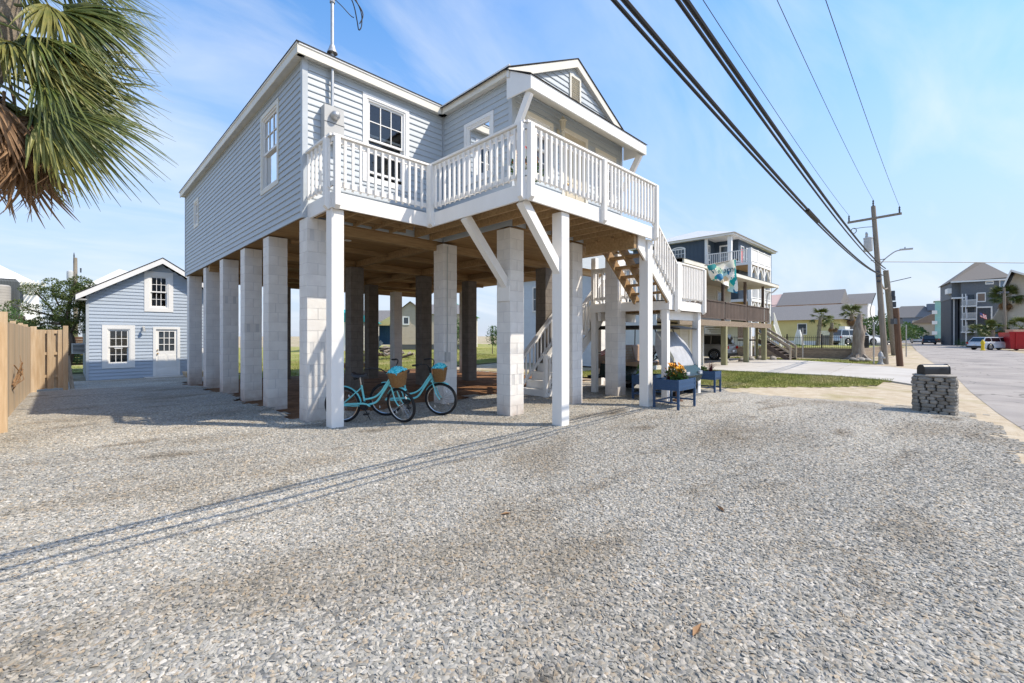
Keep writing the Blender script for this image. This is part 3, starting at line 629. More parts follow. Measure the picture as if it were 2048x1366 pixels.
o2 = grid_sheet('grass', 33.2, 37.0, 3.2, 12, 0.4, lambda x, y: -0.018, lambda x, y: x > 33.9 - .28 * (9 - y) * .5 + .3 * cut(y), lambda x, y: 150, 'lawn', 'lawn', 'blade')
tag(o2, 'thin band of grass beyond the driveway below timber wall', 'grass', kind='stuff')
o3 = grid_sheet('grass', 44, 100, 5.2, 14, 1.0, lambda x, y: 0.0, lambda x, y: y > road_y(x) + 1.4, lambda x, y: 12, 'lawn', 'lawn', 'blade')
tag(o3, 'grass verge along the far road under the poles', 'grass', kind='stuff')
# driveway: two poured concrete slabs
dr = tag(bpy.data.objects.new('driveway', None), 'pale concrete driveway of the neighbouring house', 'driveway', kind='structure'); COL.objects.link(dr)
for pts in ([(21.5, 7.2), (21.9, 3.75), (32.0, 4.2), (33.6, 7.2)], [(21.92, 3.73), (21.0, 1.9), (19.5, .9), (28.3, 1.25), (30.2, 2.6), (31.98, 4.17)], [(21.5, 7.22), (33.6, 7.22), (33.8, 17), (21.5, 17)]):
    put('slab', MB().prism([(x, y, -.045) for x, y in pts], (0, 0, .06)), 'concrete', dr)

# ------------------------------------------------------------------ the raised house
HX0, HX1, HY0, HY1 = 3.1, 13.3, 8.6, 20.3
WX0, WX1, WY0 = 6.3, 10.4, 6.3
FZ, EZ, DZ = 3.82, 6.78, 4.07
house = thing('raised_house', 'raised pale blue house with white deck standing on white block piers', 'house', (HX0, HY0, 0))
eX, eY, nX, nY = V((1, 0, 0)), V((0, 1, 0)), V((-1, 0, 0)), V((0, -1, 0))
def wall_part(o, e, n, L, ops, z0=FZ, z1=EZ, mat='siding_blue', corner=True):
    mb = MB(); wall_holes(mb, o, e, n, L, z0, z1, ops); w_ = put('wall', mb, mat, house)
    return w_
def ins(ops, c=0.02): return [(a + c, b - c, p + c, q - c) for a, b, p, q in ops]
# side wall (faces -X)
o_l = (HX0, HY0, 0); ops_l = [(9.91 - HY0, 11.1 - HY0, 4.76, 6.53), (17.9 - HY0, 18.64 - HY0, 5.3, 6.25)]
wl = wall_part(o_l, eY, nX, HY1 - HY0, ins(ops_l, .06)); siding(wl, 'siding_blue', o_l, eY, nX, HY1 - HY0, FZ, EZ, ins(ops_l), inset=.05)
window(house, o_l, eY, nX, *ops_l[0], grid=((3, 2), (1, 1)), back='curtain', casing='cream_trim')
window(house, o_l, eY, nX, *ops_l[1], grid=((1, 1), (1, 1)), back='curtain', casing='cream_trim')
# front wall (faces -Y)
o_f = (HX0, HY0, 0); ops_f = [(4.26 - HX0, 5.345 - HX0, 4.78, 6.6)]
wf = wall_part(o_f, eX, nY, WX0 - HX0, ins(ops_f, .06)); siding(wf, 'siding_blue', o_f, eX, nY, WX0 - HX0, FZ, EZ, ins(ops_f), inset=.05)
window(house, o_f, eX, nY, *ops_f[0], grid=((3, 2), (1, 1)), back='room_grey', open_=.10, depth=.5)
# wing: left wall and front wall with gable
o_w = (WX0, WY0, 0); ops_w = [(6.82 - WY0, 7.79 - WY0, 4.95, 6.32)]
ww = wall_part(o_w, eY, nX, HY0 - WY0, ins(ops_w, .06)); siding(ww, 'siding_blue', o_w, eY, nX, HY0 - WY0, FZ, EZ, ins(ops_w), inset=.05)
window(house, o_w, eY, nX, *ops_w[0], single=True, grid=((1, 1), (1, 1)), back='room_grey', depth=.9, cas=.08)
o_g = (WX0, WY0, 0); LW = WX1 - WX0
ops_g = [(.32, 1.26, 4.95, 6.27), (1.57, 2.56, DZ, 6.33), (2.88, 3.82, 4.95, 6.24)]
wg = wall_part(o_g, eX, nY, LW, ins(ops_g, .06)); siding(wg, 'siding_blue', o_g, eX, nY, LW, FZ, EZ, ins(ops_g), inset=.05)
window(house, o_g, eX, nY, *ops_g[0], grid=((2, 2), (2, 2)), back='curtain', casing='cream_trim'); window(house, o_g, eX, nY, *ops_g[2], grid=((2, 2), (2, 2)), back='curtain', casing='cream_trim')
dm = MB(); frame_ring(dm, o_g, eX, nY, *ops_g[1], .09, -.02, .035); dr_ = put('door', dm, 'cream_trim', house)
put('door_leaf', MB().box(WX0 + 1.66, WX0 + 2.47, WY0 - .0, WY0 + .05, DZ, 6.24), 'cream_door', dr_); put('door_knob', MB().ball((WX0 + 1.75, WY0 - .04, 5.05), .035), 'brass', dr_, True)
pn = MB()
for a in (1.75, 2.1):
    for z_ in (4.25, 5.15): pn.box(WX0 + a, WX0 + a + .28, WY0 - .012, WY0 + .01, z_, z_ + .75)
put('door_panel', pn, 'cream_door', dr_)
AX, AZ = WX0 + LW / 2, 8.02; sl = (AZ - 6.86) / (LW / 2 + .22)
def gspan(z): k = max(0, (AZ - .10 - z) / sl); return (max(.0, LW / 2 - k), min(LW, LW / 2 + k))
gm = MB(); gm.add([P(o_g, eX, nY, 0, EZ, 0), P(o_g, eX, nY, LW, EZ, 0), P(o_g, eX, nY, LW / 2, AZ - .1, 0)], [(0, 1, 2)])
gw = put('gable', gm, 'siding_blue', house); siding(gw, 'siding_blue', o_g, eX, nY, LW, EZ, AZ - .12, [(1.86, 2.24, 7.03, 7.62)], span=gspan)
vm = MB(); frame_ring(vm, o_g, eX, nY, 1.84, 2.26, 7.01, 7.64, .05, 0, .05); vt = put('gable_vent', vm, 'cream_trim', house); sm_ = MB()
for k in range(11): sm_.obox(P(o_g, eX, nY, 2.05, 7.08 + k * .05, .02), V((.17, 0, 0)), V((0, -.018, -.014)), V((0, .003, -.004)))
put('louvre', sm_, 'cream_trim', vt); put('vent_back', MB().box(WX0 + 1.88, WX0 + 2.22, WY0 - .012, WY0 - .004, 7.05, 7.60), 'cream_trim', vt)
# remaining walls, plain (turned away from the street view)
mb = MB(); mb.box(HX0, HX1, HY0 + .06, HY0 + .1, FZ, EZ) if False else None
mb = MB(); wall_holes(mb, (HX1, HY0, 0), eY, eX, HY1 - HY0, FZ, EZ, []); wall_holes(mb, (HX0, HY1, 0), eX, eY, HX1 - HX0, FZ, EZ, []); wall_holes(mb, (WX1, WY0, 0), eY, eX, HY0 - WY0, FZ, EZ, []); wall_holes(mb, (WX1, HY0, 0), eX, nY, HX1 - WX1, FZ, EZ, [])
put('wall', mb, 'siding_blue', house)
for (x, y, a, b) in ((HX0, HY0, -1, -1), (WX0, WY0, -1, -1), (WX1, WY0, 1, -1), (HX0, HY1, -1, 1)):   # corner boards
    m = MB(); m.box(x - .03 if a < 0 else x - .07, x + .07 if a < 0 else x + .03, y - .03 if b < 0 else y - .07, y + .07 if b < 0 else y + .03, FZ - .01, EZ); put('corner_board', m, 'corner_blue', house)
put('corner_board', MB().box(WX0 - .035, WX0 - .001, HY0 - .035, HY0 - .001, FZ, EZ), 'corner_blue', house)
# eaves: soffit, fascia, shingle edge
OV = .14
def eave(p, q, out, mat='cream_trim', z=EZ, h=.19):      # p,q along wall line, out = outward vector
    p, q, out = V(p), V(q), V(out); d = (q - p).normalized(); m = MB(); c = (p + q) / 2 + out * (OV / 2); hl = (q - p).length / 2
    m.obox(c + V((0, 0, z + .01)), d * hl, out * (OV / 2), V((0, 0, .01))); put('soffit', m, 'soffit', house)
    m = MB(); m.obox((p + q) / 2 + out * (OV + .012) + V((0, 0, z + h / 2 - .03)), d * hl, out * .012, V((0, 0, h / 2))); put('fascia', m, mat, house)
    m = MB(); m.obox((p + q) / 2 + out * (OV + .026) + V((0, 0, z + h - .045)), d * hl, out * .014, V((0, 0, .018))); put('drip_edge', m, 'white_trim', house)
eave((HX0, HY0 - OV - .024, 0), (HX0, HY1 + OV, 0), nX); eave((HX0 - OV, HY0, 0), (WX0 - OV - .03, HY0, 0), nY); eave((WX0, WY0 - .10, 0), (WX0, HY0 - OV - .03, 0), nX)
rf = MB(); zr = EZ + .155; x0, x1, y0, y1 = HX0 - OV - .05, HX1 + OV + .05, HY0 - OV - .05, HY1 + OV + .05
yc0, yc1, xm = y0 + 5.2, y1 - 5.2, (x0 + x1) / 2; zt = zr + 5.2 * .36
rf.add([(x0, y0, zr), (x1, y0, zr), (x1, y1, zr), (x0, y1, zr), (xm, yc0, zt), (xm, yc1, zt), (x0, y0, zr + .018), (x1, y0, zr + .018), (x1, y1, zr + .018), (x0, y1, zr + .018)],
       [(0, 1, 7, 6), (1, 2, 8, 7), (2, 3, 9, 8), (3, 0, 6, 9), (6, 7, 4), (7, 8, 5, 4), (8, 9, 5), (9, 6, 4, 5), (0, 3, 2, 1)])
roof = put('roof', rf, 'shingle', house)
def gslab(xa, xb, za, zb, ya, yb, th=.016): return [(xa, ya, za), (xb, ya, zb), (xb, yb, zb), (xa, yb, za), (xa, ya, za + th), (xb, ya, zb + th), (xb, yb, zb + th), (xa, yb, za + th)]
BOXF = [(0, 3, 2, 1), (4, 5, 6, 7), (0, 1, 5, 4), (1, 2, 6, 5), (2, 3, 7, 6), (3, 0, 4, 7)]
rg = MB(); yA = WY0 - .13; e0 = LW / 2 + .22
rg.add(gslab(AX - e0, AX, AZ - sl * e0, AZ, yA, HY0 + 3), BOXF); rg.add(gslab(AX + e0, AX, AZ - sl * e0, AZ, yA, HY0 + 3), BOXF); put('gable_roof', rg, 'shingle', house)
for sg in (-1, 1):
    m = MB(); m.add([(AX + sg * (e0 - .02), yA + .02, AZ - sl * e0 - .005), (AX, yA + .02, AZ - .005), (AX, yA + .02, AZ - .19), (AX + sg * (e0 - .02), yA + .02, AZ - sl * e0 - .19),
                     (AX + sg * (e0 - .02), yA + .05, AZ - sl * e0 - .005), (AX, yA + .05, AZ - .005), (AX, yA + .05, AZ - .19), (AX + sg * (e0 - .02), yA + .05, AZ - sl * e0 - .19)], BOXF)
    put('rake_board', m, 'cream_trim', house)
    m = MB(); m.add([(AX + sg * (e0 - .02), yA + .05, AZ - sl * e0 - .17), (AX, yA + .05, AZ - .17), (AX, WY0, AZ - .17), (AX + sg * (e0 - .02), WY0, AZ - sl * e0 - .17)], [(0, 1, 2, 3)]); put('soffit', m, 'white_trim', house)
# pent roof over the door
PX0, PX1, PYF = 6.12, 10.5, 5.62; ph = MB()
ph.add([(PX0 - .03, WY0, 6.86), (PX1 + .03, WY0, 6.86), (PX1 + .03, PYF - .02, 6.50), (PX0 - .03, PYF - .02, 6.50), (PX0 - .03, WY0, 6.88), (PX1 + .03, WY0, 6.88), (PX1 + .03, PYF - .02, 6.515), (PX0 - .03, PYF - .02, 6.515)], BOXF)
pent = put('pent_roof', ph, 'shingle', house)
put('pent_fascia', MB().box(PX0, PX1, PYF, PYF + .03, 6.25, 6.497), 'white_trim', pent)
for x in (PX0, PX1 - .03): put('pent_end', MB().prism([(x, PYF + .031, 6.25), (x, WY0 - .03, 6.28), (x, WY0 - .03, 6.85), (x, PYF + .031, 6.50)], (.03, 0, 0)), 'white_trim', pent)
put('pent_ceiling', MB().add([(PX0 + .031, PYF + .031, 6.27), (PX1 - .031, PYF + .031, 6.27), (PX1 - .031, WY0 - .03, 6.62), (PX0 + .031, WY0 - .03, 6.62)], [(0, 1, 2, 3)]), 'cream_trim', pent)
for x in (PX0 + .10, PX1 - .12):
    m = MB(); m.beam((x, PYF + .12, 6.24), (x, WY0 - .06, 5.42), .09, .14, up=(0, 1, 1)); put('bracket', m, 'white_paint', pent)
lm = MB(); lm.box(WX0 + 1.38, WX0 + 1.46, WY0 - .05, WY0 - .02, 6.05, 6.2); lm.tube([(WX0 + 1.42, WY0 - .04, 6.1), (WX0 + 1.42, WY0 - .13, 6.08), (WX0 + 1.42, WY0 - .17, 6.14)], .012, 6)
lm.lathe([(.045, 6.14), (.075, 6.34), (.09, 6.35), (.03, 6.42), (.01, 6.46)], (WX0 + 1.42, WY0 - .17, 0), 6); put('porch_lamp', lm, 'lamp_cream', house)

# electric meter with conduit mast and loose service wires
me_ = MB(); me_.box(3.41, 3.79, 8.40, 8.575, 5.32, 5.98); mtr = put('meter_box', me_, 'meter_grey', house)
put('meter_dome', MB().lathe([(.085, 0), (.085, -.06), (.07, -.1), (.03, -.125), (.001, -.13)], (3.60, 8.398, 5.80), 16, 'Y'), 'galv', mtr, True)
put('meter_seam', MB().box(3.405, 3.795, 8.394, 8.40, 5.655, 5.662), 'black_metal', mtr)
ms = MB(); ms.tube([(3.6, 8.50, 5.98), (3.6, 8.50, 8.75)], .032, 10); ms.lathe([(.10, 7.05), (.07, 7.12), (.045, 7.2)], (3.6, 8.5, 0), 10); ms.lathe([(.05, 8.02), (.05, 8.1)], (3.6, 8.5, 0), 8); mast = put('service_mast', ms, 'galv', house, True)
def arc(pts, n=20):
    out = []; Pq = [V(p) for p in pts]; N = len(Pq)
    for i in range(N - 1):
        p0, p1, p2, p3 = Pq[max(i - 1, 0)], Pq[i], Pq[i + 1], Pq[min(i + 2, N - 1)]
        for k in range(n):
            t = k / n; out.append(.5 * ((2 * p1) + (p2 - p0) * t + (2 * p0 - 5 * p1 + 4 * p2 - p3) * t * t + (3 * p1 - p0 - 3 * p2 + p3) * t ** 3))
    return out + [Pq[-1]]
for pts, r in (([(3.6, 8.47, 8.62), (3.85, 8.40, 8.45), (4.08, 8.32, 8.05), (4.10, 8.3, 7.75), (4.04, 8.3, 7.62), (4.0, 8.3, 7.8), (3.93, 8.32, 8.1), (3.75, 8.4, 8.5)], .011), ([(3.62, 8.47, 8.1), (3.75, 8.4, 7.98), (3.9, 8.36, 7.86), (3.96, 8.34, 7.84)], .008), ([(3.62, 8.47, 8.75), (3.9, 8.38, 8.32), (4.12, 8.3, 8.0), (4.06, 8.3, 7.75)], .011), ([(3.57, 8.47, 8.1), (3.45, 8.45, 8.06), (3.42, 8.45, 8.02)], .01)):
    put('service_wire', MB().tube(arc(pts, 8), r, 6), 'cable', mast)

# ---- piers of painted and bare concrete block
CH = .21
def block_mesh(name, along, kind, mat):
    L, W, g_ = .398, .197, .0045; h = CH - .007; xs = L / 2 - g_; ys = W / 2 - g_
    if kind == 0: prof = [(-xs, -ys), (xs, -ys), (xs, ys), (-xs, ys)]
    elif kind == 1: prof = [(-xs, -ys), (-.06, -ys), (-.06, -ys + .022), (-.045, -ys + .022), (-.045, -ys), (xs, -ys), (xs, ys), (-xs, ys)]
    else:
        prof = [(-xs, -ys)]
        for c in (-.115, .085): prof += [(c - .032, -ys), (c - .032, -ys + .02), (c + .045, -ys + .02), (c + .045, -ys)]
        prof += [(xs, -ys), (xs, ys), (-xs, ys)]
    if along == 'Y': prof = [(-y, x) for x, y in prof]
    return MB().prism([(x, y, .0) for x, y in prof], (0, 0, h)).mesh(name, mat)
BM = {(al, k): block_mesh('block', al, k, 'block_white') for al in 'XY' for k in (0, 1, 2)}
rb = random.Random(4)
def pier(cx, cy, z0, z1, style):
    n = int((z1 - z0) / CH); zb = z1 - n * CH
    core = MB().box(cx - .19, cx + .19, cy - .19, cy + .19, z0 - .4, z1 - .001)
    if style == 'parts':
        p = put('pier', core, 'mortar_white', house)
        for i in range(n + 1):
            z = zb + (i - 1) * CH
            for s_ in (-1, 1):
                k = 0 if rb.random() < .72 else rb.choice((1, 2)); al = 'X' if i % 2 else 'Y'
                loc = (cx + rb.uniform(-.002, .002), cy + s_ * .1, z) if al == 'X' else (cx + s_ * .1, cy + rb.uniform(-.002, .002), z)
                b = link('block', BM[(al, k if s_ < 0 else 0)], p, loc)
    else:
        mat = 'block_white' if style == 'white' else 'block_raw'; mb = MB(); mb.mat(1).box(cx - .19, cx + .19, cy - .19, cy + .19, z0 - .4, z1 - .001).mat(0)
        for i in range(n + 1):
            z = zb + (i - 1) * CH
            for s_ in (-1, 1):
                a, b = (.1945, .0955) if i % 2 else (.0955, .1945); ox, oy = (0, s_ * .1) if i % 2 else (s_ * .1, 0)
                mb.box(cx + ox - a, cx + ox + a, cy + oy - b, cy + oy + b, z, z + CH - .008)
        p = put('pier', mb, [mat, 'mortar_white' if style == 'white' else 'mortar_raw'], house)
    return p
for y in (8.65, 10.88, 12.75, 14.95): pier(3.31, y, 0, 3.80, 'parts')
for y in (17.15, 19.95): pier(3.31, y, 0, 3.80, 'white')
pier(6.39, 8.65, 0, 3.76, 'parts'); pier(6.42, 6.47, 0, 3.77, 'parts'); pier(8.45, 6.47, 0, 3.77, 'parts'); pier(10.45, 6.50, 0, 3.77, 'parts')
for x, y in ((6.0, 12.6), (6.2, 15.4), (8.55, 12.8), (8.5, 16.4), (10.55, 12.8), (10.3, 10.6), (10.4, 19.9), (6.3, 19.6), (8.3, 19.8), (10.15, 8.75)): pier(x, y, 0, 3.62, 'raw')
for x, y in ((10.6, 18.1), (12.8, 15.8), (13.1, 12.8), (13.1, 10.6), (13.05, 8.75), (13.1, 19.6)): pier(x, y, 0, 3.6, 'white')
# conduit on the middle pier
cd = MB(); cd.tube([(6.29, 8.43, 3.7), (6.29, 8.43, 1.22)], .012, 6); cd.box(6.23, 6.35, 8.39, 8.445, 1.0, 1.22); put('conduit', cd, 'meter_grey', house)

# ---- floor framing seen from below
fl = MB(); fl.box(HX0 + .02, HX1 - .02, HY0 + .02, HY1 - .02, 3.825, 3.86); put('subfloor', fl, 'ply', house)
put('subfloor', MB().box(WX0 + .02, WX1 - .02, WY0 + .02, HY0 + .018, 3.825, 3.86), 'ply', house)
for y in (8.8, 12.7, 16.6, 20.1): put('floor_beam', MB().box(HX0 + .03, HX1 - .03, y - .07, y + .07, 3.63, 3.823), 'pine', house)
for y in (10.8, 14.6, 18.4): put('floor_beam', MB().box(HX0 + .5, HX1 - .5, y - .04, y + .04, 3.70, 3.822), 'pine', house)
for x in (6.1, 8.4, 10.4): put('floor_beam', MB().box(x - .06, x + .06, 8.875, 12.62, 3.64, 3.821), 'pine', house); put('floor_beam', MB().box(x - .06, x + .06, 12.78, 16.52, 3.64, 3.821), 'pine', house)
put('floor_beam', MB().box(WX0 + .04, WX1 + .1, WY0 + .06, WY0 + .22, 3.772, 3.823), 'pine', house)
for x in (4.6, 5.9): put('ceiling_light', MB().lathe([(.08, 3.815), (.08, 3.824)], (x, 10.0 - (x - 4.6) * .9, 0), 14), 'white_trim', house)

# ---- deck
DX0, DXI, DX1, DYF, DYB = 3.2, 5.18, 9.46, 4.87, 7.5
for k in range(8):        # deck boards, left strip
    y = DYB + .01 + k * .137; put('deck_board', MB().box(DX0 + .01, WX0 - .03 if y > WY0 else DX1, y, y + .13, DZ - .03, DZ), 'white_paint', house)
for k in range(19):
    y = DYF + .01 + k * .137
    if y + .13 > DYB: break
    xe = DX1 - .01 if y + .13 < WY0 - .03 else WX0 - .03
    if y < 5.95 and y > 4.95: xe = 8.72
    put('deck_board', MB().box(DXI + .01, xe, y, y + .13, DZ - .03, DZ), 'white_paint', house)
for (x0, x1, y0, y1) in ((DX0, DXI, DYB - .04, DYB), (DX0 - .04, DX0, DYB - .04, HY0 - .03), (DXI - .04, DXI, DYF - .04, DYB - .041), (DXI, DX1, DYF - .04, DYF), (DX1, DX1 + .04, DYF - .04, DYF + .06)):
    put('rim_board', MB().box(x0, x1, y0, y1, 3.785, 4.052), 'white_paint', house)
x = DX0 + .05
while x < DXI - .05: put('joist', MB().box(x, x + .04, DYB + .003, HY0 - .03, 3.80, 4.035), 'pine', house); x += .40
y = DYB + .25
for y in (DYB + .3, DYB + .62, DYB + .92): put('blocking', MB().box(DX0 + .1, DXI - .01, y, y + .035, 3.835, 4.03), 'pine', house)
x = DXI + .30
while x < DX1 - .1: put('joist', MB().box(x, x + .04, DYF + .003, WY0 - .03 if x > WX0 - .1 else HY0 - .03, 3.80, 4.035), 'pine', house) if not (8.7 < x) else put('joist', MB().box(x, x + .04, 5.97, WY0 - .03, 3.80, 4.035), 'pine', house); x += .40
put('stair_header', MB().box(8.70, 8.80, 4.95, 6.22, 3.52, 3.798), 'pine', house)
def post(x, y, z1, s_=.11, nm='deck_post'): return put(nm, MB().cbox(x - s_, x + s_, y - s_, y + s_, -.1, z1, .006), 'white_paint', house)
post(3.28, 7.63, 3.784); post(6.22, 4.99, 3.784); post(9.36, 5.02, 3.784)
for (p, q) in (((5.2, 6.42, 3.80), (6.26, 6.42, 2.62)), ((5.22, 4.99, 3.80), (6.20, 4.99, 2.72))): put('brace', MB().beam(p, q, .14, .16, up=(1, 0, 1)), 'white_paint', house)
put('brace_plate', MB().box(6.195, 6.218, 6.27, 6.62, 2.30, 2.60), 'white_paint', house)
# railings: cap, sub-rail and bottom rail with balusters nailed to the outside, posts lapped over the rim
BALM = MB().add([(-.019, -.019, .075), (.019, -.019, .075), (.019, .019, .04), (-.019, .019, .04), (-.019, -.019, .885), (.019, -.019, .885), (.019, .019, .885), (-.019, .019, .885)], BOXF).mesh('baluster', 'white_paint')
def railing(p, q, out, z=DZ, n=None, posts=(), slope=0.0, bal=None, hgt=.96, par=None, cap=True, gap=.128, name='railing'):
    p, q, out = V((*p, z)), V((*q, z)), V(out); d = q - p; L = d.length; d.normalize(); zz = V((0, 0, 1)); up = lambda a: V((0, 0, slope * a))
    m = MB(); A, B = p, q + up(L)
    if cap: m.beam(A + zz * (hgt - .018) - out * .02, B + zz * (hgt - .018) - out * .02, .135, .036)
    m.beam(A + zz * (hgt - .085) - out * .02, B + zz * (hgt - .085) - out * .02, .036, .085); m.beam(A + zz * .13 - out * .02, B + zz * .13 - out * .02, .036, .085)
    r_ = put(name, m, 'white_paint', par or house)
    n = n or max(2, int(L / gap)); rz = math.atan2(out.y, out.x) + pi / 2
    for i in range(n):
        a = L * (i + .5) / n; c = p + d * a + up(a) + out * .022
        link('baluster', bal or BALM, r_, c, (0, 0, rz))
    for a in posts:
        c = p + d * a + up(a) + out * .045; m = MB(); s2 = out.cross(zz).normalized() * .045
        pr = [c + out * .045 + zz * (hgt - .04), c - out * .045 + zz * (hgt - .04), c - out * .045 - zz * .28, c - out * .02 - zz * .31, c + out * .045 - zz * .25]
        m.prism([v - s2 for v in pr], s2 * 2); put('railing_post', m, 'white_paint', r_)
    return r_
railing((DX0 - .04, HY0 - .05), (DX0 - .04, DYB - .04), nX, n=6, posts=(.95,)); railing((DX0 - .04, DYB - .04), (DXI - .04, DYB - .04), nY, n=14, posts=(.06, 1.93))
railing((DXI - .04, DYB - .04), (DXI - .04, DYF - .04), nX, n=18, posts=(.09, 2.57)); railing((DXI - .04, DYF - .04), (DX1 + .04, DYF - .04), nY, n=33, posts=(.07, 2.15, 4.25))
# ---- stairs: upper flight, landing, lower flight
LZ = 2.5
def flight(x0, z0, x1, z1, y0, y1, n, nm='staircase', white=True):
    up = z1 - z0; m = MB(); root = None; dx, dz = (x1 - x0) / n, (z1 - z0) / n; ang = V((dx, 0, dz)).normalized()
    for y in ((y0 + .02, (y0 + y1) / 2, y1 - .02) if white else (y0 + .02, y1 - .02)):
        m.beam((x0, y, z0 - .17), (x1, y, z1 - .17), .04, .26)
    root = put(nm, m, 'pine' if white else 'white_paint', house)
    for i in range(n):
        x = x0 + dx * (i + .5) - .0; z = z0 + dz * (i + (0 if dz < 0 else 1))
        put('tread', MB().box(x - abs(dx) / 2 - .02, x + abs(dx) / 2 + .01, y0 - .02, y1 + .02, z - .04 + (dz if dz < 0 else 0), z + (dz if dz < 0 else 0)), 'pine' if white else 'white_paint', root)
        if not white: put('riser', MB().box(x - abs(dx) / 2 - .005, x - abs(dx) / 2 + .015, y0, y1, z - dz + .001, z - .042), 'white_paint', root)
    return root
up_ = flight(8.72, DZ, 10.72, LZ, 5.0, 5.92, 8)
sk = MB()                                               # white notched outer stringer
pts = [(8.9, 3.86)]; dx, dz = .25, (LZ - DZ) / 8
for i in range(1, 8): pts += [(8.72 + dx * i + .02, DZ + dz * i + (-.045)), (8.72 + dx * (i + 1), DZ + dz * i - .045)]
pts += [(10.72, LZ), (10.72, LZ - .12), (10.5, LZ - .14), (8.9, 3.55)]
sk.prism([(x, 4.955, z) for x, z in pts], (0, .04, 0)); put('stringer', sk, 'white_paint', up_)
railing((9.52, 4.93), (10.72, 4.93), nY, z=DZ + dz * 3.2 - .02, slope=dz / dx, n=10, hgt=.92, posts=(1.16,), cap=True, name='stair_railing')
ld = MB()
for k in range(14): put('deck_board', MB().box(10.45 + k * .14, 10.45 + k * .14 + .132, 5.0, 7.3, LZ - .03, LZ), 'white_paint', house)
for k in range(7): put('deck_board', MB().box(11.45 + k * .14, 11.45 + k * .14 + .132, 7.305, 8.35, LZ - .03, LZ), 'white_paint', house)
for b in ((10.40, 10.44, 5.0, 7.3), (10.40, 12.45, 4.96, 5.0), (12.42, 12.46, 5.001, 8.35), (11.4, 12.41, 8.31, 8.35), (10.44, 11.4, 7.26, 7.30)): put('rim_board', MB().box(*b, 2.25, LZ - .032), 'white_paint', house)
for x in (10.8, 11.2, 11.6, 12.0): put('joist', MB().box(x, x + .04, 5.003, 7.25, 2.27, 2.465), 'pine', house)
put('landing_beam', MB().box(10.5, 12.4, 5.14, 5.24, 2.02, 2.248), 'white_paint', house); put('landing_beam', MB().box(10.5, 12.4, 7.0, 7.1, 2.02, 2.248), 'white_paint', house)
post(10.50, 5.10, 2.248, .078, 'landing_post'); post(12.36, 5.10, 2.248, .085, 'landing_post'); post(10.56, 7.24, 3.80, .075, 'landing_post'); post(12.36, 8.25, 2.248, .075, 'landing_post')
railing((10.80, 4.96), (12.46, 4.96), nY, z=LZ, n=16, posts=(.06, 1.62)); railing((12.46, 4.96), (12.46, 8.3), eX, z=LZ, n=22, posts=(3.2,)); railing((10.42, 5.95), (10.42, 7.25), nX, z=LZ, n=9, posts=())
put('newel_panel', MB().box(10.76, 10.80, 5.0, 5.1, LZ - .2, LZ + 1.0), 'white_paint', house)
lo_ = flight(8.62, 0.0, 11.4, LZ, 7.42, 8.30, 12, white=False)
sl2 = LZ / 2.78
for y, out in ((7.40, nY), (8.32, eY)):
    put('newel_post', MB().cbox(8.56, 8.66, y - .05, y + .05, -.05, 1.12, .008), 'white_paint', house)
    railing((8.66, y), (11.3, y), out, z=.12, slope=sl2, n=17, hgt=.92, name='stair_railing')

# ------------------------------------------------------------------ shed
SX0, SX1, SY0, SY1 = .46, 4.75, 21.8, 27.2; SEZ, SAZ, SAX = 3.05, 4.40, 2.56
shed = thing('backyard_shed', 'small pale blue two-storey shed with white gable trim at the yard end', 'shed', (SX0, SY0, 0))
o_s = (SX0, SY0, 0); SL = SX1 - SX0; ss = (SAZ - SEZ) / (SAX - SX0 + .05)
ops = [(.40, 1.31, .42, 2.0), (1.58, 2.46, 2.53, 4.07), (1.84, 2.68, .02, 1.95)]
def sspan(z):
    if z <= SEZ: return (.05, SL - .02)
    return (max(.05, (z - SEZ) / ss - .02), min(SL - .02, 2 * (SAX - SX0) - (z - SEZ) / ss + .02))
m = MB(); wall_holes(m, o_s, eX, nY, SL, 0, SEZ, [(a + .05, b - .05, max(c, 0) + (.05 if c > .1 else 0), min(d - .05, SEZ)) for a, b, c, d in ops]); m.add([P(o_s, eX, nY, 0, SEZ, -.30), P(o_s, eX, nY, SL, SEZ, -.30), P(o_s, eX, nY, SAX - SX0, SAZ, -.30)], [(0, 1, 2)])
sw_ = put('wall', m, 'siding_shed', shed); siding(sw_, 'siding_shed', o_s, eX, nY, SL, .02, SAZ - .03, ins(ops, .02), ex=.124, span=sspan)
m = MB(); wall_holes(m, (SX0, SY0, 0), eY, nX, SY1 - SY0, 0, SEZ, []); put('wall', m, 'shed_weathered', shed)
m = MB(); wall_holes(m, (SX1, SY0, 0), eY, eX, SY1 - SY0, 0, SEZ, []); wall_holes(m, (SX0, SY1, 0), eX, eY, SL, 0, SEZ, []); m.add([(SX0, SY1, SEZ), (SX1, SY1, SEZ), (SAX, SY1, SAZ)], [(0, 1, 2)]); put('wall', m, 'siding_shed', shed)
put('corner_board', MB().box(SX0 - .02, SX0 + .06, SY0 - .03, SY0 + .05, 0, SEZ + .05), 'corner_blue', shed)
w1 = window(shed, o_s, eX, nY, *ops[0], cas=.14, grid=((3, 2), (3, 2)), back='blind'); w2 = window(shed, o_s, eX, nY, *ops[1], cas=.15, grid=((3, 2), (3, 2)), back='dark_room')
put('window_sign', MB().box(SX0 + .74, SX0 + .96, SY0 + .03, SY0 + .036, 1.13, 1.24), 'white_trim', w1)
m = MB(); frame_ring(m, o_s, eX, nY, 1.84, 2.68, -.08, 1.95, .09, -.02, .035); dd = put('door', m, 'white_trim', shed)
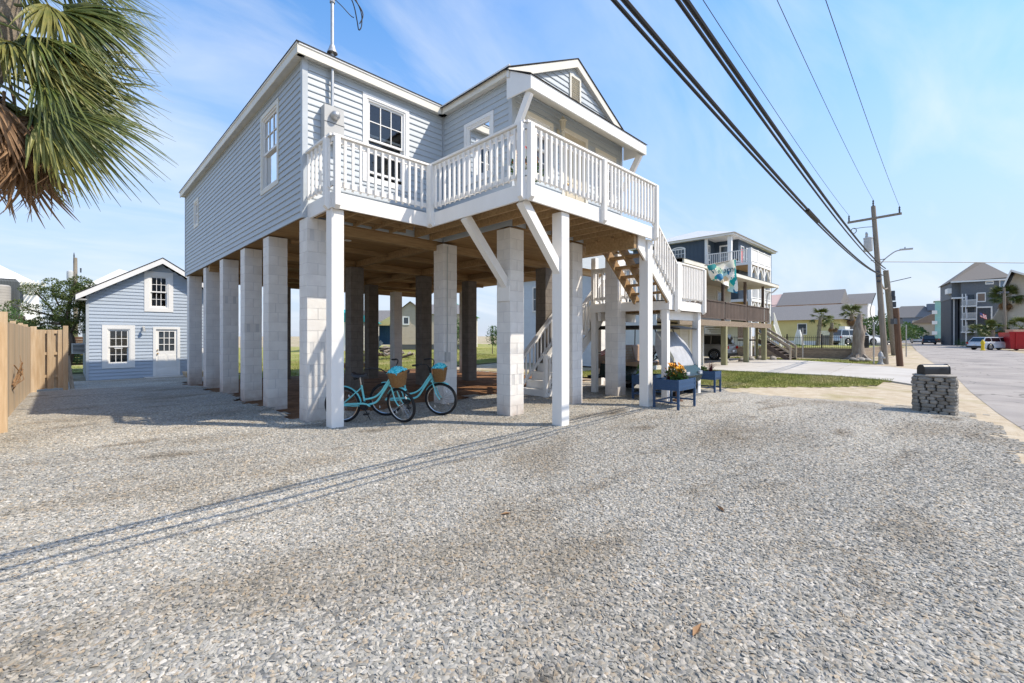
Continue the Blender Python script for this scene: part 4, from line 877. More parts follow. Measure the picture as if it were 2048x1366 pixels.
dl = MB(); dx0, dx1 = SX0 + 1.93, SX0 + 2.59; dl.box(dx0, dx1, SY0 + .005, SY0 + .045, .03, .98); dl.box(dx0, dx0 + .09, SY0 + .005, SY0 + .045, .98, 1.86); dl.box(dx1 - .09, dx1, SY0 + .005, SY0 + .045, .98, 1.86); dl.box(dx0 + .09, dx1 - .09, SY0 + .005, SY0 + .045, 1.77, 1.86); dl.box(dx0 + .09, dx1 - .09, SY0 + .005, SY0 + .045, .98, 1.02)
for k in (1, 2): dl.box(dx0 + .09 + .48 * k / 3 - .012, dx0 + .09 + .48 * k / 3 + .012, SY0, SY0 + .03, 1.02, 1.77); dl.box(dx0 + .09, dx1 - .09, SY0 + .001, SY0 + .029, 1.02 + .75 * k / 3 - .012, 1.02 + .75 * k / 3 + .012)
for a in (.07, .37): dl.box(dx0 + a, dx0 + a + .22, SY0 - .006, SY0 + .006, .42, .85); dl.box(dx0 + a, dx0 + a + .22, SY0 - .006, SY0 + .006, .14, .34)
put('door_leaf', dl, 'white_trim', dd)
for i in range(3):
    for j in range(3): put('pane', MB().box(dx0 + .102 + .16 * i, dx0 + .238 + .16 * i, SY0 + .032, SY0 + .036, 1.034 + .25 * j, 1.256 + .25 * j), 'win_dark', dd)
kn = MB(); kn.ball((dx0 + .05, SY0 - .03, .92), .03); kn.ball((dx0 + .05, SY0 - .02, 1.06), .025); put('door_knob', kn, 'brass', dd, True)
rf = MB(); rx0 = SX0 - .28; zl = SEZ + .07 - ss * (SX0 - rx0) ; rx1 = 2 * SAX - rx0
for xa in (rx0, rx1): rf.add(gslab(xa, SAX, zl + .10, SAZ + .17, SY0 - .35, SY1 + .3, .035), BOXF)
srf = put('roof', rf, 'shingle', shed)
for xa in (rx0, rx1):
    m = MB(); m.add([(xa, SY0 - .34, zl - .09), (SAX, SY0 - .34, SAZ - .03), (SAX, SY0 - .31, SAZ - .03), (xa, SY0 - .31, zl - .09), (xa, SY0 - .34, zl + .098), (SAX, SY0 - .34, SAZ + .168), (SAX, SY0 - .31, SAZ + .168), (xa, SY0 - .31, zl + .098)], BOXF); put('rake_board', m, 'white_trim', srf)
    m = MB(); m.add([(xa, SY0 - .31, zl + .06), (SAX, SY0 - .31, SAZ + .13), (SAX, SY0, SAZ + .13), (xa, SY0, zl + .06)], [(0, 1, 2, 3)]); put('soffit', m, 'white_trim', srf)
put('eave_board', MB().box(rx0, rx0 + .03, SY0 - .31, SY1 + .3, zl - .09, zl + .095), 'white_trim', srf); put('soffit', MB().box(rx0 + .03, SX0, SY0 - .31, SY1 + .3, zl - .07, zl - .05), 'white_trim', srf)
wlm = MB(); wlm.lathe([(.04, 0), (.05, -.03), (.02, -.04)], (SX0 + 1.55, SY0 - .03, 1.93), 10, 'Y'); wlm.tube([(SX0 + 1.55, SY0 - .05, 1.93), (SX0 + 1.55, SY0 - .14, 1.90)], .02, 6); wlm.lathe([(.03, .02), (.055, -.08), (.05, -.1)], (SX0 + 1.55, SY0 - .15, 1.88), 10); put('wall_lamp', wlm, 'meter_grey', shed, True)
acm = MB(); acm.box(SX0 - .38, SX0 + .02, SY0 + 1.0, SY0 + 1.6, .95, 1.33); put('window_unit', acm, 'meter_grey', shed); g_ = MB()
for k in range(6): g_.box(SX0 - .385, SX0 - .378, SY0 + 1.04, SY0 + 1.56, 1.0 + k * .05, 1.025 + k * .05); g_.box(SX0 - .34, SX0 - .04, SY0 + .993, SY0 + 1.0, 1.0 + k * .05, 1.025 + k * .05)
put('grille', g_, 'black_metal', shed)
tag(put('concrete_step', MB().box(SX0 + 1.55, SX0 + 2.75, SY0 - .75, SY0 - .04, -.06, .05), 'concrete'), 'flat concrete slab in front of shed door', 'step')
wst = thing('wooden_step', 'small wooden step beside the shed door and rear pier', 'step', (SX0 + 2.85, SY0 - .8, 0))
for k in range(3): put('plank', MB().box(SX0 + 2.72, SX0 + 3.5, SY0 - .95 + k * .27, SY0 - .70 + k * .27, .16, .20), 'fence_wood', wst)
put('riser', MB().box(SX0 + 2.74, SX0 + 3.48, SY0 - .93, SY0 - .20, -.05, .159), 'fence_wood', wst)
tag(put('leaning_sheet', MB().box(3.56, 4.4, 21.62, 21.68, .02, 1.0).add([(3.56, 21.62, 1.0), (4.4, 21.62, 1.3), (4.4, 21.68, 1.3), (3.56, 21.68, 1.0), (4.4, 21.62, 1.0), (4.4, 21.68, 1.0)], [(0, 4, 1), (3, 2, 5), (0, 1, 2, 3)]), 'white_trim'), 'white board leaning at the shed beside the rear pier', 'board')

KS = 1.1376                                     # the shed stands farther back, on slightly lower ground
for o in list(bpy.data.objects):
    if o.parent is None and o.name.split('.')[0] in ('backyard_shed', 'concrete_step', 'wooden_step', 'leaning_sheet'):
        o.scale = (KS, KS, KS); o.location = (o.location.x * KS, o.location.y * KS, 1.6 - (1.6 - o.location.z) * KS)
# ------------------------------------------------------------------ fence
rl0 = random.Random(2)
fence = thing('wooden_fence', 'new tan wooden privacy fence with gate panel along the gravel drive', 'fence', (-.8, 10, 0))
rf_ = random.Random(8); y = 9.0; i = 0
while y < 20.2:
    h = 1.86 + rf_.uniform(-.012, .012); put('plank', MB().box(-.835, -.815, y, y + .138, -.2, h), 'fence_wood' if i % 9 else 'fence_grey', fence); y += .142; i += 1
for y in (9.0, 11.05, 13.45, 15.85, 18.2, 20.3): put('fence_post', MB().box(*((-.98, -.885) if y != 11.05 else (-.812, -.71)), y, y + .10, -.2, 1.96 if y != 11.05 else 2.0), 'fence_wood', fence)
for z in (.35, 1.0, 1.62): put('fence_rail', MB().box(-.88, -.84, 9, 20.3, z, z + .09), 'fence_wood', fence)
for k, (x0, yo) in enumerate(((-.70, 0), (-.47, .0), (-.235, .0))): put('plank', MB().box(x0, x0 + .15 + (.03 if k == 0 else 0), 20.36, 20.38, -.08, 1.80), 'fence_wood', fence)
for x0 in (-.56, -.33): put('plank', MB().box(x0, x0 + .14, 20.43, 20.45, -.07, 1.79), 'fence_wood', fence)
for z in (.28, 1.0, 1.68): put('fence_rail', MB().box(-.72, -.12, 20.385, 20.425, z, z + .085), 'fence_wood', fence)
put('fence_post', MB().box(-.834, -.70, 20.32, 20.42, -.3, 1.90), 'fence_wood', fence)
put('fence_post', MB().box(-.12, -.0, 20.33, 20.43, -.3, 1.93), 'fence_wood', fence)
tag(put('leaning_board', MB().beam((.10, 20.55, -.18), (-.02, 20.75, .95), .10, .04), 'fence_grey'), 'short grey board leaning beside the gate panel', 'board')
tw = MB()
for k in range(9): tw.tube([(-.80 + rf_.uniform(0, .03), 13.6 + rf_.uniform(-.2, .2), .5 + .1 * k * rf_.random()), (-.72 + rf_.uniform(0, .06), 13.9 + rf_.uniform(-.2, .3), .85 + rf_.uniform(-.2, .2)), (-.74, 14.3, .9 + rf_.uniform(-.2, .3))], [.012, .008, .003], 5)
tag(put('dead_frond', tw, 'palm_dead'), 'dry palm frond caught on the wooden fence', 'frond')

# ------------------------------------------------------------------ bicycles
def make_bike(label, steer):
    b = thing('cruiser_bicycle', label, 'bicycle', group='aqua bicycles under the deck'); W = dict(parent=b, world=False); WB = 1.09; RW = .335
    def wheel_parts(cx, par, M=None):
        def p_(name, mb, mat, parent, smooth=True):
            if M is not None: mb.xf(M)
            return put(name, mb, mat, parent, smooth, world=False)
        ring = lambda R, n=40: [(cx + R * math.cos(2 * pi * k / n), 0, RW + R * math.sin(2 * pi * k / n)) for k in range(n)]
        wh = p_('wheel', MB().tube(ring(.283), .011, 6, closed=True), 'chrome', par); p_('tyre', MB().tube(ring(.308), .027, 8, closed=True), 'tyre', wh)
        sp = MB()
        for k in range(32):
            a = 2 * pi * k / 32; s_ = 1 if k % 2 else -1; a2 = a + s_ * .5
            sp.tube([(cx + .02 * math.cos(a2), s_ * .028, RW + .02 * math.sin(a2)), (cx + .28 * math.cos(a), 0, RW + .28 * math.sin(a))], .0016, 3, caps=False)
        p_('spokes', sp, 'chrome', wh, False); p_('hub', MB().lathe([(.012, -.06), (.02, -.035), (.012, -.02), (.012, .02), (.02, .035), (.012, .06)], (cx, 0, RW), 10, 'Y'), 'chrome', wh)
        rfl = MB()
        for k in (0.9, 4.0): rfl.obox((cx + .2 * math.cos(k), .004, RW + .2 * math.sin(k)), (.012 * math.sin(k) + .004, 0, -.035 * math.cos(k)), (0, .006, 0), (.012 * math.cos(k), 0, .012 * math.sin(k)))
        p_('reflector', rfl, 'flag_white', wh, False)
    wheel_parts(0, b)
    f = MB(); f.tube([(.885, 0, .86), (.93, 0, .71)], .021, 10); f.tube([(.355, 0, .70), (.415, 0, .33)], .018, 10)
    f.tube(arc([(.89, 0, .83), (.80, 0, .70), (.70, 0, .56), (.58, 0, .47), (.40, 0, .43)], 6), .018, 9); f.tube(arc([(.905, 0, .78), (.84, 0, .70), (.74, 0, .55), (.62, 0, .385), (.43, 0, .325)], 6), .02, 9)
    for s_ in (-1, 1): f.tube(arc([(.355, s_ * .018, .65), (.22, s_ * .05, .53), (0, s_ * .062, .345)], 5), .009, 7); f.tube([(.415, s_ * .03, .325), (.2, s_ * .055, .32), (0, s_ * .062, .335)], .010, 7)
    f.lathe([(.026, -.04), (.026, .04)], (.415, 0, .325), 12, 'Y'); fr = put('frame', f, 'aqua', smooth=True, **W)
    put('chain_guard', MB().prism([(x, -.062, z) for x, z in ((.0, .345), (.06, .372), (.40, .385), (.50, .36), (.53, .31), (.50, .315), (.46, .345), (.38, .352), (.06, .338))], (0, .012, 0)), 'aqua', **W)
    def fender(cx, a0, a1, R=.352, w_=.030):
        vs_ = []; n = 22
        for k in range(n + 1):
            a = math.radians(a0 + (a1 - a0) * k / n)
            for q, dr in ((-1, -.012), (-.5, 0), (.5, 0), (1, -.012)): vs_.append((cx + (R + dr) * math.cos(a), q * w_, RW + (R + dr) * math.sin(a)))
        return MB().add(vs_, [(4 * k + j, 4 * k + j + 1, 4 * k + 5 + j, 4 * k + 4 + j) for k in range(n) for j in range(3)])
    put('fender', fender(0, 105, -5), 'aqua', smooth=True, **W)
    put('seat_post', MB().tube([(.355, 0, .69), (.335, 0, .84)], .013, 8), 'chrome', **W)
    sd_ = MB(); N = 10; vs_ = []
    for k in range(N + 1):
        t = k / N; x = .20 + .27 * t; hw = .105 * (1 - t) ** .7 + .018 + (.0 if t else -.03); zt = .925 - .02 * math.sin(pi * t) + (.02 if t < .2 else 0)
        for q in (-1, -.8, -.35, .35, .8, 1): vs_.append((x, q * hw, zt - (.0 if abs(q) < .5 else .012 if abs(q) < .9 else .055)))
    sd_.add(vs_, [(6 * k + j, 6 * k + j + 1, 6 * k + 7 + j, 6 * k + 6 + j) for k in range(N) for j in range(5)] + [(0, 6 * 0 + 1, 2, 3, 4, 5)]); put('saddle', sd_, 'black_plastic', smooth=True, **W)
    spg = MB()
    for s_ in (-1, 1): spg.tube([(.24, s_ * .05, .80), (.24, s_ * .05, .88)], .016, 7); spg.tube([(.24, s_ * .05, .80), (.335, 0, .835)], .006, 5)
    put('saddle_spring', spg, 'black_metal', **W)
    cr = MB(); cr.lathe([(.085, -.058), (.085, -.054)], (.415, 0, .325), 24, 'Y'); cr.tube([(.415, -.075, .325), (.47, -.08, .19)], .010, 6); cr.tube([(.415, .075, .325), (.36, .08, .46)], .010, 6); cr.box(.43, .52, -.17, -.085, .178, .2); cr.box(.31, .40, .085, .17, .452, .474); put('crank', cr, 'black_metal', **W)
    put('kickstand', MB().tube([(.36, .05, .30), (.44, .19, .005)], .008, 6), 'black_metal', **W)
    # steered front end
    ax = V((.965, 0, .55)); hd = (V((.885, 0, .86)) - V((.93, 0, .71))).normalized(); M = Matrix.Translation(ax) @ Matrix.Rotation(steer, 4, hd) @ Matrix.Translation(-ax)
    fk = MB()
    for s_ in (-1, 1): fk.tube(arc([(.935, s_ * .045, .69), (.975, s_ * .055, .56), (1.02, s_ * .06, .43), (1.09, s_ * .062, .335)], 5), [.014] * 11 + [.011] * 5, 8)
    fk.box(.90, .95, -.055, .055, .685, .715); put('fork', fk.xf(M), 'aqua', smooth=True, **W); put('fender', fender(WB, 150, 62).xf(M), 'aqua', smooth=True, **W); wheel_parts(WB, b, M)
    hb = MB(); hb.tube([(.885, 0, .86), (.865, 0, .94)], .014, 8); hb.tube([(.865, 0, .94), (.90, 0, .955)], .016, 8)
    for s_ in (-1, 1): hb.tube(arc([(.90, 0, .955), (.90, s_ * .10, .965), (.89, s_ * .22, 1.06), (.80, s_ * .32, 1.09), (.66, s_ * .345, 1.07)], 6), .011, 8)
    put('handlebar', hb.xf(M), 'black_metal', smooth=True, **W); gp = MB()
    for s_ in (-1, 1): gp.tube([(.76, s_ * .335, 1.085), (.64, s_ * .347, 1.067)], .018, 9)
    put('grip', gp.xf(M), 'black_rubber', smooth=True, **W)
    bk = MB(); n = 28; prof = [(0.10, .70), (.115, .705), (.165, .97), (.172, .985), (.162, .985), (.158, .965), (.108, .72)]
    for r_, z in prof:
        pass
    vs_ = []
    for r_, z in prof:
        for k in range(n):
            a = 2 * pi * k / n; c_, s_ = math.cos(a), math.sin(a); e_ = (abs(c_) ** 3 + abs(s_) ** 3) ** (-1 / 3); wv = .003 * (1 if k % 2 else -1) if .7 < z < .975 else 0
            vs_.append((1.075 + (r_ * .80 + wv) * c_ * e_, (r_ * 1.08 + wv) * s_ * e_, z))
    bk.add(vs_, [(i * n + k, i * n + (k + 1) % n, (i + 1) * n + (k + 1) % n, (i + 1) * n + k) for i in range(len(prof) - 1) for k in range(n)] + [tuple(range(n - 1, -1, -1)), tuple((len(prof) - 1) * n + k for k in range(n))])
    bsk = put('basket', bk.xf(M), 'wicker', **W); wv = MB()
    for z in [.72 + .028 * q for q in range(9)]:
        r_ = .118 + (z - .705) * .19; pts = []
        for k in range(n):
            a = 2 * pi * k / n; c_, s_ = math.cos(a), math.sin(a); e_ = (abs(c_) ** 3 + abs(s_) ** 3) ** (-1 / 3); pts.append((1.075 + r_ * .82 * c_ * e_, r_ * 1.10 * s_ * e_, z + .004 * (1 if k % 2 else -1)))
        wv.tube([M @ V(p) for p in pts], .006, 4, closed=True)
    put('weave', wv, 'wicker', bsk, world=False)
    return b, M
def towel(b, M, label, seed):
    r = random.Random(seed); m = MB(); n = 14; vs_ = []
    for i in range(n + 1):
        for j in range(n + 1):
            x, y = -.12 + .24 * i / n, -.16 + .32 * j / n; q = max(0, 1 - (x / .13) ** 2) * max(0, 1 - (y / .17) ** 2)
            vs_.append((1.075 + x, y, .95 + .11 * q ** .5 + r.uniform(-.018, .018)))
    m.add(vs_, [(i * (n + 1) + j, (i + 1) * (n + 1) + j, (i + 1) * (n + 1) + j + 1, i * (n + 1) + j + 1) for i in range(n) for j in range(n)])
    m.xf(M); o = put('beach_towel', m, 'towel', smooth=True); o.location = b.location; o.rotation_euler = b.rotation_euler; tag(o, label, 'towel', 'towels in the bicycle baskets')
def place_bike(label, p, q, steer, lean, tl, seed):
    b, M = make_bike(label, steer); d = V((q[0] - p[0], q[1] - p[1], 0)); b.location = (*p, 0.005); b.rotation_euler = (lean, 0, math.atan2(d.y, d.x)); towel(b, M, tl, seed); return b
place_bike('aqua cruiser bicycle nearest the deck post, front wheel turned', (3.58, 7.98), (4.37, 7.18), -.50, .07, 'turquoise towel in the basket of the bicycle by the deck post', 3)
place_bike('aqua cruiser bicycle behind, in front of the middle white pier', (4.50, 8.05), (5.33, 7.28), -.18, .07, 'turquoise towel in basket in front of the middle pier', 5)

# ------------------------------------------------------------------ planters and their plants
def planter(loc, rz, L, Wd, label, H=.65):
    t = thing('garden_planter', label, 'planter', loc, rz, 'navy raised planters'); W = dict(parent=t, world=False)
    for x in (0, L - .045):
        for y in (0, Wd - .045): put('leg', MB().box(x, x + .045, y, y + .045, 0, H), 'planter_blue', **W)
    for (x0, x1, y0, y1) in ((.045, L - .045, .008, .024), (.045, L - .045, Wd - .024, Wd - .008), (.008, .024, .045, Wd - .045), (L - .024, L - .008, .045, Wd - .045)):
        m = MB(); m.box(x0, x1, y0, y1, H - .24, H - .005); o_ = -.006 if y1 < .1 and x1 > .1 else 0
        if x1 - x0 > .1: ys = (y0 - .006, y0) if y0 < .1 else (y1, y1 + .006); m.box(x0, x1, *ys, H - .20, H - .15); m.box(x0, x1, *ys, H - .09, H - .05)
        else: xs = (x0 - .006, x0) if x0 < .1 else (x1, x1 + .006); m.box(*xs, y0, y1, H - .20, H - .15); m.box(*xs, y0, y1, H - .09, H - .05)
        put('panel', m, 'planter_blue', **W)
    for x in (.01, L - .035): put('stretcher', MB().box(x, x + .025, .045, Wd - .045, .13, .165), 'planter_blue', **W)
    put('stretcher', MB().box(.035, L - .035, Wd - .035, Wd - .012, .13, .165), 'planter_blue', **W)
    bl = MB()
    for x in (.022, L - .022):
        for z in (H - .03, H - .22): bl.lathe([(.008, -.004), (.005, -.009)], (x, 0, z), 6, 'Y')
    for x in (.25 * L, .5 * L, .75 * L): bl.lathe([(.008, .004), (.005, -.004)], (x, 0, H - .225), 6, 'Y')
    put('bolt', bl, 'chrome', **W); put('soil', MB().box(.025, L - .025, .025, Wd - .025, H - .10, H - .05), 'soil', **W)
    return t
def flowers(base, rad, n, h, label, seed, petal='petal', fs=.052):
    r = random.Random(seed); t = thing('flowering_plant', label, 'flower', base); st = MB(); fo = MB(); W = dict(parent=t, world=False); heads = []
    for k in range(n):
        a = r.uniform(0, 6.28); q = rad * r.random() ** .5; top = V((q * math.cos(a) * 1.2, q * math.sin(a), h * r.uniform(.55, 1.05))); st.tube([(q * .4 * math.cos(a), q * .4 * math.sin(a), 0), (top.x * .8, top.y * .8, top.z * .5), top], .003, 4)
        nd = V((r.uniform(-.5, .5) + .15, r.uniform(-.9, .1) - .3, r.uniform(.3, .9))).normalized(); u = nd.cross(V((.3, .2, 1))).normalized(); v = nd.cross(u); m = MB(); s_ = fs * r.uniform(.75, 1.2); N = 11
        for i in range(N):
            b0 = 2 * pi * i / N; d = u * math.cos(b0) + v * math.sin(b0); sd_ = (u * -math.sin(b0) + v * math.cos(b0)) * s_ * .27
            m.add([top + d * s_ * .2, top + d * s_ * .65 + sd_ + nd * .006, top + d * s_ * 1.05 + nd * r.uniform(-.008, .006), top + d * s_ * .65 - sd_ + nd * .006], [(0, 1, 2, 3)])
        m.mat(1).ball(top + nd * .004, s_ * .30, 7, 4); heads.append(m)
    put('stems', st, 'leaf_green', **W); leaf_cloud(fo, [(0, 0, h * .38, rad * 1.15, rad, h * .4)], 170, .085, seed); put('foliage', fo, 'leaf_green', **W)
    for m in heads: put('flower_head', m, [petal, 'flower_eye'], **W)
    return t
def grass_tuft(base, rad, n, h, label, seed, mat='leaf_purple'):
    r = random.Random(seed); m = MB()
    for k in range(n):
        a = r.uniform(0, 6.28); q = rad * r.uniform(.3, 1); hh = h * r.uniform(.6, 1.1); p0 = V((r.uniform(-.03, .03), r.uniform(-.03, .03), 0)); d = V((math.cos(a), math.sin(a), 0)); sd_ = V((-d.y, d.x, 0)); vs_ = []
        for j in range(5): t_ = j / 4; c = p0 + d * q * t_ ** 1.5 + V((0, 0, hh * (t_ - .22 * t_ * t_))); w_ = .009 * (1 - t_ * .9); vs_ += [c - sd_ * w_, c + sd_ * w_]
        m.add(vs_, [(2 * j, 2 * j + 1, 2 * j + 3, 2 * j + 2) for j in range(4)])
    o = put('grass_plant', m, mat); o.location = base; return tag(o, label, 'plant')
planter((9.26, 4.20, 0), 0, .88, .60, 'navy raised planter with yellow flowers in front of the deck post')
flowers((9.62, 4.46, .58), .20, 34, .38, 'yellow black-eyed daisies in the front navy planter', 21)
flowers((9.50, 4.40, .58), .12, 9, .22, 'low orange blooms at the near end of the front planter', 22, 'petal', .03)
flowers((9.86, 4.40, .58), .07, 5, .16, 'white flowers between daisies and purple grass in front planter', 24, 'petal_white', .03)
grass_tuft((9.42, 4.50, .58), .30, 46, .34, 'purple grass spilling over the outer end of the front planter', 5); grass_tuft((9.66, 4.32, .58), .18, 30, .24, 'purple grass below the daisies of the front planter', 6); grass_tuft((9.98, 4.48, .58), .24, 50, .42, 'tall purple grass at the far end of the front planter', 7)
planter((12.72, 4.73, 0), 0, .46, 1.0, 'navy raised planter behind the landing post, end-on to the drive', H=.61)
flowers((12.9, 5.42, .55), .20, 16, .42, 'yellow daisies in the navy planter behind the landing post', 31); grass_tuft((12.98, 4.95, .55), .26, 48, .40, 'purple grass at the open end of the rear planter', 8); grass_tuft((12.86, 5.66, .55), .26, 40, .42, 'purple grass behind the landing post planter', 9)
flowers((12.9, 5.16, .55), .08, 5, .2, 'white and pink blooms in the rear navy planter', 33, 'petal_white', .03)
planter((10.12, 5.32, 0), 0, .75, .5, 'navy raised planter half hidden behind the tall deck post', H=.62)
flowers((10.3, 5.55, .56), .16, 12, .46, 'orange daisies in the half hidden planter', 35); grass_tuft((10.45, 5.5, .56), .30, 44, .40, 'purple grass in the half hidden planter', 10)
sp_ = thing('round_side_table', 'round wooden side table with pale top behind the planters', 'table', (10.62, 4.86, 0))
put('table_top', MB().lathe([(.20, .70), (.21, .71), (.21, .76), (.20, .775), (.185, .775), (.18, .765)], (10.62, 4.86, 0), 28), 'fence_wood', sp_, True); put('table_leg', MB().lathe([(.14, .0), (.13, .03), (.035, .06), (.03, .70)], (10.62, 4.86, 0), 14), 'pole_brown', sp_, True)
put('table_inlay', MB().lathe([(.178, .766), (.178, .770)], (10.62, 4.86, 0), 24), 'meter_grey', sp_)
# hanging basket on the deck
hbk = thing('flower_pot', 'pot of red and yellow flowers standing behind the deck corner railing', 'flower pot', (5.62, 5.35, DZ)); put('pot', MB().lathe([(.11, 0), (.16, .26), (.17, .28), (.15, .28), (.14, .24)], (0, 0, 0), 16), 'white_trim', hbk, True, world=False)
flowers((5.62, 5.35, DZ + .24), .20, 26, .50, 'red flowers in the pot behind the deck railing', 41, 'petal_red', .05); flowers((5.68, 5.28, DZ + .24), .20, 14, .40, 'yellow flowers in the pot behind the deck railing', 42, 'petal', .05)

# ------------------------------------------------------------------ golf cart (faces the street, under the landing)
cart = thing('golf_cart', 'dark green golf cart with tan seats parked under the landing', 'golf cart', (11.8, 6.3, 0)); CX0, CX1 = 11.22, 12.38
def cpr(name, prof, x0, x1, mat, smooth=False): return put(name, MB().prism([(x0, y, z) for y, z in prof], (x1 - x0, 0, 0)), mat, cart, smooth)
cpr('body', [(7.55, .42), (7.5, .78), (6.75, .82), (6.62, .50), (5.85, .40), (5.62, .48), (5.45, .88), (5.05, .80), (4.92, .55), (5.0, .38), (5.25, .34), (7.2, .30)], CX0 + .02, CX1 - .02, 'cart_green')
cpr('floor', [(5.5, .36), (6.7, .36), (6.7, .31), (5.5, .31)], CX0 - .02, CX1 + .02, 'black_plastic')
for s_, x in ((0, CX0 + .02), (1, CX1 - .56)): cpr('seat_cushion', [(6.18, .74), (6.14, .84), (6.2, .88), (6.68, .86), (6.72, .76)], x, x + .54, 'cart_tan'); cpr('seat_back', [(6.68, .86), (6.78, 1.30), (6.83, 1.34), (6.9, 1.3), (6.80, .86)], x, x + .54, 'cart_tan')
q_ = MB()
for k in range(5): q_.box(CX0 + .06, CX0 + .52, 6.69 + .018 * k, 6.71 + .018 * k, .93 + .075 * k, .98 + .075 * k)
put('seat_stitching', q_, 'fence_grey', cart)
cpr('rear_seat_cushion', [(7.0, .76), (7.0, .86), (7.45, .86), (7.48, .76)], CX0 + .03, CX1 - .03, 'cart_tan'); cpr('rear_seat_back', [(6.92, .88), (6.86, 1.3), (6.94, 1.32), (7.02, .88)], CX0 + .03, CX1 - .03, 'cart_tan')
cpr('foot_rest', [(7.55, .34), (7.55, .40), (7.98, .40), (7.98, .34)], CX0 + .03, CX1 - .03, 'black_plastic')
cpr('tail_panel', [(7.62, .62), (7.60, 1.05), (7.68, 1.06), (7.70, .62)], CX0 + .06, CX1 - .06, 'cart_tan')
rr = MB()
for x in (CX0 + .03, CX1 - .03): rr.tube([(x, 7.0, .45), (x, 7.7, .42), (x, 7.74, 1.08), (x, 7.60, 1.1)], .016, 6)
rr.tube([(CX0 + .03, 7.6, 1.1), (CX1 - .03, 7.6, 1.1)], .016, 6); put('grab_rail', rr, 'black_metal', cart)
st = MB()
for x in (CX0 + .04, CX1 - .04): st.tube([(x, 5.42, .86), (x, 5.62, 1.35), (x, 5.78, 1.80)], .016, 6); st.tube([(x, 7.0, .82), (x, 6.98, 1.80)], .016, 6)
put('roof_strut', st, 'black_metal', cart)
cpr('roof', [(5.05, 1.775), (5.3, 1.80), (5.6, 1.79), (7.6, 1.79), (7.85, 1.83), (7.85, 1.86), (7.5, 1.90), (5.6, 1.89), (5.05, 1.80)], CX0 - .03, CX1 + .03, 'black_plastic')
cv = MB(); n = 12; vs_ = []
for i in range(n + 1):
    for j in range(n + 1):
        t_, s_ = i / n, j / n; y = 5.72 - .62 * t_ - .10 * math.sin(pi * t_); z = 1.72 - 1.02 * t_; vs_.append((CX0 - .02 + (CX1 - CX0 + .04) * s_, y - .03 * math.sin(pi * s_) + .012 * math.sin(9 * s_ + 5 * t_), z + .01 * math.sin(12 * t_ + 4 * s_)))
cv.add(vs_, [(i * (n + 1) + j, (i + 1) * (n + 1) + j, (i + 1) * (n + 1) + j + 1, i * (n + 1) + j + 1) for i in range(n) for j in range(n)])
for xx in (CX0 - .02, CX1 + .02): cv.add([(xx, 5.72, 1.72), (xx, 5.35, 1.15), (xx, 5.1, .70), (xx, 5.6, .82), (xx, 5.75, 1.3)], [(0, 1, 2, 3, 4)])
put('windshield_cover', cv, 'cover_grey', cart, True)
put('steering_wheel', MB().tube([(CX0 + .30 + .17 * math.cos(a * pi / 10), 5.88 - .10 * math.sin(a * pi / 10), 1.05 + .14 * math.sin(a * pi / 10)) for a in range(20)], .016, 6, closed=True).tube([(CX0 + .30, 5.62, .80), (CX0 + .30, 5.88, 1.05)], .02, 6), 'black_plastic', cart)
for x in (CX0 + .05, CX1 - .25):
    for y in (5.28, 7.12):
        wlp = put('wheel', MB().lathe([(.12, .0), (.235, .0), (.25, .03), (.25, .17), (.235, .20), (.12, .20)], (x, y, .25), 20, 'X'), 'tyre', cart, True); put('rim', MB().lathe([(.13, -.004), (.05, -.01), (.04, .19), (.13, .204)], (x, y, .25), 14, 'X'), 'rim', wlp)
put('headlight', MB().box(CX0 + .1, CX0 + .26, 4.905, 4.95, .58, .66).box(CX1 - .26, CX1 - .1, 4.905, 4.95, .58, .66), 'lamp_clear', cart)
bg = MB(); leaf_cloud(bg, [(11.55, 6.1, 1.02, .18, .2, .22)], 10, .02, 2); bg.ball((11.52, 6.12, 1.06), (.17, .19, .24), 10, 7); bg.ball((11.6, 6.0, 1.22), (.1, .12, .12), 8, 5)
tag(put('folded_cover', bg, 'cover_grey', smooth=True), 'grey cloth bundle on the golf cart seat', 'cloth'); tag(put('blue_cushion', MB().cbox(11.78, 12.1, 6.35, 6.55, .86, 1.25, .04), 'cushion_blue'), 'blue cushion on the golf cart front seat', 'cushion')
def stripes_flag(name, p, u, v, w_, h, label):
    t = thing(name, label, 'flag', p); u, v = V(u).normalized(), V(v).normalized(); nn = u.cross(v); m = MB()
    for i in range(7):
        m.k = i % 2
        for j in range(6):
            a, b = j / 6 * w_, (j + 1) / 6 * w_; k = lambda q: nn * (.03 * math.sin(q * 14)); m.add([u * a + v * (h * i / 7) + k(a), u * b + v * (h * i / 7) + k(b), u * b + v * (h * (i + 1) / 7) + k(b), u * a + v * (h * (i + 1) / 7) + k(a)], [(0, 1, 2, 3)])
    put('cloth', m, ['flag_red', 'flag_white'], t, world=False); put('canton', MB().obox(u * w_ * .2 + v * h * .74 + nn * .02, u * w_ * .2, v * h * .26, nn * .012), 'flag_blue', t, world=False); return t
stripes_flag('small_flag', (11.25, 7.25, 1.12), (-.4, .8, -.5), (.2, .3, .9), .22, .14, 'small striped flag on the rear of the golf cart')

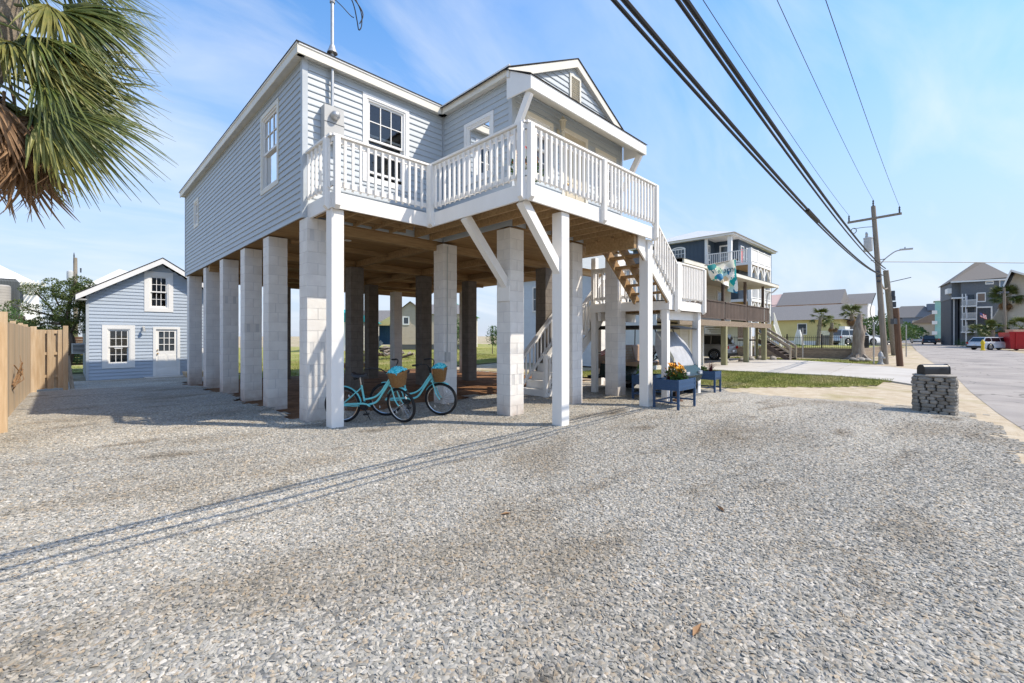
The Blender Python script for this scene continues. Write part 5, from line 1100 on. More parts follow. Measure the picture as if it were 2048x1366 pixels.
# ------------------------------------------------------------------ mailbox on a dry stone pillar
mp_ = thing('mailbox_pillar', 'stacked fieldstone pillar carrying the mailbox beside the road', 'pillar', (13.0, .3, 0)); rs = random.Random(12); PXa, PXb, PYa, PYb = 12.66, 13.22, -.02, .66
put('core', MB().box(PXa + .04, PXb - .04, PYa + .04, PYb - .04, -.05, .74), 'mortar_dark', mp_)
def stone(c, hx, hy, hz):
    m = MB(); n = 9; vs_ = []
    for zf, sc in ((-1, .80), (-.45, 1.0), (.4, 1.0), (1, .84)):
        for k in range(n):
            a = 2 * pi * k / n + .2; c_, s_ = math.cos(a), math.sin(a); e_ = (abs(c_) ** 4 + abs(s_) ** 4) ** -.25 * rs.uniform(.93, 1.03); vs_.append((c[0] + hx * c_ * e_ * sc, c[1] + hy * s_ * e_ * sc, c[2] + hz * zf * rs.uniform(.9, 1.1)))
    m.add(vs_, [(i * n + k, i * n + (k + 1) % n, (i + 1) * n + (k + 1) % n, (i + 1) * n + k) for i in range(3) for k in range(n)] + [tuple(range(n - 1, -1, -1)), tuple(3 * n + k for k in range(n))])
    put('stone', m, 'fieldstone', mp_, True)
z = -.02
while z < .70:
    h = rs.uniform(.050, .082)
    for face in range(4):
        L = (PYb - PYa) if face % 2 else (PXb - PXa); a = 0
        while a < L - .03:
            w_ = min(rs.uniform(.10, .25), L - a); w_ = w_ if L - a - w_ > .06 else L - a; c = a + w_ / 2; pr = rs.uniform(-.012, .012)
            if face == 0: stone((PXa + c, PYa + .05 - pr, z + h / 2), w_ / 2 - .003, .065, h / 2 + .001)
            elif face == 1: stone((PXa + .05 - pr, PYa + c, z + h / 2), .065, w_ / 2 - .003, h / 2 + .001)
            elif face == 2: stone((PXa + c, PYb - .05 + pr, z + h / 2), w_ / 2 - .003, .06, h / 2 + .001)
            else: stone((PXb - .05 + pr, PYa + c, z + h / 2), .06, w_ / 2 - .003, h / 2 + .001)
            a += w_
    z += h
for x0, x1, y0, y1 in ((PXa - .01, PXa + .3, PYa - .01, PYb), (PXa + .31, PXb + .01, PYa, PYb + .01)): stone(((x0 + x1) / 2, (y0 + y1) / 2, z + .028), (x1 - x0) / 2, (y1 - y0) / 2, .032)
ZT = z + .06; mbx = thing('mailbox', 'black metal mailbox lying on top of the stone pillar', 'mailbox', (12.95, .30, ZT))
def mb_prof(r, h): return [(-r, 0), (r, 0), (r, h * .5)] + [(r * math.cos(a), h * .5 + h * .5 * math.sin(a)) for a in [pi * k / 12 for k in range(1, 12)]] + [(-r, h * .5)]
dirv = V((.62, -.62, 0)).normalized(); sdv = V((dirv.y, -dirv.x, 0)); cc = V((12.93, .33, ZT))
put('box', MB().prism([cc - dirv * .27 + sdv * a + V((0, 0, b + .004)) for a, b in mb_prof(.095, .20)], dirv * .52), 'mailbox', mbx, True)
put('door', MB().prism([cc + dirv * .252 + sdv * a + V((0, 0, b + .004)) for a, b in mb_prof(.10, .21)], dirv * .012), 'mailbox', mbx, True)
put('latch', MB().obox(cc + dirv * .272 + V((0, 0, .19)), dirv * .014, sdv * .012, V((0, 0, .022))), 'black_metal', mbx); put('flag', MB().obox(cc + sdv * .10 + dirv * .12 + V((0, 0, .12)), dirv * .07, sdv * .003, V((0, 0, .012))), 'black_metal', mbx)

# ------------------------------------------------------------------ yellow kayak, log pile on the lawn
kk = MB(); vs_ = []; N = 16
for k in range(N + 1):
    t_ = k / N; w_ = .34 * math.sin(pi * min(max(t_, .01), .99)) ** .6; zz_ = .16 * (2 * t_ - 1) ** 2
    for q, dz_ in ((-1, .24), (-.8, .10), (0, .0), (.8, .10), (1, .24), (.6, .27), (-.6, .27)): vs_.append((q * w_, (t_ - .5) * 2.6, dz_ + zz_))
kk.add(vs_, [(7 * k + j, 7 * k + (j + 1) % 7, 7 * k + 7 + (j + 1) % 7, 7 * k + 7 + j) for k in range(N) for j in range(7)]); ky = put('kayak', kk, 'kayak', smooth=True, loc=(10.0, 20.9, .0), rot=(0, 0, 1.75)); tag(ky, 'small yellow kayak lying on the lawn behind the piers', 'kayak')
lp = thing('log_pile', 'heap of cut logs on the lawn behind the house', 'log pile', (17.5, 31, 0)); rl = random.Random(6)
for k in range(34):
    a = rl.uniform(0, pi); x, y = 17.5 + rl.gauss(0, .8), 31 + rl.gauss(0, .8); hgt = max(.1, .75 - .45 * math.hypot(x - 17.5, y - 31)) * rl.random(); d = V((math.cos(a), math.sin(a), rl.uniform(-.3, .3))) * rl.uniform(.25, .5)
    put('log', MB().tube([V((x, y, .1 + hgt)) - d, V((x, y, .1 + hgt)) + d], rl.uniform(.06, .12), 7), rl.choice(('deadwood', 'bark', 'deadwood')), lp)

rl0 = random.Random(9)
for x, y, lab in ((2.76, 2.84, 'orange-brown dry leaf on the gravel below the cable shadows'), (4.26, 1.54, 'pale curled dry leaf on open gravel right of centre'), (2.36, .97, 'brown dry leaf on the gravel nearest the picture bottom')):
    m = MB(); a = rl0.uniform(0, 6.28); L = rl0.uniform(.05, .075); d = V((math.cos(a), math.sin(a), 0)); s_ = V((-d.y, d.x, 0)) * L * .3; c = V((x, y, und(x, y) + .024))
    m.add([c - d * L, c - d * L * .2 + s_ + V((0, 0, .014)), c + d * L + V((0, 0, .01)), c - d * L * .2 - s_ + V((0, 0, .012)), c + V((0, 0, -.004))], [(0, 4, 1), (1, 4, 2), (2, 4, 3), (3, 4, 0)])
    tag(put('dry_leaf', m, 'palm_dead'), lab, 'leaf')

# ------------------------------------------------------------------ overhead lines and poles
def at(px, D, z=0.0):                       # a place on the ground, D metres ahead, in the direction seen at column px of the photograph
    u = (px - 1024) / 887.0; return V((D * (1 + u) / 1.41421, D * (1 - u) / 1.41421, z))
def span_wire(name, f, x0, x1, r, mat, label, n=60, group=None):
    o = put(name, MB().tube([f(x0 + (x1 - x0) * k / n) for k in range(n + 1)], r, 7), mat, smooth=True); return tag(o, label, 'cable', group)
GA = 'overhead cables along the road'
for lab, y0, yk, z0, c, xm, r in (('lowest thick black cable of the left overhead pair', 1.96, .0345, 4.21, .0018, 11, .018), ('upper thick black cable of the left overhead pair', 1.815, .0350, 4.093, .00188, 10.5, .022),
                                  ('thickest black cable of the right overhead pair', 1.75, .0370, 4.70, .0014, 9.5, .027), ('thinner black cable under the thickest overhead one', 1.555, .040, 4.237, .00167, 8.2, .016)):
    span_wire('overhead_cable', lambda x: (x, y0 + (x - 3.15) * yk, z0 + c * (x - xm) ** 2), -30, 33.4, r, 'cable', lab, 90, GA)
span_wire('cable_splice', lambda x: (x, 1.815 + (x - 3.15) * .0350, 4.085 + .00188 * (x - 10.5) ** 2), 10.3, 11.5, .038, 'cable', 'black splice case hanging on the left overhead pair', 8)
pole = thing('utility_pole', 'tall leaning utility pole with crossarm, transformer and street lamp', 'utility pole', (33.8, 2.95, 0))
pb, pt = at(1771, 25.6, -.2), at(1746, 25.8, 9.15); dp_ = (pt - pb).normalized()
def onp(z): return pb + dp_ * ((z - pb.z) / dp_.z)
put('shaft', MB().tube([pb, onp(3), onp(6), pt], [.155, .145, .13, .11], 12), 'pole_wood', pole, True)
ca = onp(8.42) + V((-.12, 0, 0)); xd = V((.12, -1, .06)).normalized(); put('crossarm', MB().obox(ca, xd * 1.22, V((.05, 0, 0)), V((0, 0, .06))), 'pole_wood', pole)
for k in (-1.15, 1.12): c = ca + xd * k + V((0, 0, .06)); put('insulator', MB().lathe([(.03, 0), (.05, .05), (.03, .1), (.055, .16), (.03, .22), (.05, .28), (.02, .36)], c, 10), 'insulator', pole, True)
put('insulator', MB().lathe([(.03, 0), (.05, .05), (.03, .1), (.055, .16), (.03, .22), (.05, .28), (.02, .36)], pt, 10), 'insulator', pole, True)
for lab, E, sl_ in (('thin power wire at the crossarm end over the yard', ca - xd * 1.15 + V((0, 0, .42)), .047), ('thin power wire on the pole top insulator', pt + V((0, 0, .36)), .033), ('thin power wire at the crossarm end over the road', ca + xd * 1.12 + V((0, 0, .42)), .021)):
    span_wire('power_wire', lambda x: (x, E.y - (E.x - x) * sl_, E.z - .9 * (1 - ((x - 5) / (E.x - 5)) ** 2)), -26, E.x, .0075, 'wire_thin', lab, 60, 'thin power wires')
tc_ = onp(6.95) + V((-.22, .34, 0)); tr = put('transformer', MB().lathe([(.19, -.42), (.21, -.38), (.21, .30), (.23, .31), (.23, .36), (.10, .42)], tc_, 18), 'transformer', pole, True)
for d_ in ((.1, .06), (-.1, .08)): put('bushing', MB().lathe([(.035, 0), (.05, .08), (.03, .12), (.05, .2), (.02, .32)], tc_ + V((d_[0], d_[1], .38)), 8), 'galv', tr)
put('fuse_holder', MB().tube(arc([onp(7.95), onp(7.95) + V((-.1, .5, .03)), onp(7.95) + V((-.2, .95, .0))], 5), .018, 5).tube([onp(7.95) + V((-.2, .95 + .13 * math.cos(a), -.12 + .16 * math.sin(a))) for a in [k * .7 for k in range(9)]], .022, 5), 'insulator', pole)
la = [onp(5.75) + V((0, -.12, 0)), onp(5.95) + V((.05, -.35, .1)), onp(6.15) + V((.12, -.75, .24)), onp(6.2) + V((.18, -1.0, .27))]
put('lamp_arm', MB().tube(arc(la, 6), .032, 7), 'galv', pole, True); put('lamp_head', MB().obox(la[-1] + V((.04, -.25, .02)), V((.05, -.28, .0)), V((.12, .015, 0)), V((0, 0, .035))).lathe([(.04, 0), (.03, .09)], la[-1] + V((.03, -.2, .06)), 8), 'galv', pole)
hw = MB()
for z in (5.05, 5.3, 4.75): hw.obox(onp(z) + V((-.1, 0, 0)), (.1, 0, 0), (0, .09, 0), (0, 0, .05))
hw.tube([onp(6.0) + V((0, .3, 0)), onp(6.02) + V((0, -.35, 0))], .02, 5); put('bracket', hw, 'insulator', pole)
pole2 = thing('old_pole', 'shorter dark leaning pole behind the tall utility pole', 'utility pole', at(1787, 38)); b0, t0 = at(1790, 38, -.2), at(1771, 37, 1.6 + 131 / 887 * 37)
put('shaft', MB().tube([b0, b0.lerp(t0, .5), t0], [.26, .23, .19], 11), 'pole_wood', pole2, True); h2 = MB()
for k, z in enumerate((3.9, 4.4, 4.9, 5.3)): c = b0.lerp(t0, z / 7.2); h2.obox(c + V((.1, -.28, 0)), (.12, 0, 0), (0, .14, 0), (0, 0, .18 + .05 * (k % 2)))
h2.tube([b0.lerp(t0, .86), b0.lerp(t0, .88) + V((.3, -1.5, .2))], .03, 5); put('bracket', h2, 'insulator', pole2)
c1, c2 = b0.lerp(t0, .80), onp(5.0)
tag(put('guy_cable', MB().tube(arc([c2, c2.lerp(c1, .5) - V((0, 0, .35)), c1], 6), .05, 6), 'pole_wood'), 'pale cable looping between the two leaning poles', 'cable')
for k, off in enumerate((.0, .5)): tag(put('drop_cable', MB().tube(arc([b0.lerp(t0, .75) + V((0, .3 + off, 0)), b0.lerp(t0, .5) + V((-.2, .8 + off, 0)), b0.lerp(t0, .28) + V((0, .35, 0))], 6), .025, 5), 'cable'), ('black drop cable hanging close beside the dark leaning pole', 'outer black drop cable hanging left of the dark leaning pole')[k], 'cable')
pole3 = thing('stub_pole', 'short brown wooden stub pole with grey box near the roadside', 'pole', at(1798, 24)); b0, t0 = at(1800, 24, -.2), at(1791, 24, 3.12)
put('shaft', MB().tube([b0, t0], [.155, .13], 11), 'pole_brown', pole3, True); put('utility_box', MB().obox(b0.lerp(t0, .78), V((.17, -.17, 0)), V((.08, .08, 0)), V((0, 0, .15))), 'foundation', pole3)
w_ = MB().tube(arc([onp(5.9), V((60, -30, 5.2)), V((90, -75, 6.5))], 12), .02, 5); tag(put('street_wire', w_, 'wire_thin'), 'single wire running from the tall pole across the road', 'cable')
for px, D, zt, lab in ((1747, 25.5, 2.4, 'bare metal sign post left of the fire hydrant'), (1812, 34, 2.45, 'thin metal post at the edge of the pebble bed'), (1605, 33, 2.2, 'metal post standing before the timber wall')):
    p = at(px, D); t = thing('sign_post', lab, 'post', p); put('post', MB().obox(p + V((0, 0, zt / 2)), (.03, .03, 0), (-.012, .012, 0), (0, 0, zt / 2)), 'galv', t)
    if px == 1747: put('sign_plate', MB().obox(p + V((.0, 0, zt - .22)), (.04, -.04, 0), (.004, .004, 0), (0, 0, .22)), 'galv', t)
hyd = thing('fire_hydrant', 'silver fire hydrant beside the utility pole', 'hydrant', (33.0, 3.05, 0)); hp = (33.0, 3.05, 0)
put('barrel', MB().lathe([(.16, -.05), (.16, .03), (.11, .06), (.11, .40), (.14, .42), (.14, .47), (.12, .50), (.11, .58), (.06, .67), (.03, .70), (.03, .75)], hp, 16), 'hydrant', hyd, True)
put('nozzle', MB().lathe([(.06, -.20), (.06, -.11), (.045, .11), (.06, .20)], (33.0, 3.05, .36), 10, 'X').lathe([(.07, -.2), (.07, -.05)], (33.0, 3.05, .34), 10, 'Y'), 'hydrant', hyd, True)

# ------------------------------------------------------------------ palm at the upper left, close to the camera
FR = {k: [frond_mesh('frond', mat, s + 10 * i, **kw) for i in range(4)] for k, mat, s, kw in (('green', 'palm_green', 1, dict(droop=.55, n=38, leaf=1.0)), ('yellow', 'palm_yellow', 2, dict(droop=.9, n=34, leaf=.95, ragged=.35)), ('dead', 'palm_dead', 3, dict(droop=1.5, n=30, leaf=.85, ragged=.45, spread=1.9)),
      ('big', 'palm_green', 5, dict(droop=.66, n=54, leaf=1.35, spread=1.75, pet=.55, seg=6, width=.0145, ragged=.42)), ('bigy', 'palm_yellow', 6, dict(droop=.7, n=36, leaf=1.2, spread=1.6, pet=.5, seg=6, width=.024, ragged=.4)), ('bigd', 'palm_dead', 7, dict(droop=.9, n=34, leaf=1.0, spread=1.5, pet=.45, seg=6, width=.020, ragged=.5)))}
def frond(parent, kind, c, az, el, s_, roll=0.0, r=RND):
    o = link('frond', r.choice(FR[kind]), parent, c, None, world=True); o.rotation_euler = (roll, -el, az); o.scale = (s_, s_, s_); return o
PD = 5.6
def pal(px, py, D=PD): return at(px, D, 1.6 + (672 - py) / 887 * D)
pb_ = at(-330, PD); palm = thing('palm_tree', 'big fan palm with green and dry brown fronds hanging into the upper corner', 'palm tree', pb_)
put('trunk', MB().tube(arc([pb_, at(-300, PD, 1.5), pal(-190, 380), pal(-60, 210), pal(4, 100), pal(14, 20), pal(16, -60)], 5), [.16] * 12 + [.13] * 19, 12), 'palm_trunk', palm, True)
rp = random.Random(17); right_az = -pi / 4
for px, py, az, el, s_, ro, kd in ((10, 130, -.80, -.10, 1.08, .9, 'big'), (0, 150, -.70, -.22, 1.12, 1.25, 'big'), (-10, 165, -.85, -.42, 1.05, .8, 'big'), (0, 110, -.55, .05, .95, 1.5, 'bigy'), (30, 10, -.80, -.05, .95, .9, 'big'), (40, -30, -.7, -.35, .95, 1.2, 'big'), (20, -40, -.6, .2, 1.0, .7, 'big'), (60, -40, -1.0, -.75, .9, .2, 'bigy'), (-20, 60, -1.25, -.45, .8, .3, 'bigy'), (30, -60, -.3, -.5, .9, 1.4, 'big'), (-20, -30, -1.4, -.2, .8, .4, 'big'), (-20, 170, -.75, -.60, 1.0, .4, 'bigy'), (-30, 180, -.6, -.75, .95, .9, 'bigy'), (-20, 190, -1.0, -.5, .9, 1.2, 'bigy'), (0, 140, -.8, -.3, .95, -.6, 'bigy'), (-40, 150, -1.2, -.7, .9, .2, 'bigy')):
    frond(palm, kd, pal(px, py, PD + rp.uniform(-.25, .25)), az, el, s_ * .97, ro, rp)
for k in range(20): frond(palm, 'bigd', pal(rp.uniform(-60, 45), rp.uniform(150, 235), PD + rp.uniform(-.3, .3)), right_az + rp.uniform(-.9, .9), rp.uniform(-1.30, -.62), rp.uniform(.8, 1.05), rp.uniform(-1.2, 1.2), rp)
for px, py, az, el, s_, ro, kd in ((-20, 40, -.75, -.25, .9, .5, 'big'), (-30, 100, -.8, -.15, .9, 1.0, 'bigy'), (-10, 20, -.9, -.6, .9, .6, 'big'), (0, 90, -.7, -.5, .95, .5, 'big'), (10, 160, -.75, -.5, 1.0, 1.1, 'big'), (20, 180, -.8, -.72, .95, .7, 'bigy'), (-35, 60, -1.0, -.35, .85, .2, 'bigy')): frond(palm, kd, pal(px, py, PD - .3 + rp.uniform(-.15, .15)), az, el, s_, ro, rp)
for k in range(12): frond(palm, 'big', pal(10, -90), rp.uniform(0, 6.28), rp.uniform(-.1, 1.2), rp.uniform(.85, 1.0), rp.uniform(-.5, .5), rp)
for k in range(6): frond(palm, 'dead', pal(-60, 170), rp.uniform(0, 6.28), rp.uniform(-1.4, -1.0), rp.uniform(.8, 1.0), 0, rp)
def far_palm(px, D, zc, s_, label, ng, nd_, seed, tr=.13, lean=0.0, skirt=0):
    r = random.Random(seed); b = at(px, D); c = at(px, D, zc) + V((lean, -lean, 0)); t = thing('palm_tree', label, 'palm tree', b, group=None); N = 9
    put('trunk', MB().tube([b.lerp(c, k / N) for k in range(N + 1)], [tr * (1.15 - .25 * k / N) * (1 + .10 * (k % 2)) for k in range(N + 1)], 10), 'palm_trunk', t, True)
    for k in range(ng): frond(t, 'green', c, r.uniform(0, 6.28), r.uniform(-.55, 1.25), s_ * r.uniform(.85, 1.1), r.uniform(-.5, .5), r)
    for k in range(nd_): frond(t, 'dead', c - V((0, 0, .1)), r.uniform(0, 6.28), r.uniform(-1.4, -.7), s_ * r.uniform(.8, 1.05), r.uniform(-.6, .6), r)
    return t
far_palm(1634, 46, 3.55, .66, 'green fan palm on thin trunk before the yellow house', 24, 3, 3, .17, .25); far_palm(1661, 47, 3.0, .62, 'fan palm with dry pale fronds before the yellow house', 12, 15, 4, .17, .1)
far_palm(1704, 52, 4.2, .85, 'largest fan palm with brown skirt behind the dead trunk', 30, 30, 5, .2); far_palm(2009, 62, 7.0, 1.15, 'round-headed palm before the grey apartment house', 46, 18, 6, .25)
far_palm(1985, 58, 2.4, 1.0, 'low spreading palm behind the white station wagon', 24, 0, 7, .2); far_palm(2042, 57, 2.6, 1.05, 'low palm above the red dumpster', 24, 0, 8, .2); far_palm(1962, 60, 2.2, .9, 'small palm between wagon and grey apartment house', 20, 0, 13, .2)
far_palm(112, 24, 2.0, .62, 'small yellow-green palm behind the gate panel', 22, 6, 9, .14)

# ------------------------------------------------------------------ trees and shrubs
def tree(name, px, D, limbs, blobs, n, leaf, label, mat='cedar', cat='tree', seed=1, r0=.13, group=None, bark='bark'):
    b = at(px, D); t = thing(name, label, cat, b, group=group); rv = V((.7071, -.7071, 0)); fv = V((.7071, .7071, 0))
    Q = lambda p: b + rv * p[0] + fv * p[1] + V((0, 0, p[2])); tm = MB()
    for L_ in limbs: limb(tm, arc([Q(p) for p in L_[1]], 5), L_[0], L_[0] * .35)
    if limbs: put('trunk', tm, bark, t, True)
    m = MB(); leaf_cloud(m, [(*Q(q[:3]), q[3], q[3], q[4]) for q in blobs], n, leaf, seed); put('crown', m, mat, t); return t
rt = random.Random(31)
cb = [(-1.55, .2, 3.55, .40, .22), (-1.0, .3, 3.45, .35, .2), (-.55, 0, 3.75, .3, .28), (-1.75, -.2, 2.85, .35, .22), (-1.2, .0, 2.7, .35, .2), (.1, .1, 3.5, .55, .4), (.55, .0, 3.2, .5, .45), (.35, .3, 3.85, .4, .28), (-.2, -.2, 3.0, .4, .3), (.75, .2, 3.6, .35, .3), (-.9, .1, 2.1, .5, .3), (-.45, .2, 2.45, .4, .25), (.45, -.2, 2.5, .5, .4), (-1.6, .1, 1.95, .45, .32), (.3, .2, 2.05, .45, .35), (-1.9, .3, 1.6, .35, .3), (.9, .1, 2.9, .3, .35)]
tree('cedar_tree', 130, 18.6, [(.14, [(0, 0, 0), (.25, 0, .8), (.32, 0, 1.4), (.1, 0, 2.1), (.25, 0, 3.2), (.35, .1, 3.9)]), (.07, [(.3, 0, 1.4), (-.3, .1, 2.2), (-.8, .1, 2.9), (-1.5, .2, 3.5)]), (.06, [(.2, 0, 1.7), (.55, 0, 2.3), (.6, .1, 3.1)]), (.05, [(-.2, 0, 2.1), (-.9, .1, 2.15), (-1.6, .1, 2.0)]), (.05, [(-.4, .1, 2.4), (-1.1, 0, 2.6), (-1.8, -.2, 2.85)]), (.04, [(-.1, 0, 2.6), (-.4, 0, 3.2), (-.55, 0, 3.8)])], cb, 15000, .075, 'wind-bent evergreen tree with gnarled trunk between fence and shed', seed=4)
def bush(name, px, D, w_, h, label, seed, mat='bush', n=1500, leaf=.11, cat='bush', group=None):
    r = random.Random(seed); bl = [(r.uniform(-.6, .6) * w_, r.uniform(-.3, .3) * w_, h * r.uniform(.3, .75), w_ * r.uniform(.3, .5), h * r.uniform(.25, .35)) for _ in range(7)]; return tree(name, px, D, [(.04, [(0, 0, 0), (0, 0, h * .5)])], bl, n, leaf, label, mat, cat, seed, group=group)
bush('green_bush', 18, 14.5, .75, 2.6, 'bright green shrub rising behind the fence near the tank', 1, n=2600, leaf=.08); bush('green_bush', 60, 17.5, .7, 2.3, 'dense shrub showing above the fence top', 2, 'cedar', n=2600, leaf=.08); bush('green_bush', 140, 23.5, .7, .75, 'low leafy shrub behind the leaning board', 3, n=1500, leaf=.08)
bush('green_bush', 914, 42, 1.6, 3.2, 'tall hedge seen between the piers behind the lawn', 4, n=2500, leaf=.16); bush('green_bush', 985, 40, .8, 2.6, 'dark shrub behind the rear piers', 6, n=1200, leaf=.14)
tree('leafy_tree', 1742, 62, [(.2, [(0, 0, 0), (0, 0, 1.5), (.2, 0, 2.6)])], [(-.8, 0, 2.6, 1.4, .8), (.9, .3, 3.3, 1.8, .9), (2.4, 0, 2.5, 1.3, .8), (.2, 0, 1.3, 1.6, .9), (1.8, 0, 4.0, 1.0, .6), (-1.6, 0, 1.6, 1.0, .7), (3.6, 0, 1.7, 1.2, .8)], 5000, .26, 'broad green tree behind the leaning poles', 'bush', seed=9)
for px, D, lab, sd_ in ((1800, 95, 'dark tree far down the road beside the poles', 3), (1822, 120, 'distant tree at the far end of the road', 5), (1838, 140, 'faraway tree beyond the parked cars', 7)): tree('leafy_tree', px, D, [(.2, [(0, 0, 0), (0, 0, 2)])], [(0, 0, 3, 2.5, 1.5), (2, 0, 2.2, 2, 1.2), (-2.2, 0, 2, 1.8, 1.1)], 1200, .5, lab, 'bush', seed=sd_)
for i, (px, D, w_, h, lab) in enumerate(((1596, 44, .7, .75, 'leftmost lime-green shrub behind the black fence'), (1615, 44.5, .55, .6, 'middle lime-green shrub behind the black fence'), (1630, 45, .55, .6, 'lime-green shrub beside the thin palm trunk'), (1692, 44, 1.1, .7, 'dark low shrub behind the fence near the dead trunk'), (1932, 66, 1.6, 1.0, 'flowering shrub below the grey apartment balconies'), (1880, 105, 2.5, 1.4, 'yellow-green shrubs before the teal house'))): bush('green_bush', px, D, w_, h, lab, 20 + i, 'bush', n=700, leaf=.13, group=None)
stp = thing('dead_tree', 'dead grey trunk with broken limbs behind the driveway', 'tree stump', at(1716, 31.5)); b = at(1716, 31.5); rv = V((.7071, -.7071, 0)); m = MB(); Q = lambda a, z: b + rv * a + V((0, 0, z))
m.tube([Q(0, -.1), Q(.02, .3), Q(-.02, 1.0), Q(.05, 1.7), Q(.0, 2.3), Q(.1, 2.9), Q(.16, 3.15)], [.55, .40, .34, .36, .27, .16, .10], 12); m.tube([Q(.1, 1.6), Q(.38, 2.0), Q(.42, 2.35)], [.22, .17, .10], 9); m.tube([Q(0, 1.8), Q(-.2, 2.2), Q(-.12, 2.6)], [.16, .12, .06], 8)
for a in range(6): an = a * 1.05; m.tube([b + V((math.cos(an) * .2, math.sin(an) * .2, .35)), b + V((math.cos(an) * .62, math.sin(an) * .62, .0)), b + V((math.cos(an) * .95, math.sin(an) * .95, -.1))], [.16, .11, .04], 6)
put('trunk', m, 'deadwood', stp, True)
for i, (px, D, s_) in enumerate(((1705, 28.6, .28), (1722, 28.2, .34), (1735, 28.0, .24), (1712, 27.8, .2))):
    p = at(px, D, .08); tag(put('field_rock', MB().ball(p, (s_, s_ * .8, s_ * .5), 9, 6), 'fieldstone', smooth=True), ('flat rock at the foot of the dead trunk', 'largest pale rock below the dead trunk', 'outer rock right of the dead trunk', 'small rock nearest the driveway below the dead trunk')[i], 'rock')
# timber wall and black iron fence
rw = thing('timber_wall', 'low brown timber retaining wall behind the driveway', 'retaining wall', (40, 5, 0))
for k in range(4): put('timber', MB().box(39.8, 40.0, 4.55 + .02 * (k % 2), 14.5, -.05 + .19 * k, .13 + .19 * k), 'weathered_light', rw); put('timber', MB().box(40.01, 58, 4.57, 4.75, -.05 + .19 * k, .13 + .19 * k), 'weathered_light', rw)
put('fill', MB().box(40.0, 58, 4.75, 14.4, -.1, .60), 'lawn', rw)
ifc = thing('iron_fence', 'black iron picket fence above the timber wall', 'fence', (40.4, 5, .6)); pk = MB().box(-.009, .009, -.009, .009, 0, 1.0).mesh('picket', 'black_metal')
for k in range(70): link('picket', pk, ifc, (40.5, 5.0 + k * .13, .62))
for k in range(40): link('picket', pk, ifc, (40.6 + k * .13, 4.95, .62))
for z in (.72, 1.45): put('fence_rail', MB().box(40.485, 40.515, 4.94, 14.1, z, z + .03), 'black_metal', ifc); put('fence_rail', MB().box(40.5, 45.8, 4.935, 4.965, z, z + .03), 'black_metal', ifc)
for y in (4.95, 7.2, 9.5, 11.8): put('fence_post', MB().box(40.46, 40.54, y - .04, y + .04, .6, 1.75), 'black_metal', ifc)
wob = at(1597, 50, .6); tag(put('folded_umbrella', MB().lathe([(.62, 0), (.5, .5), (.28, 1.6), (.17, 2.0)], wob - V((0, 0, .3)), 8), 'white_trim'), 'closed white garden umbrella behind the iron fence', 'umbrella')
bin_ = at(1652, 49, .6); bn = thing('trash_bin', 'dark wheeled bin between the two thin palms', 'bin', bin_); put('bin_body', MB().obox(bin_ + V((0, 0, .5)), (.25, .25, 0), (-.25, .25, 0), (0, 0, .5)), 'car_grey', bn); put('lid', MB().obox(bin_ + V((0, 0, 1.03)), (.28, .28, 0), (-.28, .28, 0), (0, 0, .03)), 'black_plastic', bn)

# ------------------------------------------------------------------ neighbouring houses
def fwin(par, o, e, n, a0, a1, z0, z1, mat='win_dark', fr='white_trim', w_=.09, bars=(1, 2)):
    m = MB(); frame_ring(m, o, e, n, a0, a1, z0, z1, w_, -.01, .05); wn = put('window', m, fr, par)
    put('pane', MB().add([P(o, e, n, a0 + w_, z0 + w_, .02), P(o, e, n, a1 - w_, z0 + w_, .02), P(o, e, n, a1 - w_, z1 - w_, .02), P(o, e, n, a0 + w_, z1 - w_, .02)], [(0, 1, 2, 3)]), mat, wn); g = MB()
    for k in range(1, bars[0]): g.obox(P(o, e, n, a0 + w_ + (a1 - a0 - 2 * w_) * k / bars[0], (z0 + z1) / 2, .03), V(e) * .018, V(n) * .01, V((0, 0, (z1 - z0) / 2 - w_)))
    for k in range(1, bars[1]): g.obox(P(o, e, n, (a0 + a1) / 2, z0 + w_ + (z1 - z0 - 2 * w_) * k / bars[1], .031), V(e) * ((a1 - a0) / 2 - w_), V(n) * .01, V((0, 0, .018)))
    if g.v: put('bars', g, fr, wn)
    return wn
def fence_rail(par, p, q, z, h, n, mat, bw=.05, name='railing', bt=.03):
    p, q = V((*p, z)), V((*q, z)); d = q - p; m = MB(); m.beam(p + V((0, 0, h - .03)), q + V((0, 0, h - .03)), .10, .06); m.beam(p + V((0, 0, .10)), q + V((0, 0, .10)), .05, .07); r_ = put(name, m, mat, par); dn = d.normalized(); sd_ = V((-dn.y, dn.x, 0))
    bm = MB().obox((0, 0, h / 2 + .02), dn * bw / 2, sd_ * bt / 2, (0, 0, h / 2 - .05)).mesh('baluster', mat)
    for k in range(n): link('baluster', bm, r_, p + d * ((k + .5) / n))
    return r_
def hip(mb, x0, x1, y0, y1, z, rise, ov=.4, run=None):
    x0, x1, y0, y1 = x0 - ov, x1 + ov, y0 - ov, y1 + ov; k = min(x1 - x0, y1 - y0) / 2 if run is None else run
    if x1 - x0 >= y1 - y0: a, b_ = (x0 + k, (y0 + y1) / 2), (x1 - k, (y0 + y1) / 2)
    else: a, b_ = ((x0 + x1) / 2, y0 + k), ((x0 + x1) / 2, y1 - k)
    vs_ = [(x0, y0, z), (x1, y0, z), (x1, y1, z), (x0, y1, z), (*a, z + rise), (*b_, z + rise)]
    fs = [(0, 1, 5, 4), (1, 2, 5), (2, 3, 4, 5), (3, 0, 4)] if x1 - x0 >= y1 - y0 else [(0, 1, 4), (1, 2, 5, 4), (2, 3, 5), (3, 0, 4, 5)]
    return mb.add(vs_, fs + [(0, 3, 2, 1)])
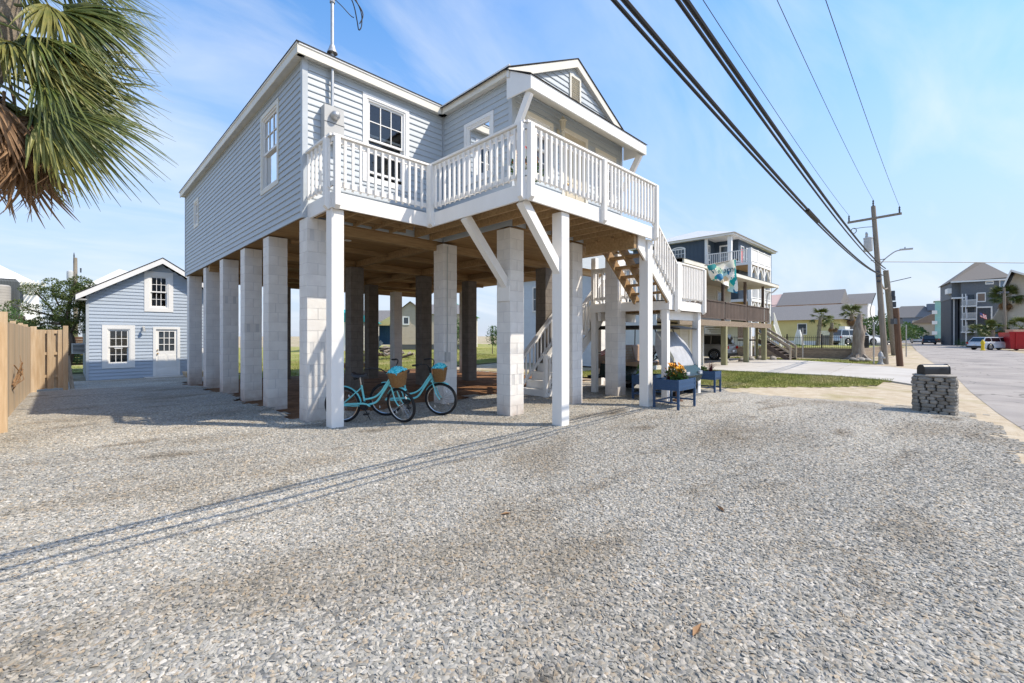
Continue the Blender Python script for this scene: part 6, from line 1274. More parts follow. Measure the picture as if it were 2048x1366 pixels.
# N1: cream house on posts with a weathered porch
n1 = thing('porch_house', 'cream house on posts with weathered brown porch beside the driveway', 'house', (19.5, 9, 0))
put('wall', MB().box(19.5, 33.0, 11.2, 20, 2.4, 4.95), 'cream_siding', n1); sw2 = MB(); wall_holes(sw2, (19.48, 9.9, 0), eY, nX, 10.1, 0, 5.0, []); put('wall', sw2, 'siding_light' if 'siding_light' in MT else 'white_lap', n1) if False else None
pm('pale_lap', (0.60, 0.65, 0.69), .6, (.55, .60, .64), 2, lap=.16)
put('wall', MB().box(19.44, 19.5, 9.9, 20, 0, 5.0), 'pale_lap', n1); put('enclosure', MB().box(19.52, 25.0, 9.9, 16, 0, 2.2), 'cream_siding', n1)
for x0, x1 in ((20.3, 22.0), (23.0, 24.8)): m = MB(); frame_ring(m, (0, 9.9, 0), eX, nY, x0, x1, -.1, 2.12, .12, 0, .05); d_ = put('door', m, 'cream_trim', n1); put('door_leaf', MB().box(x0 + .12, x1 - .12, 9.87, 9.899, 0, 2.0), 'cream_door', d_)
fwin(n1, (19.44, 9.9, 0), eY, nX, 6.7, 7.8, 3.0, 4.5); fwin(n1, (19.44, 9.9, 0), eY, nX, 1.2, 2.2, 3.0, 4.4); fwin(n1, (0, 11.2, 0), eX, nY, 26.0, 27.2, 3.2, 4.6); fwin(n1, (0, 11.2, 0), eX, nY, 30.4, 31.6, 3.2, 4.6)
put('shutter', MB().box(27.3, 27.7, 11.12, 11.19, 3.2, 4.6), 'navy_siding', n1)
put('porch_floor', MB().box(19.5, 33.6, 8.9, 11.2, 2.28, 2.42), 'weathered_light', n1); put('porch_beam', MB().box(19.5, 33.6, 8.8, 8.9, 2.12, 2.40), 'weathered_light', n1)
put('porch_ceiling', MB().box(19.3, 33.9, 8.55, 11.2, 4.86, 4.9), 'cream_ceiling', n1); put('porch_fascia', MB().box(19.2, 34.0, 8.46, 8.54, 4.84, 5.03), 'cream_trim', n1)
m = MB(); m.add([(19.1, 8.44, 5.035), (34.1, 8.44, 5.035), (34.1, 14.5, 6.3), (19.1, 14.5, 6.3), (34.1, 20.5, 5.03), (19.1, 20.5, 5.03)], [(0, 1, 2, 3), (3, 2, 4, 5), (0, 3, 5), (1, 4, 2)]); put('roof', m, 'roof_grey', n1)
for x in (25.3, 28.9, 32.4, 21.7): put('post', MB().box(x - .13, x + .13, 8.80, 9.06, -.05, 2.12), 'treated', n1); put('porch_post', MB().box(x - .07, x + .07, 8.93, 9.07, 2.42, 4.86), 'weathered', n1)
for x in (25.3, 28.9, 32.4): put('post', MB().box(x - .13, x + .13, 14.8, 15.06, -.05, 2.3), 'treated', n1)
for xa, xb in ((19.6, 21.6), (21.8, 25.2), (25.4, 28.8), (29.0, 32.3), (32.5, 33.5)): fence_rail(n1, (xa, 8.92), (xb, 8.92), 2.44, 1.02, int((xb - xa) / .155), 'weathered', .125)
put('downpipe', MB().tube(arc([(33.9, 8.5, 4.85), (33.7, 8.75, 4.55), (33.4, 9.0, 4.3), (33.4, 9.0, 2.4)], 4), .05, 7), 'white_trim', n1)
stw = put('staircase', MB().beam((33.75, 7.75, -.05), (33.75, 9.7, 1.3), .05, .28), 'weathered', n1); put('stringer', MB().beam((35.15, 7.75, -.05), (35.15, 9.7, 1.3), .05, .28), 'weathered', stw)
for k in range(7): put('tread', MB().box(33.78, 35.12, 7.78 + .27 * k, 8.06 + .27 * k, .12 + .185 * k, .16 + .185 * k), 'weathered', stw)
put('stair_landing', MB().box(33.7, 35.2, 9.7, 11.0, 1.26, 1.36), 'weathered', n1)
for x in (33.72, 35.18): put('stair_rail', MB().beam((x, 7.7, .85), (x, 9.7, 2.25), .09, .14), 'fence_grey', n1); put('stair_rail', MB().beam((x, 7.7, .45), (x, 9.7, 1.85), .05, .10), 'fence_grey', n1); put('stair_post', MB().box(x - .05, x + .05, 7.68, 7.78, 0, .95), 'fence_grey', n1); put('stair_post', MB().box(x - .08, x + .08, 9.65, 9.81, -.05, 2.45), 'treated', n1)
fence_rail(n1, (33.75, 11.0), (35.15, 11.0), 1.36, 1.0, 8, 'weathered', .06)
for k in range(8): put('tread', MB().box(31.0 + .32 * k, 31.34 + .32 * k, 11.3, 12.3, 2.3 - .125 * k, 2.34 - .125 * k), 'pine', stw)
for i, (x, y) in enumerate(((29.6, 9.4), (30.6, 9.5), (31.6, 9.45), (32.9, 9.3), (33.2, 8.6), (27.4, 9.6))): tag(put('border_rock', MB().ball((x, y, .08), (.3, .22, .2), 8, 5), 'fieldstone', smooth=True), ('border rock behind the second porch post', 'border rock beside the parked vehicle tail', 'border rock between second and third porch posts', 'border rock at the third porch post', 'border rock at the foot of the weathered stairs', 'border rock behind the first porch post')[i], 'rock')

# N2: navy house with white decks
n2 = thing('navy_house', 'tall navy blue house with white balconies behind the porch house', 'house', (38.5, 13, 0))
put('wall', MB().box(38.5, 50, 15.1, 22, 3.0, 10.0), 'navy_siding', n2); put('wall', MB().box(40.4, 50, 13.1, 15.1, 3.0, 10.0), 'navy_siding', n2); put('recess_wall', MB().box(38.6, 40.4, 15.05, 15.099, 7.4, 9.9), 'navy_siding', n2)
put('corner_post', MB().box(38.4, 38.62, 14.95, 15.15, 7.4, 9.9), 'white_trim', n2); put('corner_post', MB().box(38.4, 38.7, 13.0, 13.3, 7.4, 9.9), 'white_trim', n2); put('cornice', MB().box(38.1, 50.3, 12.75, 22.3, 9.86, 10.02), 'white_trim', n2)
m = MB(); hip(m, 38.5, 50, 13.1, 22, 10.03, 1.7, .5); put('roof', m, 'metal_roof', n2); put('ground_piers', MB().box(38.6, 49.9, 15.2, 21.9, 0, 3.0), 'cream_siding', n2)
wn = fwin(n2, (38.5, 15.1, 0), eY, nX, 1.75, 3.05, 8.05, 9.35, w_=.10, bars=(4, 3)); m = MB()
ap = [P((38.5, 15.1, 0), eY, nX, 2.4 - .65 * math.cos(a), 9.30 + .22 * math.sin(a), .03) for a in [pi * k / 10 for k in range(11)]]; ap2 = [P((38.5, 15.1, 0), eY, nX, 2.4 - .56 * math.cos(a), 9.28 + .14 * math.sin(a), .04) for a in [pi * k / 10 for k in range(11)]]
put('arch_head', MB().add(ap, [tuple(range(11))]), 'white_trim', wn); put('pane', MB().add(ap2, [tuple(range(11))]), 'win_dark', wn)
fwin(n2, (38.6, 15.05, 0), eX, nY, .15, .62, 8.1, 9.4); fwin(n2, (40.4, 13.3, 0), eY, nX, .35, 1.35, 7.45, 9.5, w_=.13); fwin(n2, (40.4, 13.1, 0), eX, nY, .5, 1.3, 7.5, 9.4); put('red_door', MB().box(41.0, 41.3, 13.04, 13.09, 7.6, 9.1), 'flag_red', n2); fwin(n2, (40.4, 13.1, 0), eX, nY, 1.9, 2.8, 7.5, 9.4)
for z in (7.28, 4.35): put('balcony_floor', MB().box(38.15, 43.4, 11.4, 13.09, z, z + .22), 'white_trim', n2); put('balcony_soffit', MB().box(38.2, 43.35, 11.45, 13.08, z - .03, z - .002), 'pine', n2)
put('balcony_floor', MB().box(38.15, 40.39, 13.1, 15.04, 7.28, 7.5), 'white_trim', n2)
fence_rail(n2, (38.2, 15.0), (38.2, 11.5), 7.5, 1.0, 22, 'white_trim', .05); fence_rail(n2, (38.2, 11.45), (43.4, 11.45), 7.5, 1.05, 17, 'white_trim', .27); fence_rail(n2, (38.2, 11.45), (43.4, 11.45), 4.57, .95, 26, 'white_trim', .06)
for x in (38.25, 39.9, 41.6, 43.3): put('balcony_post', MB().box(x - .12, x + .12, 11.42, 11.66, 0, 8.6), 'white_trim', n2)
for x in (38.25, 39.9, 41.6):
    for z in (7.26, 4.33): put('knee_brace', MB().beam((x + .1, 11.5, z - .75), (x + .75, 11.5, z), .1, .12), 'white_trim', n2); put('knee_brace', MB().beam((x + 1.55, 11.5, z - .75), (x + .9, 11.5, z), .1, .12), 'white_trim', n2)
stn = put('white_stair', MB().beam((43.4, 11.2, 2.6), (46.4, 11.2, .0), .06, .25).beam((43.4, 11.2, 3.6), (46.4, 11.2, 1.0), .08, .08), 'white_trim', n2)
for k in range(15): put('baluster', MB().box(43.45 + .2 * k, 43.52 + .2 * k, 11.17, 11.23, 2.55 - .173 * k, 3.5 - .173 * k), 'white_trim', stn)
# yellow and pink houses beyond
yh = thing('yellow_house', 'low yellow house with grey shingle roof behind the iron fence', 'house', at(1620, 66)); yx = 75.0
put('wall', MB().box(yx, yx + 12, 11.2, 22, .0, 3.95), 'yellow_siding', yh); m = MB(); m.add([(yx - .5, 10.4, 3.9), (yx - .5, 24, 3.9), (yx + 5.5, 24, 6.3), (yx + 5.5, 10.4, 6.3), (yx + 12, 24, 3.9), (yx + 12, 10.4, 3.9)], [(0, 3, 2, 1), (3, 5, 4, 2), (0, 5, 3), (1, 2, 4)]); put('roof', m, 'roof_grey', yh)
fwin(yh, (yx, 11.2, 0), eY, nX, 3.9, 5.1, 1.8, 3.4); fwin(yh, (yx, 11.2, 0), eY, nX, 9.3, 10.5, 1.8, 3.4); put('lattice_base', MB().box(yx - .03, yx - .001, 11.2, 22, 0, .9), 'white_trim', yh)
put('balcony', MB().box(yx - 1.6, yx, 11.2, 13.6, 1.1, 1.35), 'white_trim', yh); fence_rail(yh, (yx - 1.6, 13.6), (yx - 1.6, 11.2), 1.35, .95, 18, 'white_trim', .06); put('gable_end', MB().box(yx - 1.7, yx + 5, 10.45, 11.1, 0, 2.9), 'white_trim', yh)
ph_ = thing('pink_house', 'pink house with long grey roof above the yellow house', 'house', at(1620, 100)); pxx = 112.0
put('wall', MB().box(pxx, pxx + 12, 17.2, 32, 0, 8.6), 'pink_siding', ph_); m = MB(); m.add([(pxx - .6, 16.6, 8.3), (pxx - .6, 28.2, 8.3), (pxx + 5, 28.2, 11.6), (pxx + 5, 16.6, 11.6), (pxx + 12, 28.2, 8.3), (pxx + 12, 16.6, 8.3)], [(0, 3, 2, 1), (3, 5, 4, 2), (0, 5, 3), (1, 2, 4)]); put('roof', m, 'roof_grey', ph_)
put('wall', MB().box(pxx + 6, pxx + 18, 13.0, 17, 0, 8.4), 'white_trim', ph_); m = MB(); m.add([(pxx + 5.5, 12.2, 8.3), (pxx + 5.5, 17, 8.3), (pxx + 11, 17, 10.9), (pxx + 11, 12.2, 10.9)], [(0, 3, 2, 1)]); put('roof', m, 'roof_grey', ph_)
m = MB(); m.add([(pxx - .5, 28.2, 8.2), (pxx - .5, 37, 7.2), (pxx + 5, 35, 11.0), (pxx + 5, 28.2, 11.3)], [(0, 3, 2, 1)]); put('roof', m, 'pink_siding', ph_); fwin(ph_, (pxx, 17.2, 0), eY, nX, 4.9, 6.0, 7.0, 8.2); put('balcony_recess', MB().box(pxx - .1, pxx - .01, 28.4, 31.8, 5.6, 7.4), 'brown_siding', ph_); put('balcony_rail', MB().box(pxx - .7, pxx - .11, 28.2, 34, 4.9, 5.5), 'white_trim', ph_)
for y in (28.3, 30.6, 32.0): put('balcony_post', MB().box(pxx - .5, pxx - .2, y, y + .25, 5.5, 8.0), 'white_trim', ph_)

# right-hand side of the road
def local(name, label, cat, px, D, rz): return thing(name, label, cat, at(px, D), rz)
L_ = dict(world=False)
gr = local('apartment_house', 'four-storey grey shingled apartment house with white balconies', 'apartment building', 1919, 76, -pi / 2 + .16); gr.scale = (.62, .9, 1)
put('wall', MB().box(0.3, 9.5, 0, 12, 0, 11.0), 'grey_shake', gr, **L_); put('wall', MB().box(-1.4, .3, .9, 12, 8.1, 11.0), 'grey_shake', gr, **L_); put('wall', MB().box(-1.3, .0, 3.2, 12, 0, 8.1), 'dark_grey', gr, **L_)
for x0, x1 in ((-1.5, -1.0), (-.75, -.05)): put('stair_tower', MB().box(x0, x1, 1.2, 2.8, 0, 8.1), 'dark_grey', gr, **L_)
put('tower_trim', MB().box(-.98, -.78, 1.1, 1.3, 0, 8.1), 'white_trim', gr, **L_); m = MB(); m.add([(-1.9, -.4, 10.95), (9.9, -.4, 11.2), (9.9, 12.4, 11.2), (-1.9, 12.4, 10.95), (4.4, 5, 14.6), (6.2, 6, 14.6)], [(0, 1, 5, 4), (1, 2, 5), (2, 3, 4, 5), (3, 0, 4), (0, 3, 2, 1)]); put('roof', m, 'roof_taupe', gr, **L_)
put('eave_trim', MB().box(-1.9, 9.9, -.45, -.38, 10.75, 11.0), 'white_trim', gr, **L_); put('belt_trim', MB().box(-1.45, 1.0, -.06, .9, 8.0, 8.25), 'white_trim', gr, **L_); put('roof_deck_rail', MB().box(-2.2, -1.4, .9, 3.5, 9.0, 9.9), 'white_trim', gr, **L_)
for k, z in enumerate((2.35, 4.55, 6.75)):
    bl = put('balcony', MB().box(.2, 3.1, -1.0, 0, z - .22, z), 'white_trim', gr, **L_); put('balcony_recess', MB().box(.9, 2.8, -.03, -.001, z, z + 1.85), 'win_dark', bl, **L_)
    rr_ = MB()
    for q in range(15): rr_.box(.25 + q * .2, .33 + q * .2, -1.0, -.94, z + .05, z + .9)
    rr_.box(.2, 3.1, -1.02, -.92, z + .88, z + .96); put('balcony_rail', rr_, 'white_trim', bl, **L_)
    for x in (.2, .85, 2.95): put('balcony_post', MB().box(x, x + .17, -1.0, -.83, z, z + 1.98), 'white_trim', bl, **L_)
    put('door_curtain', MB().box(1.1, 1.5, -.06, -.035, z + .1, z + 1.7), 'curtain', bl, **L_)
put('balcony_post', MB().box(.9, 1.15, -1.0, -.75, 0, 2.13), 'white_trim', gr, **L_); put('bay_panel', MB().box(3.4, 5.9, -.12, -.001, 2.5, 6.3), 'dark_grey', gr, **L_); put('bay_trim', MB().box(3.15, 6.2, -.2, -.001, 6.3, 6.55), 'white_trim', gr, **L_); put('bay_trim', MB().box(5.9, 6.2, -.2, -.001, 2.4, 6.3), 'white_trim', gr, **L_)
for a in ((3.3, 5.0, 7.3, 8.9, 'flag_red'), (4.9, 6.5, 10.2, 10.75, 'win_sky'), (7.5, 9.5, 9.3, 10.9, 'win_sky'), (8.2, 9.4, 7.9, 8.7, 'win_dark')):
    m = MB(); frame_ring(m, (0, 0, 0), eX, nY, a[0], a[1], a[2], a[3], .18, -.01, .06); wn = put('window', m, 'white_trim', gr, **L_); put('pane', MB().box(a[0] + .18, a[1] - .18, -.03, -.005, a[2] + .15, a[3] - .15), a[4] if a[4] != 'flag_red' else 'brown_siding', wn, **L_)
stripes_flag('house_flag', tuple(at(1960, 72, 4.7)), (.5, -.6, -.35), (.1, .1, .9), 1.1, .75, 'striped flag hanging on the grey apartment house')
cot = local('blue_cottage', 'low blue cottage with pale gable between apartment house and beige house', 'house', 1990, 68, -pi / 2); cot.scale = (.62, .8, 1); put('wall', MB().box(-.2, 4, 0, 5, 0, 4.2), 'slate_siding', cot, **L_); put('gable', MB().prism([(-.8, -.3, 3.6), (1.6, -.3, 7.2), (4, -.3, 3.6)], (0, 5, 0)), 'tan_siding', cot, **L_); put('porch_trim', MB().box(-.6, 4.2, -.5, -.31, 2.9, 3.2), 'white_trim', cot, **L_)
bh = local('beige_house', 'beige lap-sided house with white metal roof at the picture edge', 'house', 2014, 62, -pi / 2 - .1); bh.scale = (.65, 1, 1); put('wall', MB().box(0, 10, 0, 10, 0, 8.2), 'beige_siding', bh, **L_); put('gable', MB().prism([(0, -.001, 8.2), (1.2, -.001, 10.4), (9, -.001, 8.2)], (0, 9, 0)), 'beige_siding', bh, **L_)
m = MB(); m.add([(.6, -1.1, 10.75), (9.8, -1.1, 7.4), (9.8, 9, 7.4), (.6, 9, 10.75)], [(0, 1, 2, 3)]); m.add([(.6, -1.1, 10.75), (-1.0, -1.1, 7.5), (-1.0, 9, 7.5), (.6, 9, 10.75)], [(0, 3, 2, 1)]); put('roof', m, 'metal_roof', bh, **L_); put('rake_board', MB().beam((.6, -1.12, 10.6), (-1.0, -1.12, 7.4), .06, .25).beam((.6, -1.12, 10.6), (9.8, -1.12, 7.3), .06, .25), 'white_trim', bh, **L_)
for a0, a1 in ((.6, 1.15), (2.6, 4.0)): m = MB(); frame_ring(m, (0, 0, 0), eX, nY, a0, a1, 6.0, 7.3, .1, 0, .05); wn = put('window', m, 'white_trim', bh, **L_); put('pane', MB().box(a0 + .1, a1 - .1, -.02, -.002, 6.1, 7.2), 'win_dark', wn, **L_)
th = local('teal_house', 'narrow teal house beyond the grey apartment house', 'house', 1897, 112, -pi / 2 + .03); th.scale = (.55, .8, .88); put('wall', MB().box(-4.5, 3, 0, 10, 0, 12), 'teal_siding', th, **L_); m = MB(); hip(m, -4.5, 3, 0, 10, 12, 2.0, .6); put('roof', m, 'metal_roof', th, **L_)
for k in range(3): put('balcony', MB().box(-5.6, -3.8, -.9, 0, 2.2 + 3 * k, 3.2 + 3 * k), 'white_trim', th, **L_); put('window', MB().box(-1, .6, -.05, -.001, 2.6 + 3 * k, 4.4 + 3 * k), 'win_dark', th, **L_)
bw = local('brown_house', 'brown timbered house beyond the teal house', 'house', 1868, 135, -pi / 2 + .1); bw.scale = (.65, 1, 1); put('wall', MB().box(-7, 4, 0, 10, 0, 6.5), 'tan_siding', bw, **L_); put('gable', MB().prism([(-8, -.5, 5.5), (2, -.5, 9.5), (2, -.5, 5.5)], (0, 9, 0)), 'brown_siding', bw, **L_); put('tower', MB().box(1, 4, -.8, 5, 0, 11.5), 'brown_siding', bw, **L_); m = MB(); hip(m, 1, 4, -.8, 5, 11.5, .8, .4); put('roof', m, 'roof_taupe', bw, **L_); put('window', MB().box(-5.5, -4, -.06, -.001, 2.5, 4.2), 'win_dark', bw, **L_)
sb_ = local('slate_house', 'slate blue house with grey roof at the far end of the road', 'house', 1832, 165, -pi / 2 + .15); sb_.scale = (.65, .7, 1); put('wall', MB().box(-6, 10, 0, 12, 0, 8.5), 'slate_siding', sb_, **L_); put('wall', MB().box(-12, -6, 1, 12, 0, 8), 'cream_siding', sb_, **L_); m = MB(); hip(m, -12, 10, 0, 12, 8.5, 4.5, .8); put('roof', m, 'roof_grey', sb_, **L_); put('dormer', MB().box(5, 9, 2, 6, 11, 13.5), 'slate_siding', sb_, **L_)
for k in range(3): put('window', MB().box(-4 + 4.2 * k, -2 + 4.2 * k, -.06, -.001, 4, 6.4), 'win_dark', sb_, **L_)

# ------------------------------------------------------------------ vehicles
def car(label, cat, loc, rz, paint, L, W, H, kind='suv', name='parked_car'):
    t = thing(name, label, cat, loc, rz); wl = W / 2; hb = H * (.56 if kind != 'wagon' else .60); g = .24; f = lambda **k: dict(parent=t, world=False)
    prof = [(0, g + .12), (.03 * L, hb * .92), (.05 * L, hb), (.28 * L, hb * 1.02), (.72 * L, hb), (.93 * L, hb * .88), (.985 * L, hb * .72), (L, g + .2), (.98 * L, g), (.02 * L, g)]
    if kind == 'pickup': prof = [(0, g + .2), (.01 * L, hb * 1.0), (.40 * L, hb * 1.02), (.72 * L, hb), (.95 * L, hb * .92), (.99 * L, hb * .75), (L, g + .2), (.98 * L, g), (.02 * L, g)]
    m = MB(); n = len(prof); rows = []
    for y, s_, dz_ in ((-wl, .965, 0), (-wl * .93, 1.0, .02), (wl * .93, 1.0, .02), (wl, .965, 0)): rows.append([((x - L / 2) * s_ + L / 2, y, z + (dz_ if z > hb * .8 else 0)) for x, z in prof])
    m.add([p for r_ in rows for p in r_], [(i * n + k, i * n + (k + 1) % n, (i + 1) * n + (k + 1) % n, (i + 1) * n + k) for i in range(3) for k in range(n)] + [tuple(range(n - 1, -1, -1)), tuple(3 * n + k for k in range(n))]); put('body', m, paint, smooth=True, **f())
    cab = {'suv': (.03, .08, .60, .74), 'wagon': (.03, .12, .56, .73), 'pickup': (.40, .44, .62, .74)}[kind]; b0, t0, t1, b1 = [c * L for c in cab]; wi = wl * .92; wt = wl * .74; base = [(b0, -wi, hb), (b1, -wi, hb), (b1, wi, hb), (b0, wi, hb)]; top = [(t0, -wt, H), (t1, -wt, H), (t1, wt, H), (t0, wt, H)]
    m = MB(); m.add(base + top, BOXF); put('cabin', m, paint, smooth=True, **f())
    def side(s_, xa, xb, za=.12, zb=.86):
        def pt(x, zq): k = zq; xl = b0 + (t0 - b0) * k; xr = b1 + (t1 - b1) * k; return (min(max(x, xl + .06), xr - .06), s_ * (wi + (wt - wi) * k + .006), hb + (H - hb) * k)
        return [pt(xa, za), pt(xb, za), pt(xb, zb), pt(xa, zb)]
    for s_ in (-1, 1):
        cuts = [b0, b0 + (b1 - b0) * .30, b0 + (b1 - b0) * .60, b1] if kind != 'pickup' else [b0, (b0 + b1) / 2, b1]
        for a, b_ in zip(cuts, cuts[1:]): put('side_window', MB().add(side(s_, a + .03, b_ - .03), [(0, 1, 2, 3)]), 'car_glass', **f())
    def endq(x0, x1, k): return [(x0 + (x1 - x0) * za + k, s_ * (wi + (wt - wi) * za) * .9, hb + (H - hb) * za) for za, s_ in ((.1, -1), (.1, 1), (.88, 1), (.88, -1))]
    put('rear_window', MB().add(endq(b0, t0, -.012), [(0, 1, 2, 3)]), 'car_glass', **f()); put('windshield', MB().add(endq(b1, t1, .012), [(0, 1, 2, 3)]), 'car_glass', **f())
    R_ = .2 * H if kind != 'wagon' else .225 * H
    for x in (.185 * L, .80 * L):
        for s_ in (-1, 1):
            yy = s_ * (wl - .10); put('wheel_arch', MB().lathe([(R_ * 1.18, -.012), (R_ * 1.18, .012)], (x, s_ * (wl - .002), R_ + .02), 18, 'Y'), 'black_plastic', **f()); wh = put('wheel', MB().lathe([(R_ * .6, -.11), (R_ * .95, -.11), (R_, -.07), (R_, .07), (R_ * .95, .11), (R_ * .6, .11)], (x, yy + s_ * .03, R_), 22, 'Y'), 'tyre', smooth=True, **f())
            rm = MB(); yo = yy + s_ * .13
            for q in range(8): a = q * pi / 4; rm.beam((x, yo, R_), (x + R_ * .66 * math.cos(a), yo, R_ + R_ * .66 * math.sin(a)), .05, .03, up=(0, 1, 0))
            rm.tube([(x + R_ * .66 * math.cos(a * pi / 9), yo, R_ + R_ * .66 * math.sin(a * pi / 9)) for a in range(18)], .02, 4, closed=True); put('rim', rm, 'rim', wh, world=False)
    for s_ in (-1, 1): put('tail_light', MB().box(-.01, .10, s_ * wl * .92 - .09, s_ * wl * .92 + .05 * (s_ > 0) + .02, hb * .78, hb * .98), 'tail_red', **f()); put('headlight', MB().box(L * .955, L * .99, s_ * wl * .8 - .16, s_ * wl * .8 + .12, hb * .68, hb * .80), 'lamp_clear', **f()); put('mirror', MB().box(b1 - .45, b1 - .3, s_ * (wl + .02) - .06, s_ * (wl + .02) + .06, hb + .02, hb + .16), paint, **f())
    put('bumper', MB().box(-.03, .06, -wl * .9, wl * .9, g + .02, g + .22), 'black_plastic', **f()); put('license_plate', MB().box(-.045, -.02, -.15, .15, g + .3, g + .42), 'flag_white', **f()); return t
car('silver crossover parked under the porch house', 'car', (30.9, 10.35, 0.02), pi / 2, 'car_silver', 4.6, 1.86, 1.70)
wg_ = at(1948, 52, -.01); car('white station wagon parked by the red dumpster', 'car', wg_, -pi / 4 - .02, 'car_white', 4.75, 1.9, 1.48, 'wagon')
car('white car parked in the yellow house yard behind the fence', 'car', at(1668, 52, .58), -pi / 4 + .05, 'car_white', 4.9, 1.9, 1.8)
car('black vehicle driving away down the road', 'car', at(1858, 84, 0), .05, 'car_black', 4.6, 1.9, 1.7); car('white car on the road ahead of the black one', 'car', at(1835, 96, 0), .08, 'car_white', 4.5, 1.85, 1.6); car('dark pickup truck parked before the teal house', 'pickup', at(1868, 92, 0), -pi / 4, 'car_navy', 5.8, 2.0, 1.9, 'pickup', 'pickup_truck'); car('grey car parked far left of the road behind poles', 'car', at(1722, 60, 0.0), -pi / 4 + .3, 'car_grey', 4.8, 1.9, 1.7)
# red dumpster with white lettering
dm_ = local('red_dumpster', 'red roll-off dumpster with white lettering at the picture edge', 'dumpster', 2021, 50, -pi / 2 + .30); put('bin', MB().add([(0, 0, .12), (6.5, 0, .12), (6.5, 2.3, .12), (0, 2.3, .12), (-.15, -.12, 2.0), (6.6, -.12, 2.0), (6.6, 2.42, 2.0), (-.15, 2.42, 2.0)], [(0, 3, 2, 1), (0, 1, 5, 4), (1, 2, 6, 5), (2, 3, 7, 6), (3, 0, 4, 7)]), 'dumpster', dm_, **L_)
for k in range(6): put('rib', MB().add([(.35 + 1.15 * k, -.08, .14), (.50 + 1.15 * k, -.08, .14), (.50 + 1.15 * k, .06, .14), (.35 + 1.15 * k, .06, .14), (.35 + 1.15 * k, -.20, 1.95), (.50 + 1.15 * k, -.20, 1.95), (.50 + 1.15 * k, -.06, 1.95), (.35 + 1.15 * k, -.06, 1.95)], BOXF), 'dumpster', dm_, **L_)
put('top_rail', MB().box(-.2, 6.65, -.22, -.08, 1.95, 2.08), 'dumpster', dm_, **L_)
def text_mesh(s_, size, ext=.004):
    cu = bpy.data.curves.new('txt', 'FONT'); cu.body = s_; cu.size = size; cu.extrude = ext; ob = bpy.data.objects.new('txt', cu); me = bpy.data.meshes.new_from_object(ob); bpy.data.objects.remove(ob); bpy.data.curves.remove(cu); return me
tm = text_mesh('A', 1.0, .01); tm.materials.clear(); tm.materials.append(MT['flag_white']); o = link('lettering', tm, dm_, (1.62, -.185, 1.15), (pi / 2 - .06, 0, 0), world=False); put('label_plate', MB().box(1.75, 2.5, -.19, -.14, .62, .98), 'black_plastic', dm_, **L_); put('label_frame', MB().box(1.72, 2.53, -.165, -.12, .58, 1.02), 'flag_white', dm_, **L_)
tag(put('debris', MB().obox(at(2030, 51.5, 2.1), (.5, -.5, 0), (.3, .3, 0), (0, 0, .25)), 'fence_wood'), 'scrap wood heaped in the red dumpster', 'debris')
yhp = at(1965, 49); hy = thing('yellow_hydrant', 'yellow hydrant in front of the white wagon wheel', 'hydrant', yhp); put('barrel', MB().lathe([(.2, 0), (.2, .1), (.14, .12), (.14, .7), (.19, .74), (.17, .95), (.08, 1.1), (.05, 1.2)], yhp, 12), 'yellow_paint', hy, True); put('nozzle', MB().lathe([(.09, -.28), (.09, .28)], yhp + V((0, 0, .62)), 8, 'X'), 'yellow_paint', hy)
rp_ = at(2010, 57); rpl = thing('roadside_pole', 'slim wooden pole before the beige house', 'utility pole', rp_); put('shaft', MB().tube([rp_, at(2009, 57, 4), at(2007.5, 57, 7.8)], [.17, .15, .12], 9), 'pole_wood', rpl, True); put('insulator', MB().obox(at(2008, 57, 7.2), (.4, -.4, 0), (.05, .05, 0), (0, 0, .12)), 'insulator', rpl)

# ------------------------------------------------------------------ left background
wh = local('pergola_house', 'white house with rooftop pergola behind the fence', 'house', 40, 33, 0); wh.scale = (.62, .8, 1); put('wall', MB().box(-6, 1.2, 1.5, 8, 0, 5.6), 'white_trim', wh, **L_); m = MB(); m.add([(-7.5, 1, 5.6), (1.6, 1, 5.6), (1.6, 8, 5.6), (-7.5, 8, 5.6), (-4.0, 4, 7.9)], [(0, 1, 4), (1, 2, 4), (2, 3, 4), (3, 0, 4)]); put('roof', m, 'metal_roof', wh, **L_)
for k in range(24): put('rafter', MB().box(-6 + .34 * k, -5.9 + .34 * k, -1.2, 1.4, 5.55, 5.72), 'white_trim', wh, **L_)
put('pergola_beam', MB().box(-6.2, 2.2, -.9, -.75, 5.35, 5.545), 'white_trim', wh, **L_)
for x in (-4.0, -1.3, 1.4): put('pergola_post', MB().box(x, x + .22, -.95, -.73, 3.0, 5.35), 'white_trim', wh, **L_); put('deck_post', MB().box(x, x + .25, -.97, -.71, 0, 2.75), 'white_trim', wh, **L_)
put('deck_floor', MB().box(-6, 2, -1, 1.5, 2.75, 3.0), 'white_trim', wh, **L_); m = MB()
for k in range(10): m.box(-6, 1.9, -.99, -.95, 3.05 + .1 * k, 3.11 + .1 * k)
put('deck_rail', m, 'white_trim', wh, **L_); fwin(wh, (0, 1.5, 0), eX, nY, -.6, .4, 3.3, 5.0) if False else put('window', MB().box(-.8, .2, 1.45, 1.49, 3.3, 5.0), 'win_dark', wh, **L_); put('painted_carport_shade', MB().box(-5.8, 1.0, 1.40, 1.49, .2, 2.6), 'dark_room', wh, **L_)  # dark panel below the deck stands in for the shade there
tk = local('equipment_platform', 'timber platform with post behind the left fence', 'platform', 5, 19.5, 0); tk.scale = (.65, .65, 1); put('deck', MB().box(-1.6, 1.0, -.1, 1.4, 2.35, 2.5), 'weathered', tk, **L_)
for x in (-1.5, .85): put('post', MB().box(x, x + .12, 0, .12, 0, 2.35), 'weathered', tk, **L_)
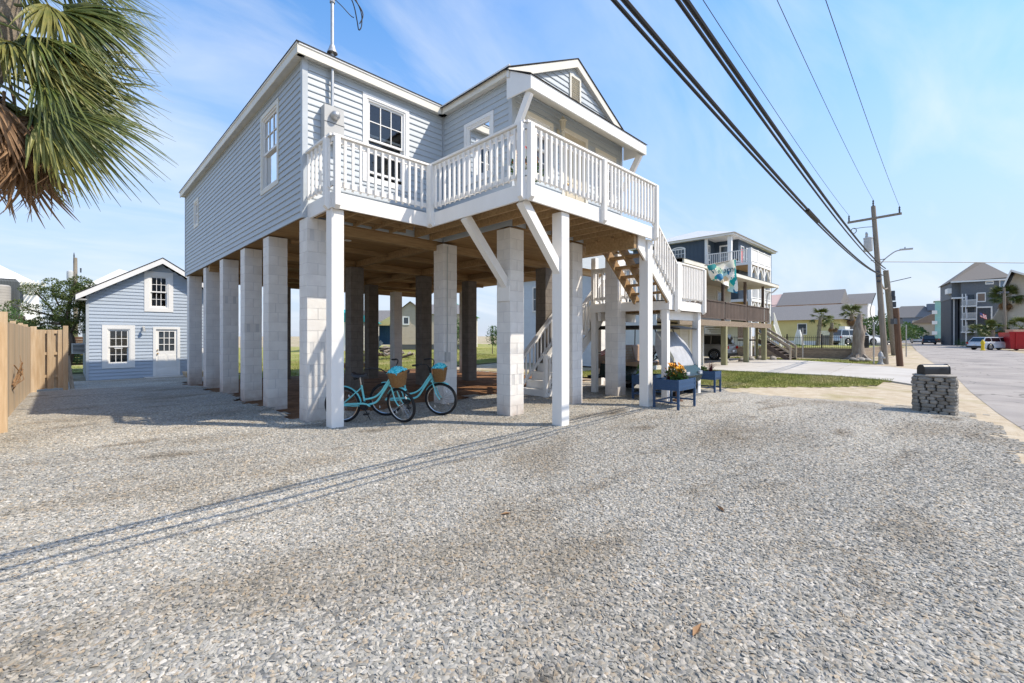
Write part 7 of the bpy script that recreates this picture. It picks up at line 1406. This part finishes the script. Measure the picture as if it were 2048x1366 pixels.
tnk = local('cooling_unit', 'dark grey ribbed equipment box standing on the platform', 'equipment', 8, 19.9, 0); tnk.scale = (.72, .7, 1); put('casing', MB().cbox(-1.3, .62, .1, 1.2, 2.51, 4.15, .08), 'tank_grey', tnk, **L_); put('top_rim', MB().box(-1.2, .5, .2, 1.1, 4.15, 4.19), 'black_metal', tnk, **L_)
bt = at(-2, 19.4, 2.51); tag(put('storage_tank', MB().lathe([(.36, 0), (.36, 1.2), (.35, 1.28), (.30, 1.32)], bt, 22), 'tank_beige', smooth=True), 'beige ribbed round tank in front of the dark box', 'tank')
gh = local('metal_roof_house', 'house with ribbed grey metal roof behind the shed', 'house', 215, 44, 0); gh.scale = (.65, .8, 1); put('wall', MB().box(-2.6, 6, 0, 8, 0, 6.2), 'cream_siding', gh, **L_); m = MB(); m.add([(-3.2, -.6, 6.1), (6.6, -.6, 6.1), (6.6, 8.6, 6.1), (-3.2, 8.6, 6.1), (1.6, 3, 8.6), (3, 5, 8.6)], [(0, 1, 5, 4), (1, 2, 5), (2, 3, 4, 5), (3, 0, 4)]); put('roof', m, 'metal_roof', gh, **L_)
lpx = at(152, 40); lpo = thing('utility_pole', 'weathered utility pole with transformer behind the evergreen tree', 'utility pole', lpx); put('shaft', MB().tube([lpx, at(151, 40, 8.65)], [.17, .14], 10), 'pole_wood', lpo, True); c = at(141, 39.8, 7.0); put('transformer', MB().lathe([(.22, -.4), (.24, -.35), (.24, .38), (.1, .5)], c, 14), 'transformer', lpo, True); put('insulator', MB().lathe([(.04, 0), (.06, .2), (.03, .5), (.06, .7), (.02, 1.0)], at(148.5, 39.9, 8.1), 7).lathe([(.05, 0), (.06, .4)], at(162, 39.9, 7.3), 6), 'insulator', lpo)
bst = local('brick_stoop', 'dark reddish timber wall behind the evergreen trunk', 'wall', 150, 24, 0)
for k in range(11): put('plank', MB().box(-.35, 1.0, 0, .08, .02 + .14 * k, .145 + .14 * k), 'pole_brown', bst, **L_)
# seen through the piers
tn = local('tan_house', 'tan two-storey house with steep gable beyond the lawn', 'house', 800, 52, -pi / 4 + .1); put('wall', MB().box(-.6, 7, 0, 8, .6, 4.2), 'tan_siding', tn, **L_); put('foundation', MB().box(-.55, 6.95, .02, 7.9, 0, .6), 'foundation', tn, **L_); put('gable', MB().prism([(-.6, 0, 4.2), (1.2, 0, 5.6), (3.0, 0, 4.2)], (0, 8, 0)), 'tan_siding', tn, **L_)
m = MB(); m.add([(-.9, -.3, 3.98), (1.2, -.3, 5.68), (1.2, 8, 5.68), (-.9, 8, 3.98), (3.3, -.3, 3.98), (3.3, 8, 3.98)], [(0, 1, 2, 3), (1, 4, 5, 2)]); m.add([(3.0, -.2, 4.2), (7.2, -.2, 4.2), (7.2, 4, 5.6), (3.0, 4, 5.6)], [(0, 1, 2, 3)]); put('roof', m, 'roof_grey', tn, **L_)
for a in ((.3, 1.1, 2.9, 3.9), (2.3, 3.3, 2.8, 3.9), (2.3, 3.3, 1.1, 2.3)): m = MB(); frame_ring(m, (0, 0, 0), eX, nY, *a, .14, 0, .05); wn = put('window', m, 'white_trim', tn, **L_); put('pane', MB().box(a[0] + .14, a[1] - .14, -.02, -.002, a[2] + .14, a[3] - .14), 'win_dark', wn, **L_)
bhs = local('blue_house', 'small blue house with yellow-trimmed porch beyond the lawn', 'house', 752, 56, -pi / 4); put('wall', MB().box(-3, 2.2, 0, 6, .5, 3.2), 'blue_house', bhs, **L_); m = MB(); m.add([(-3.4, -.5, 3.3), (2.6, -.5, 3.3), (2.6, 3, 5.0), (-3.4, 3, 5.0)], [(0, 1, 2, 3)]); put('roof', m, 'roof_grey', bhs, **L_); put('porch_gable', MB().prism([(.1, -1.2, 2.9), (2.4, -1.2, 4.2), (2.4, -1.2, 2.9)], (0, 1.2, 0)), 'yellow_siding', bhs, **L_); put('eave_trim', MB().box(-3.4, 2.6, -.55, -.5, 3.1, 3.35), 'yellow_siding', bhs, **L_); put('window', MB().box(-.5, .3, -.06, -.001, 1.4, 2.4), 'white_trim', bhs, **L_); put('stair', MB().beam((1.1, -1.2, .9), (.2, -1.2, 0), .1, .5), 'white_trim', bhs, **L_)
wbn = local('white_barn', 'white building with green roof at the lawn edge', 'house', 690, 48, -pi / 4); put('wall', MB().box(-4, 1.9, 0, 6, 0, 3.1), 'white_trim', wbn, **L_); put('roof', MB().prism([(-4.3, -.3, 3.1), (-1, -.3, 4.6), (2.2, -.3, 3.1)], (0, 6.5, 0)), 'teal', wbn, **L_)
yp = at(719, 32); tag(put('yard_post', MB().tube([yp, at(719, 32, 3.2)], [.13, .11], 9), 'pole_brown', smooth=True), 'brown wooden pole on the lawn between rear piers', 'pole')
tlh = local('far_cottage', 'pale cottage with teal roof glimpsed behind the hedge', 'house', 905, 60, -pi / 4); put('wall', MB().box(-3, 3, 0, 5, 0, 4.2), 'cream_siding', tlh, **L_); put('roof', MB().prism([(-3.4, -.4, 4.2), (0, -.4, 6.4), (3.4, -.4, 4.2)], (0, 5.8, 0)), 'teal_siding', tlh, **L_)

# ------------------------------------------------------------------ welcome flag on the landing corner
fl_ = thing('welcome_flag', 'teal and cream floral Welcome flag blowing from the landing corner', 'flag', (12.46, 4.96, 3.55)); pA, pB = V((12.50, 4.93, 3.55)), V((13.55, 4.42, 3.80))
put('pole', MB().tube([pA, pB], .014, 7).ball(pB, .03, 8, 5), 'black_metal', fl_)
def fl_pt(s_, t_):
    c = pB.lerp(pA, .05 + .88 * s_) ; drop = .98 * t_ * (1 - .62 * s_ * t_); k = 1 - .38 * t_ * (1 - s_) ; sh = -.18 * t_
    out = V((-.5, -.85, 0)) * (.07 * math.sin(9 * s_ + 3.2 * t_) + .05 * math.sin(17 * s_ - 5 * t_)) * (.3 + t_)
    return c + out - V((0, 0, drop)) + (pB - pA).normalized() * (.22 * t_ * s_)
fm = bpy.data.materials.new('flag_print'); fm.use_nodes = True; t_n = fm.node_tree; bb = t_n.nodes['Principled BSDF']; bb.inputs['Roughness'].default_value = .8; ge = t_n.nodes.new('ShaderNodeTexCoord'); vo = t_n.nodes.new('ShaderNodeTexVoronoi'); vo.inputs['Scale'].default_value = 6.5; cr = t_n.nodes.new('ShaderNodeValToRGB'); cr.color_ramp.interpolation = 'CONSTANT'; e = cr.color_ramp.elements
pal = [(.62, .60, .50), (.01, .20, .20), (.40, .62, .62), (.70, .66, .55), (.02, .16, .30), (.45, .60, .42), (.75, .74, .70), (.0, .30, .30), (.65, .45, .25)]; e[0].color = (*pal[0], 1); e[1].position = 1 / 9; e[1].color = (*pal[1], 1)
for i in range(2, 9): q = e.new(i / 9); q.color = (*pal[i], 1)
nz = t_n.nodes.new('ShaderNodeTexNoise'); nz.inputs['Scale'].default_value = 5; mxv = t_n.nodes.new('ShaderNodeMix'); mxv.data_type = 'VECTOR'; mxv.inputs['Factor'].default_value = .22; t_n.links.new(ge.outputs['Object'], nz.inputs['Vector']); t_n.links.new(ge.outputs['Object'], mxv.inputs[4]); t_n.links.new(nz.outputs['Color'], mxv.inputs[5]); t_n.links.new(mxv.outputs[1], vo.inputs['Vector'])
sc_ = t_n.nodes.new('ShaderNodeSeparateColor'); t_n.links.new(vo.outputs['Color'], sc_.inputs[0]); t_n.links.new(sc_.outputs[0], cr.inputs[0]); t_n.links.new(cr.outputs[0], bb.inputs['Base Color']); MATS['flag_print'] = fm
N = 26; m = MB(); m.add([fl_pt(i / N, j / N) for j in range(N + 1) for i in range(N + 1)], [(j * (N + 1) + i, j * (N + 1) + i + 1, (j + 1) * (N + 1) + i + 1, (j + 1) * (N + 1) + i) for j in range(N) for i in range(N)]); put('cloth', m, 'flag_print', fl_, True)
tm = text_mesh('Welcome', .3, .0); wd = max(v.co.x for v in tm.vertices); nf = V((-.45, -.85, .1)).normalized()
for v in tm.vertices:
    s_ = .95 - .9 * (v.co.x / wd); v.co = fl_pt(s_, .36 - v.co.y * .95) + nf * .022
pm('flag_ink', (.0, .10, .14), .8); tm.materials.clear(); tm.materials.append(MT['flag_ink']); link('lettering', tm, fl_)
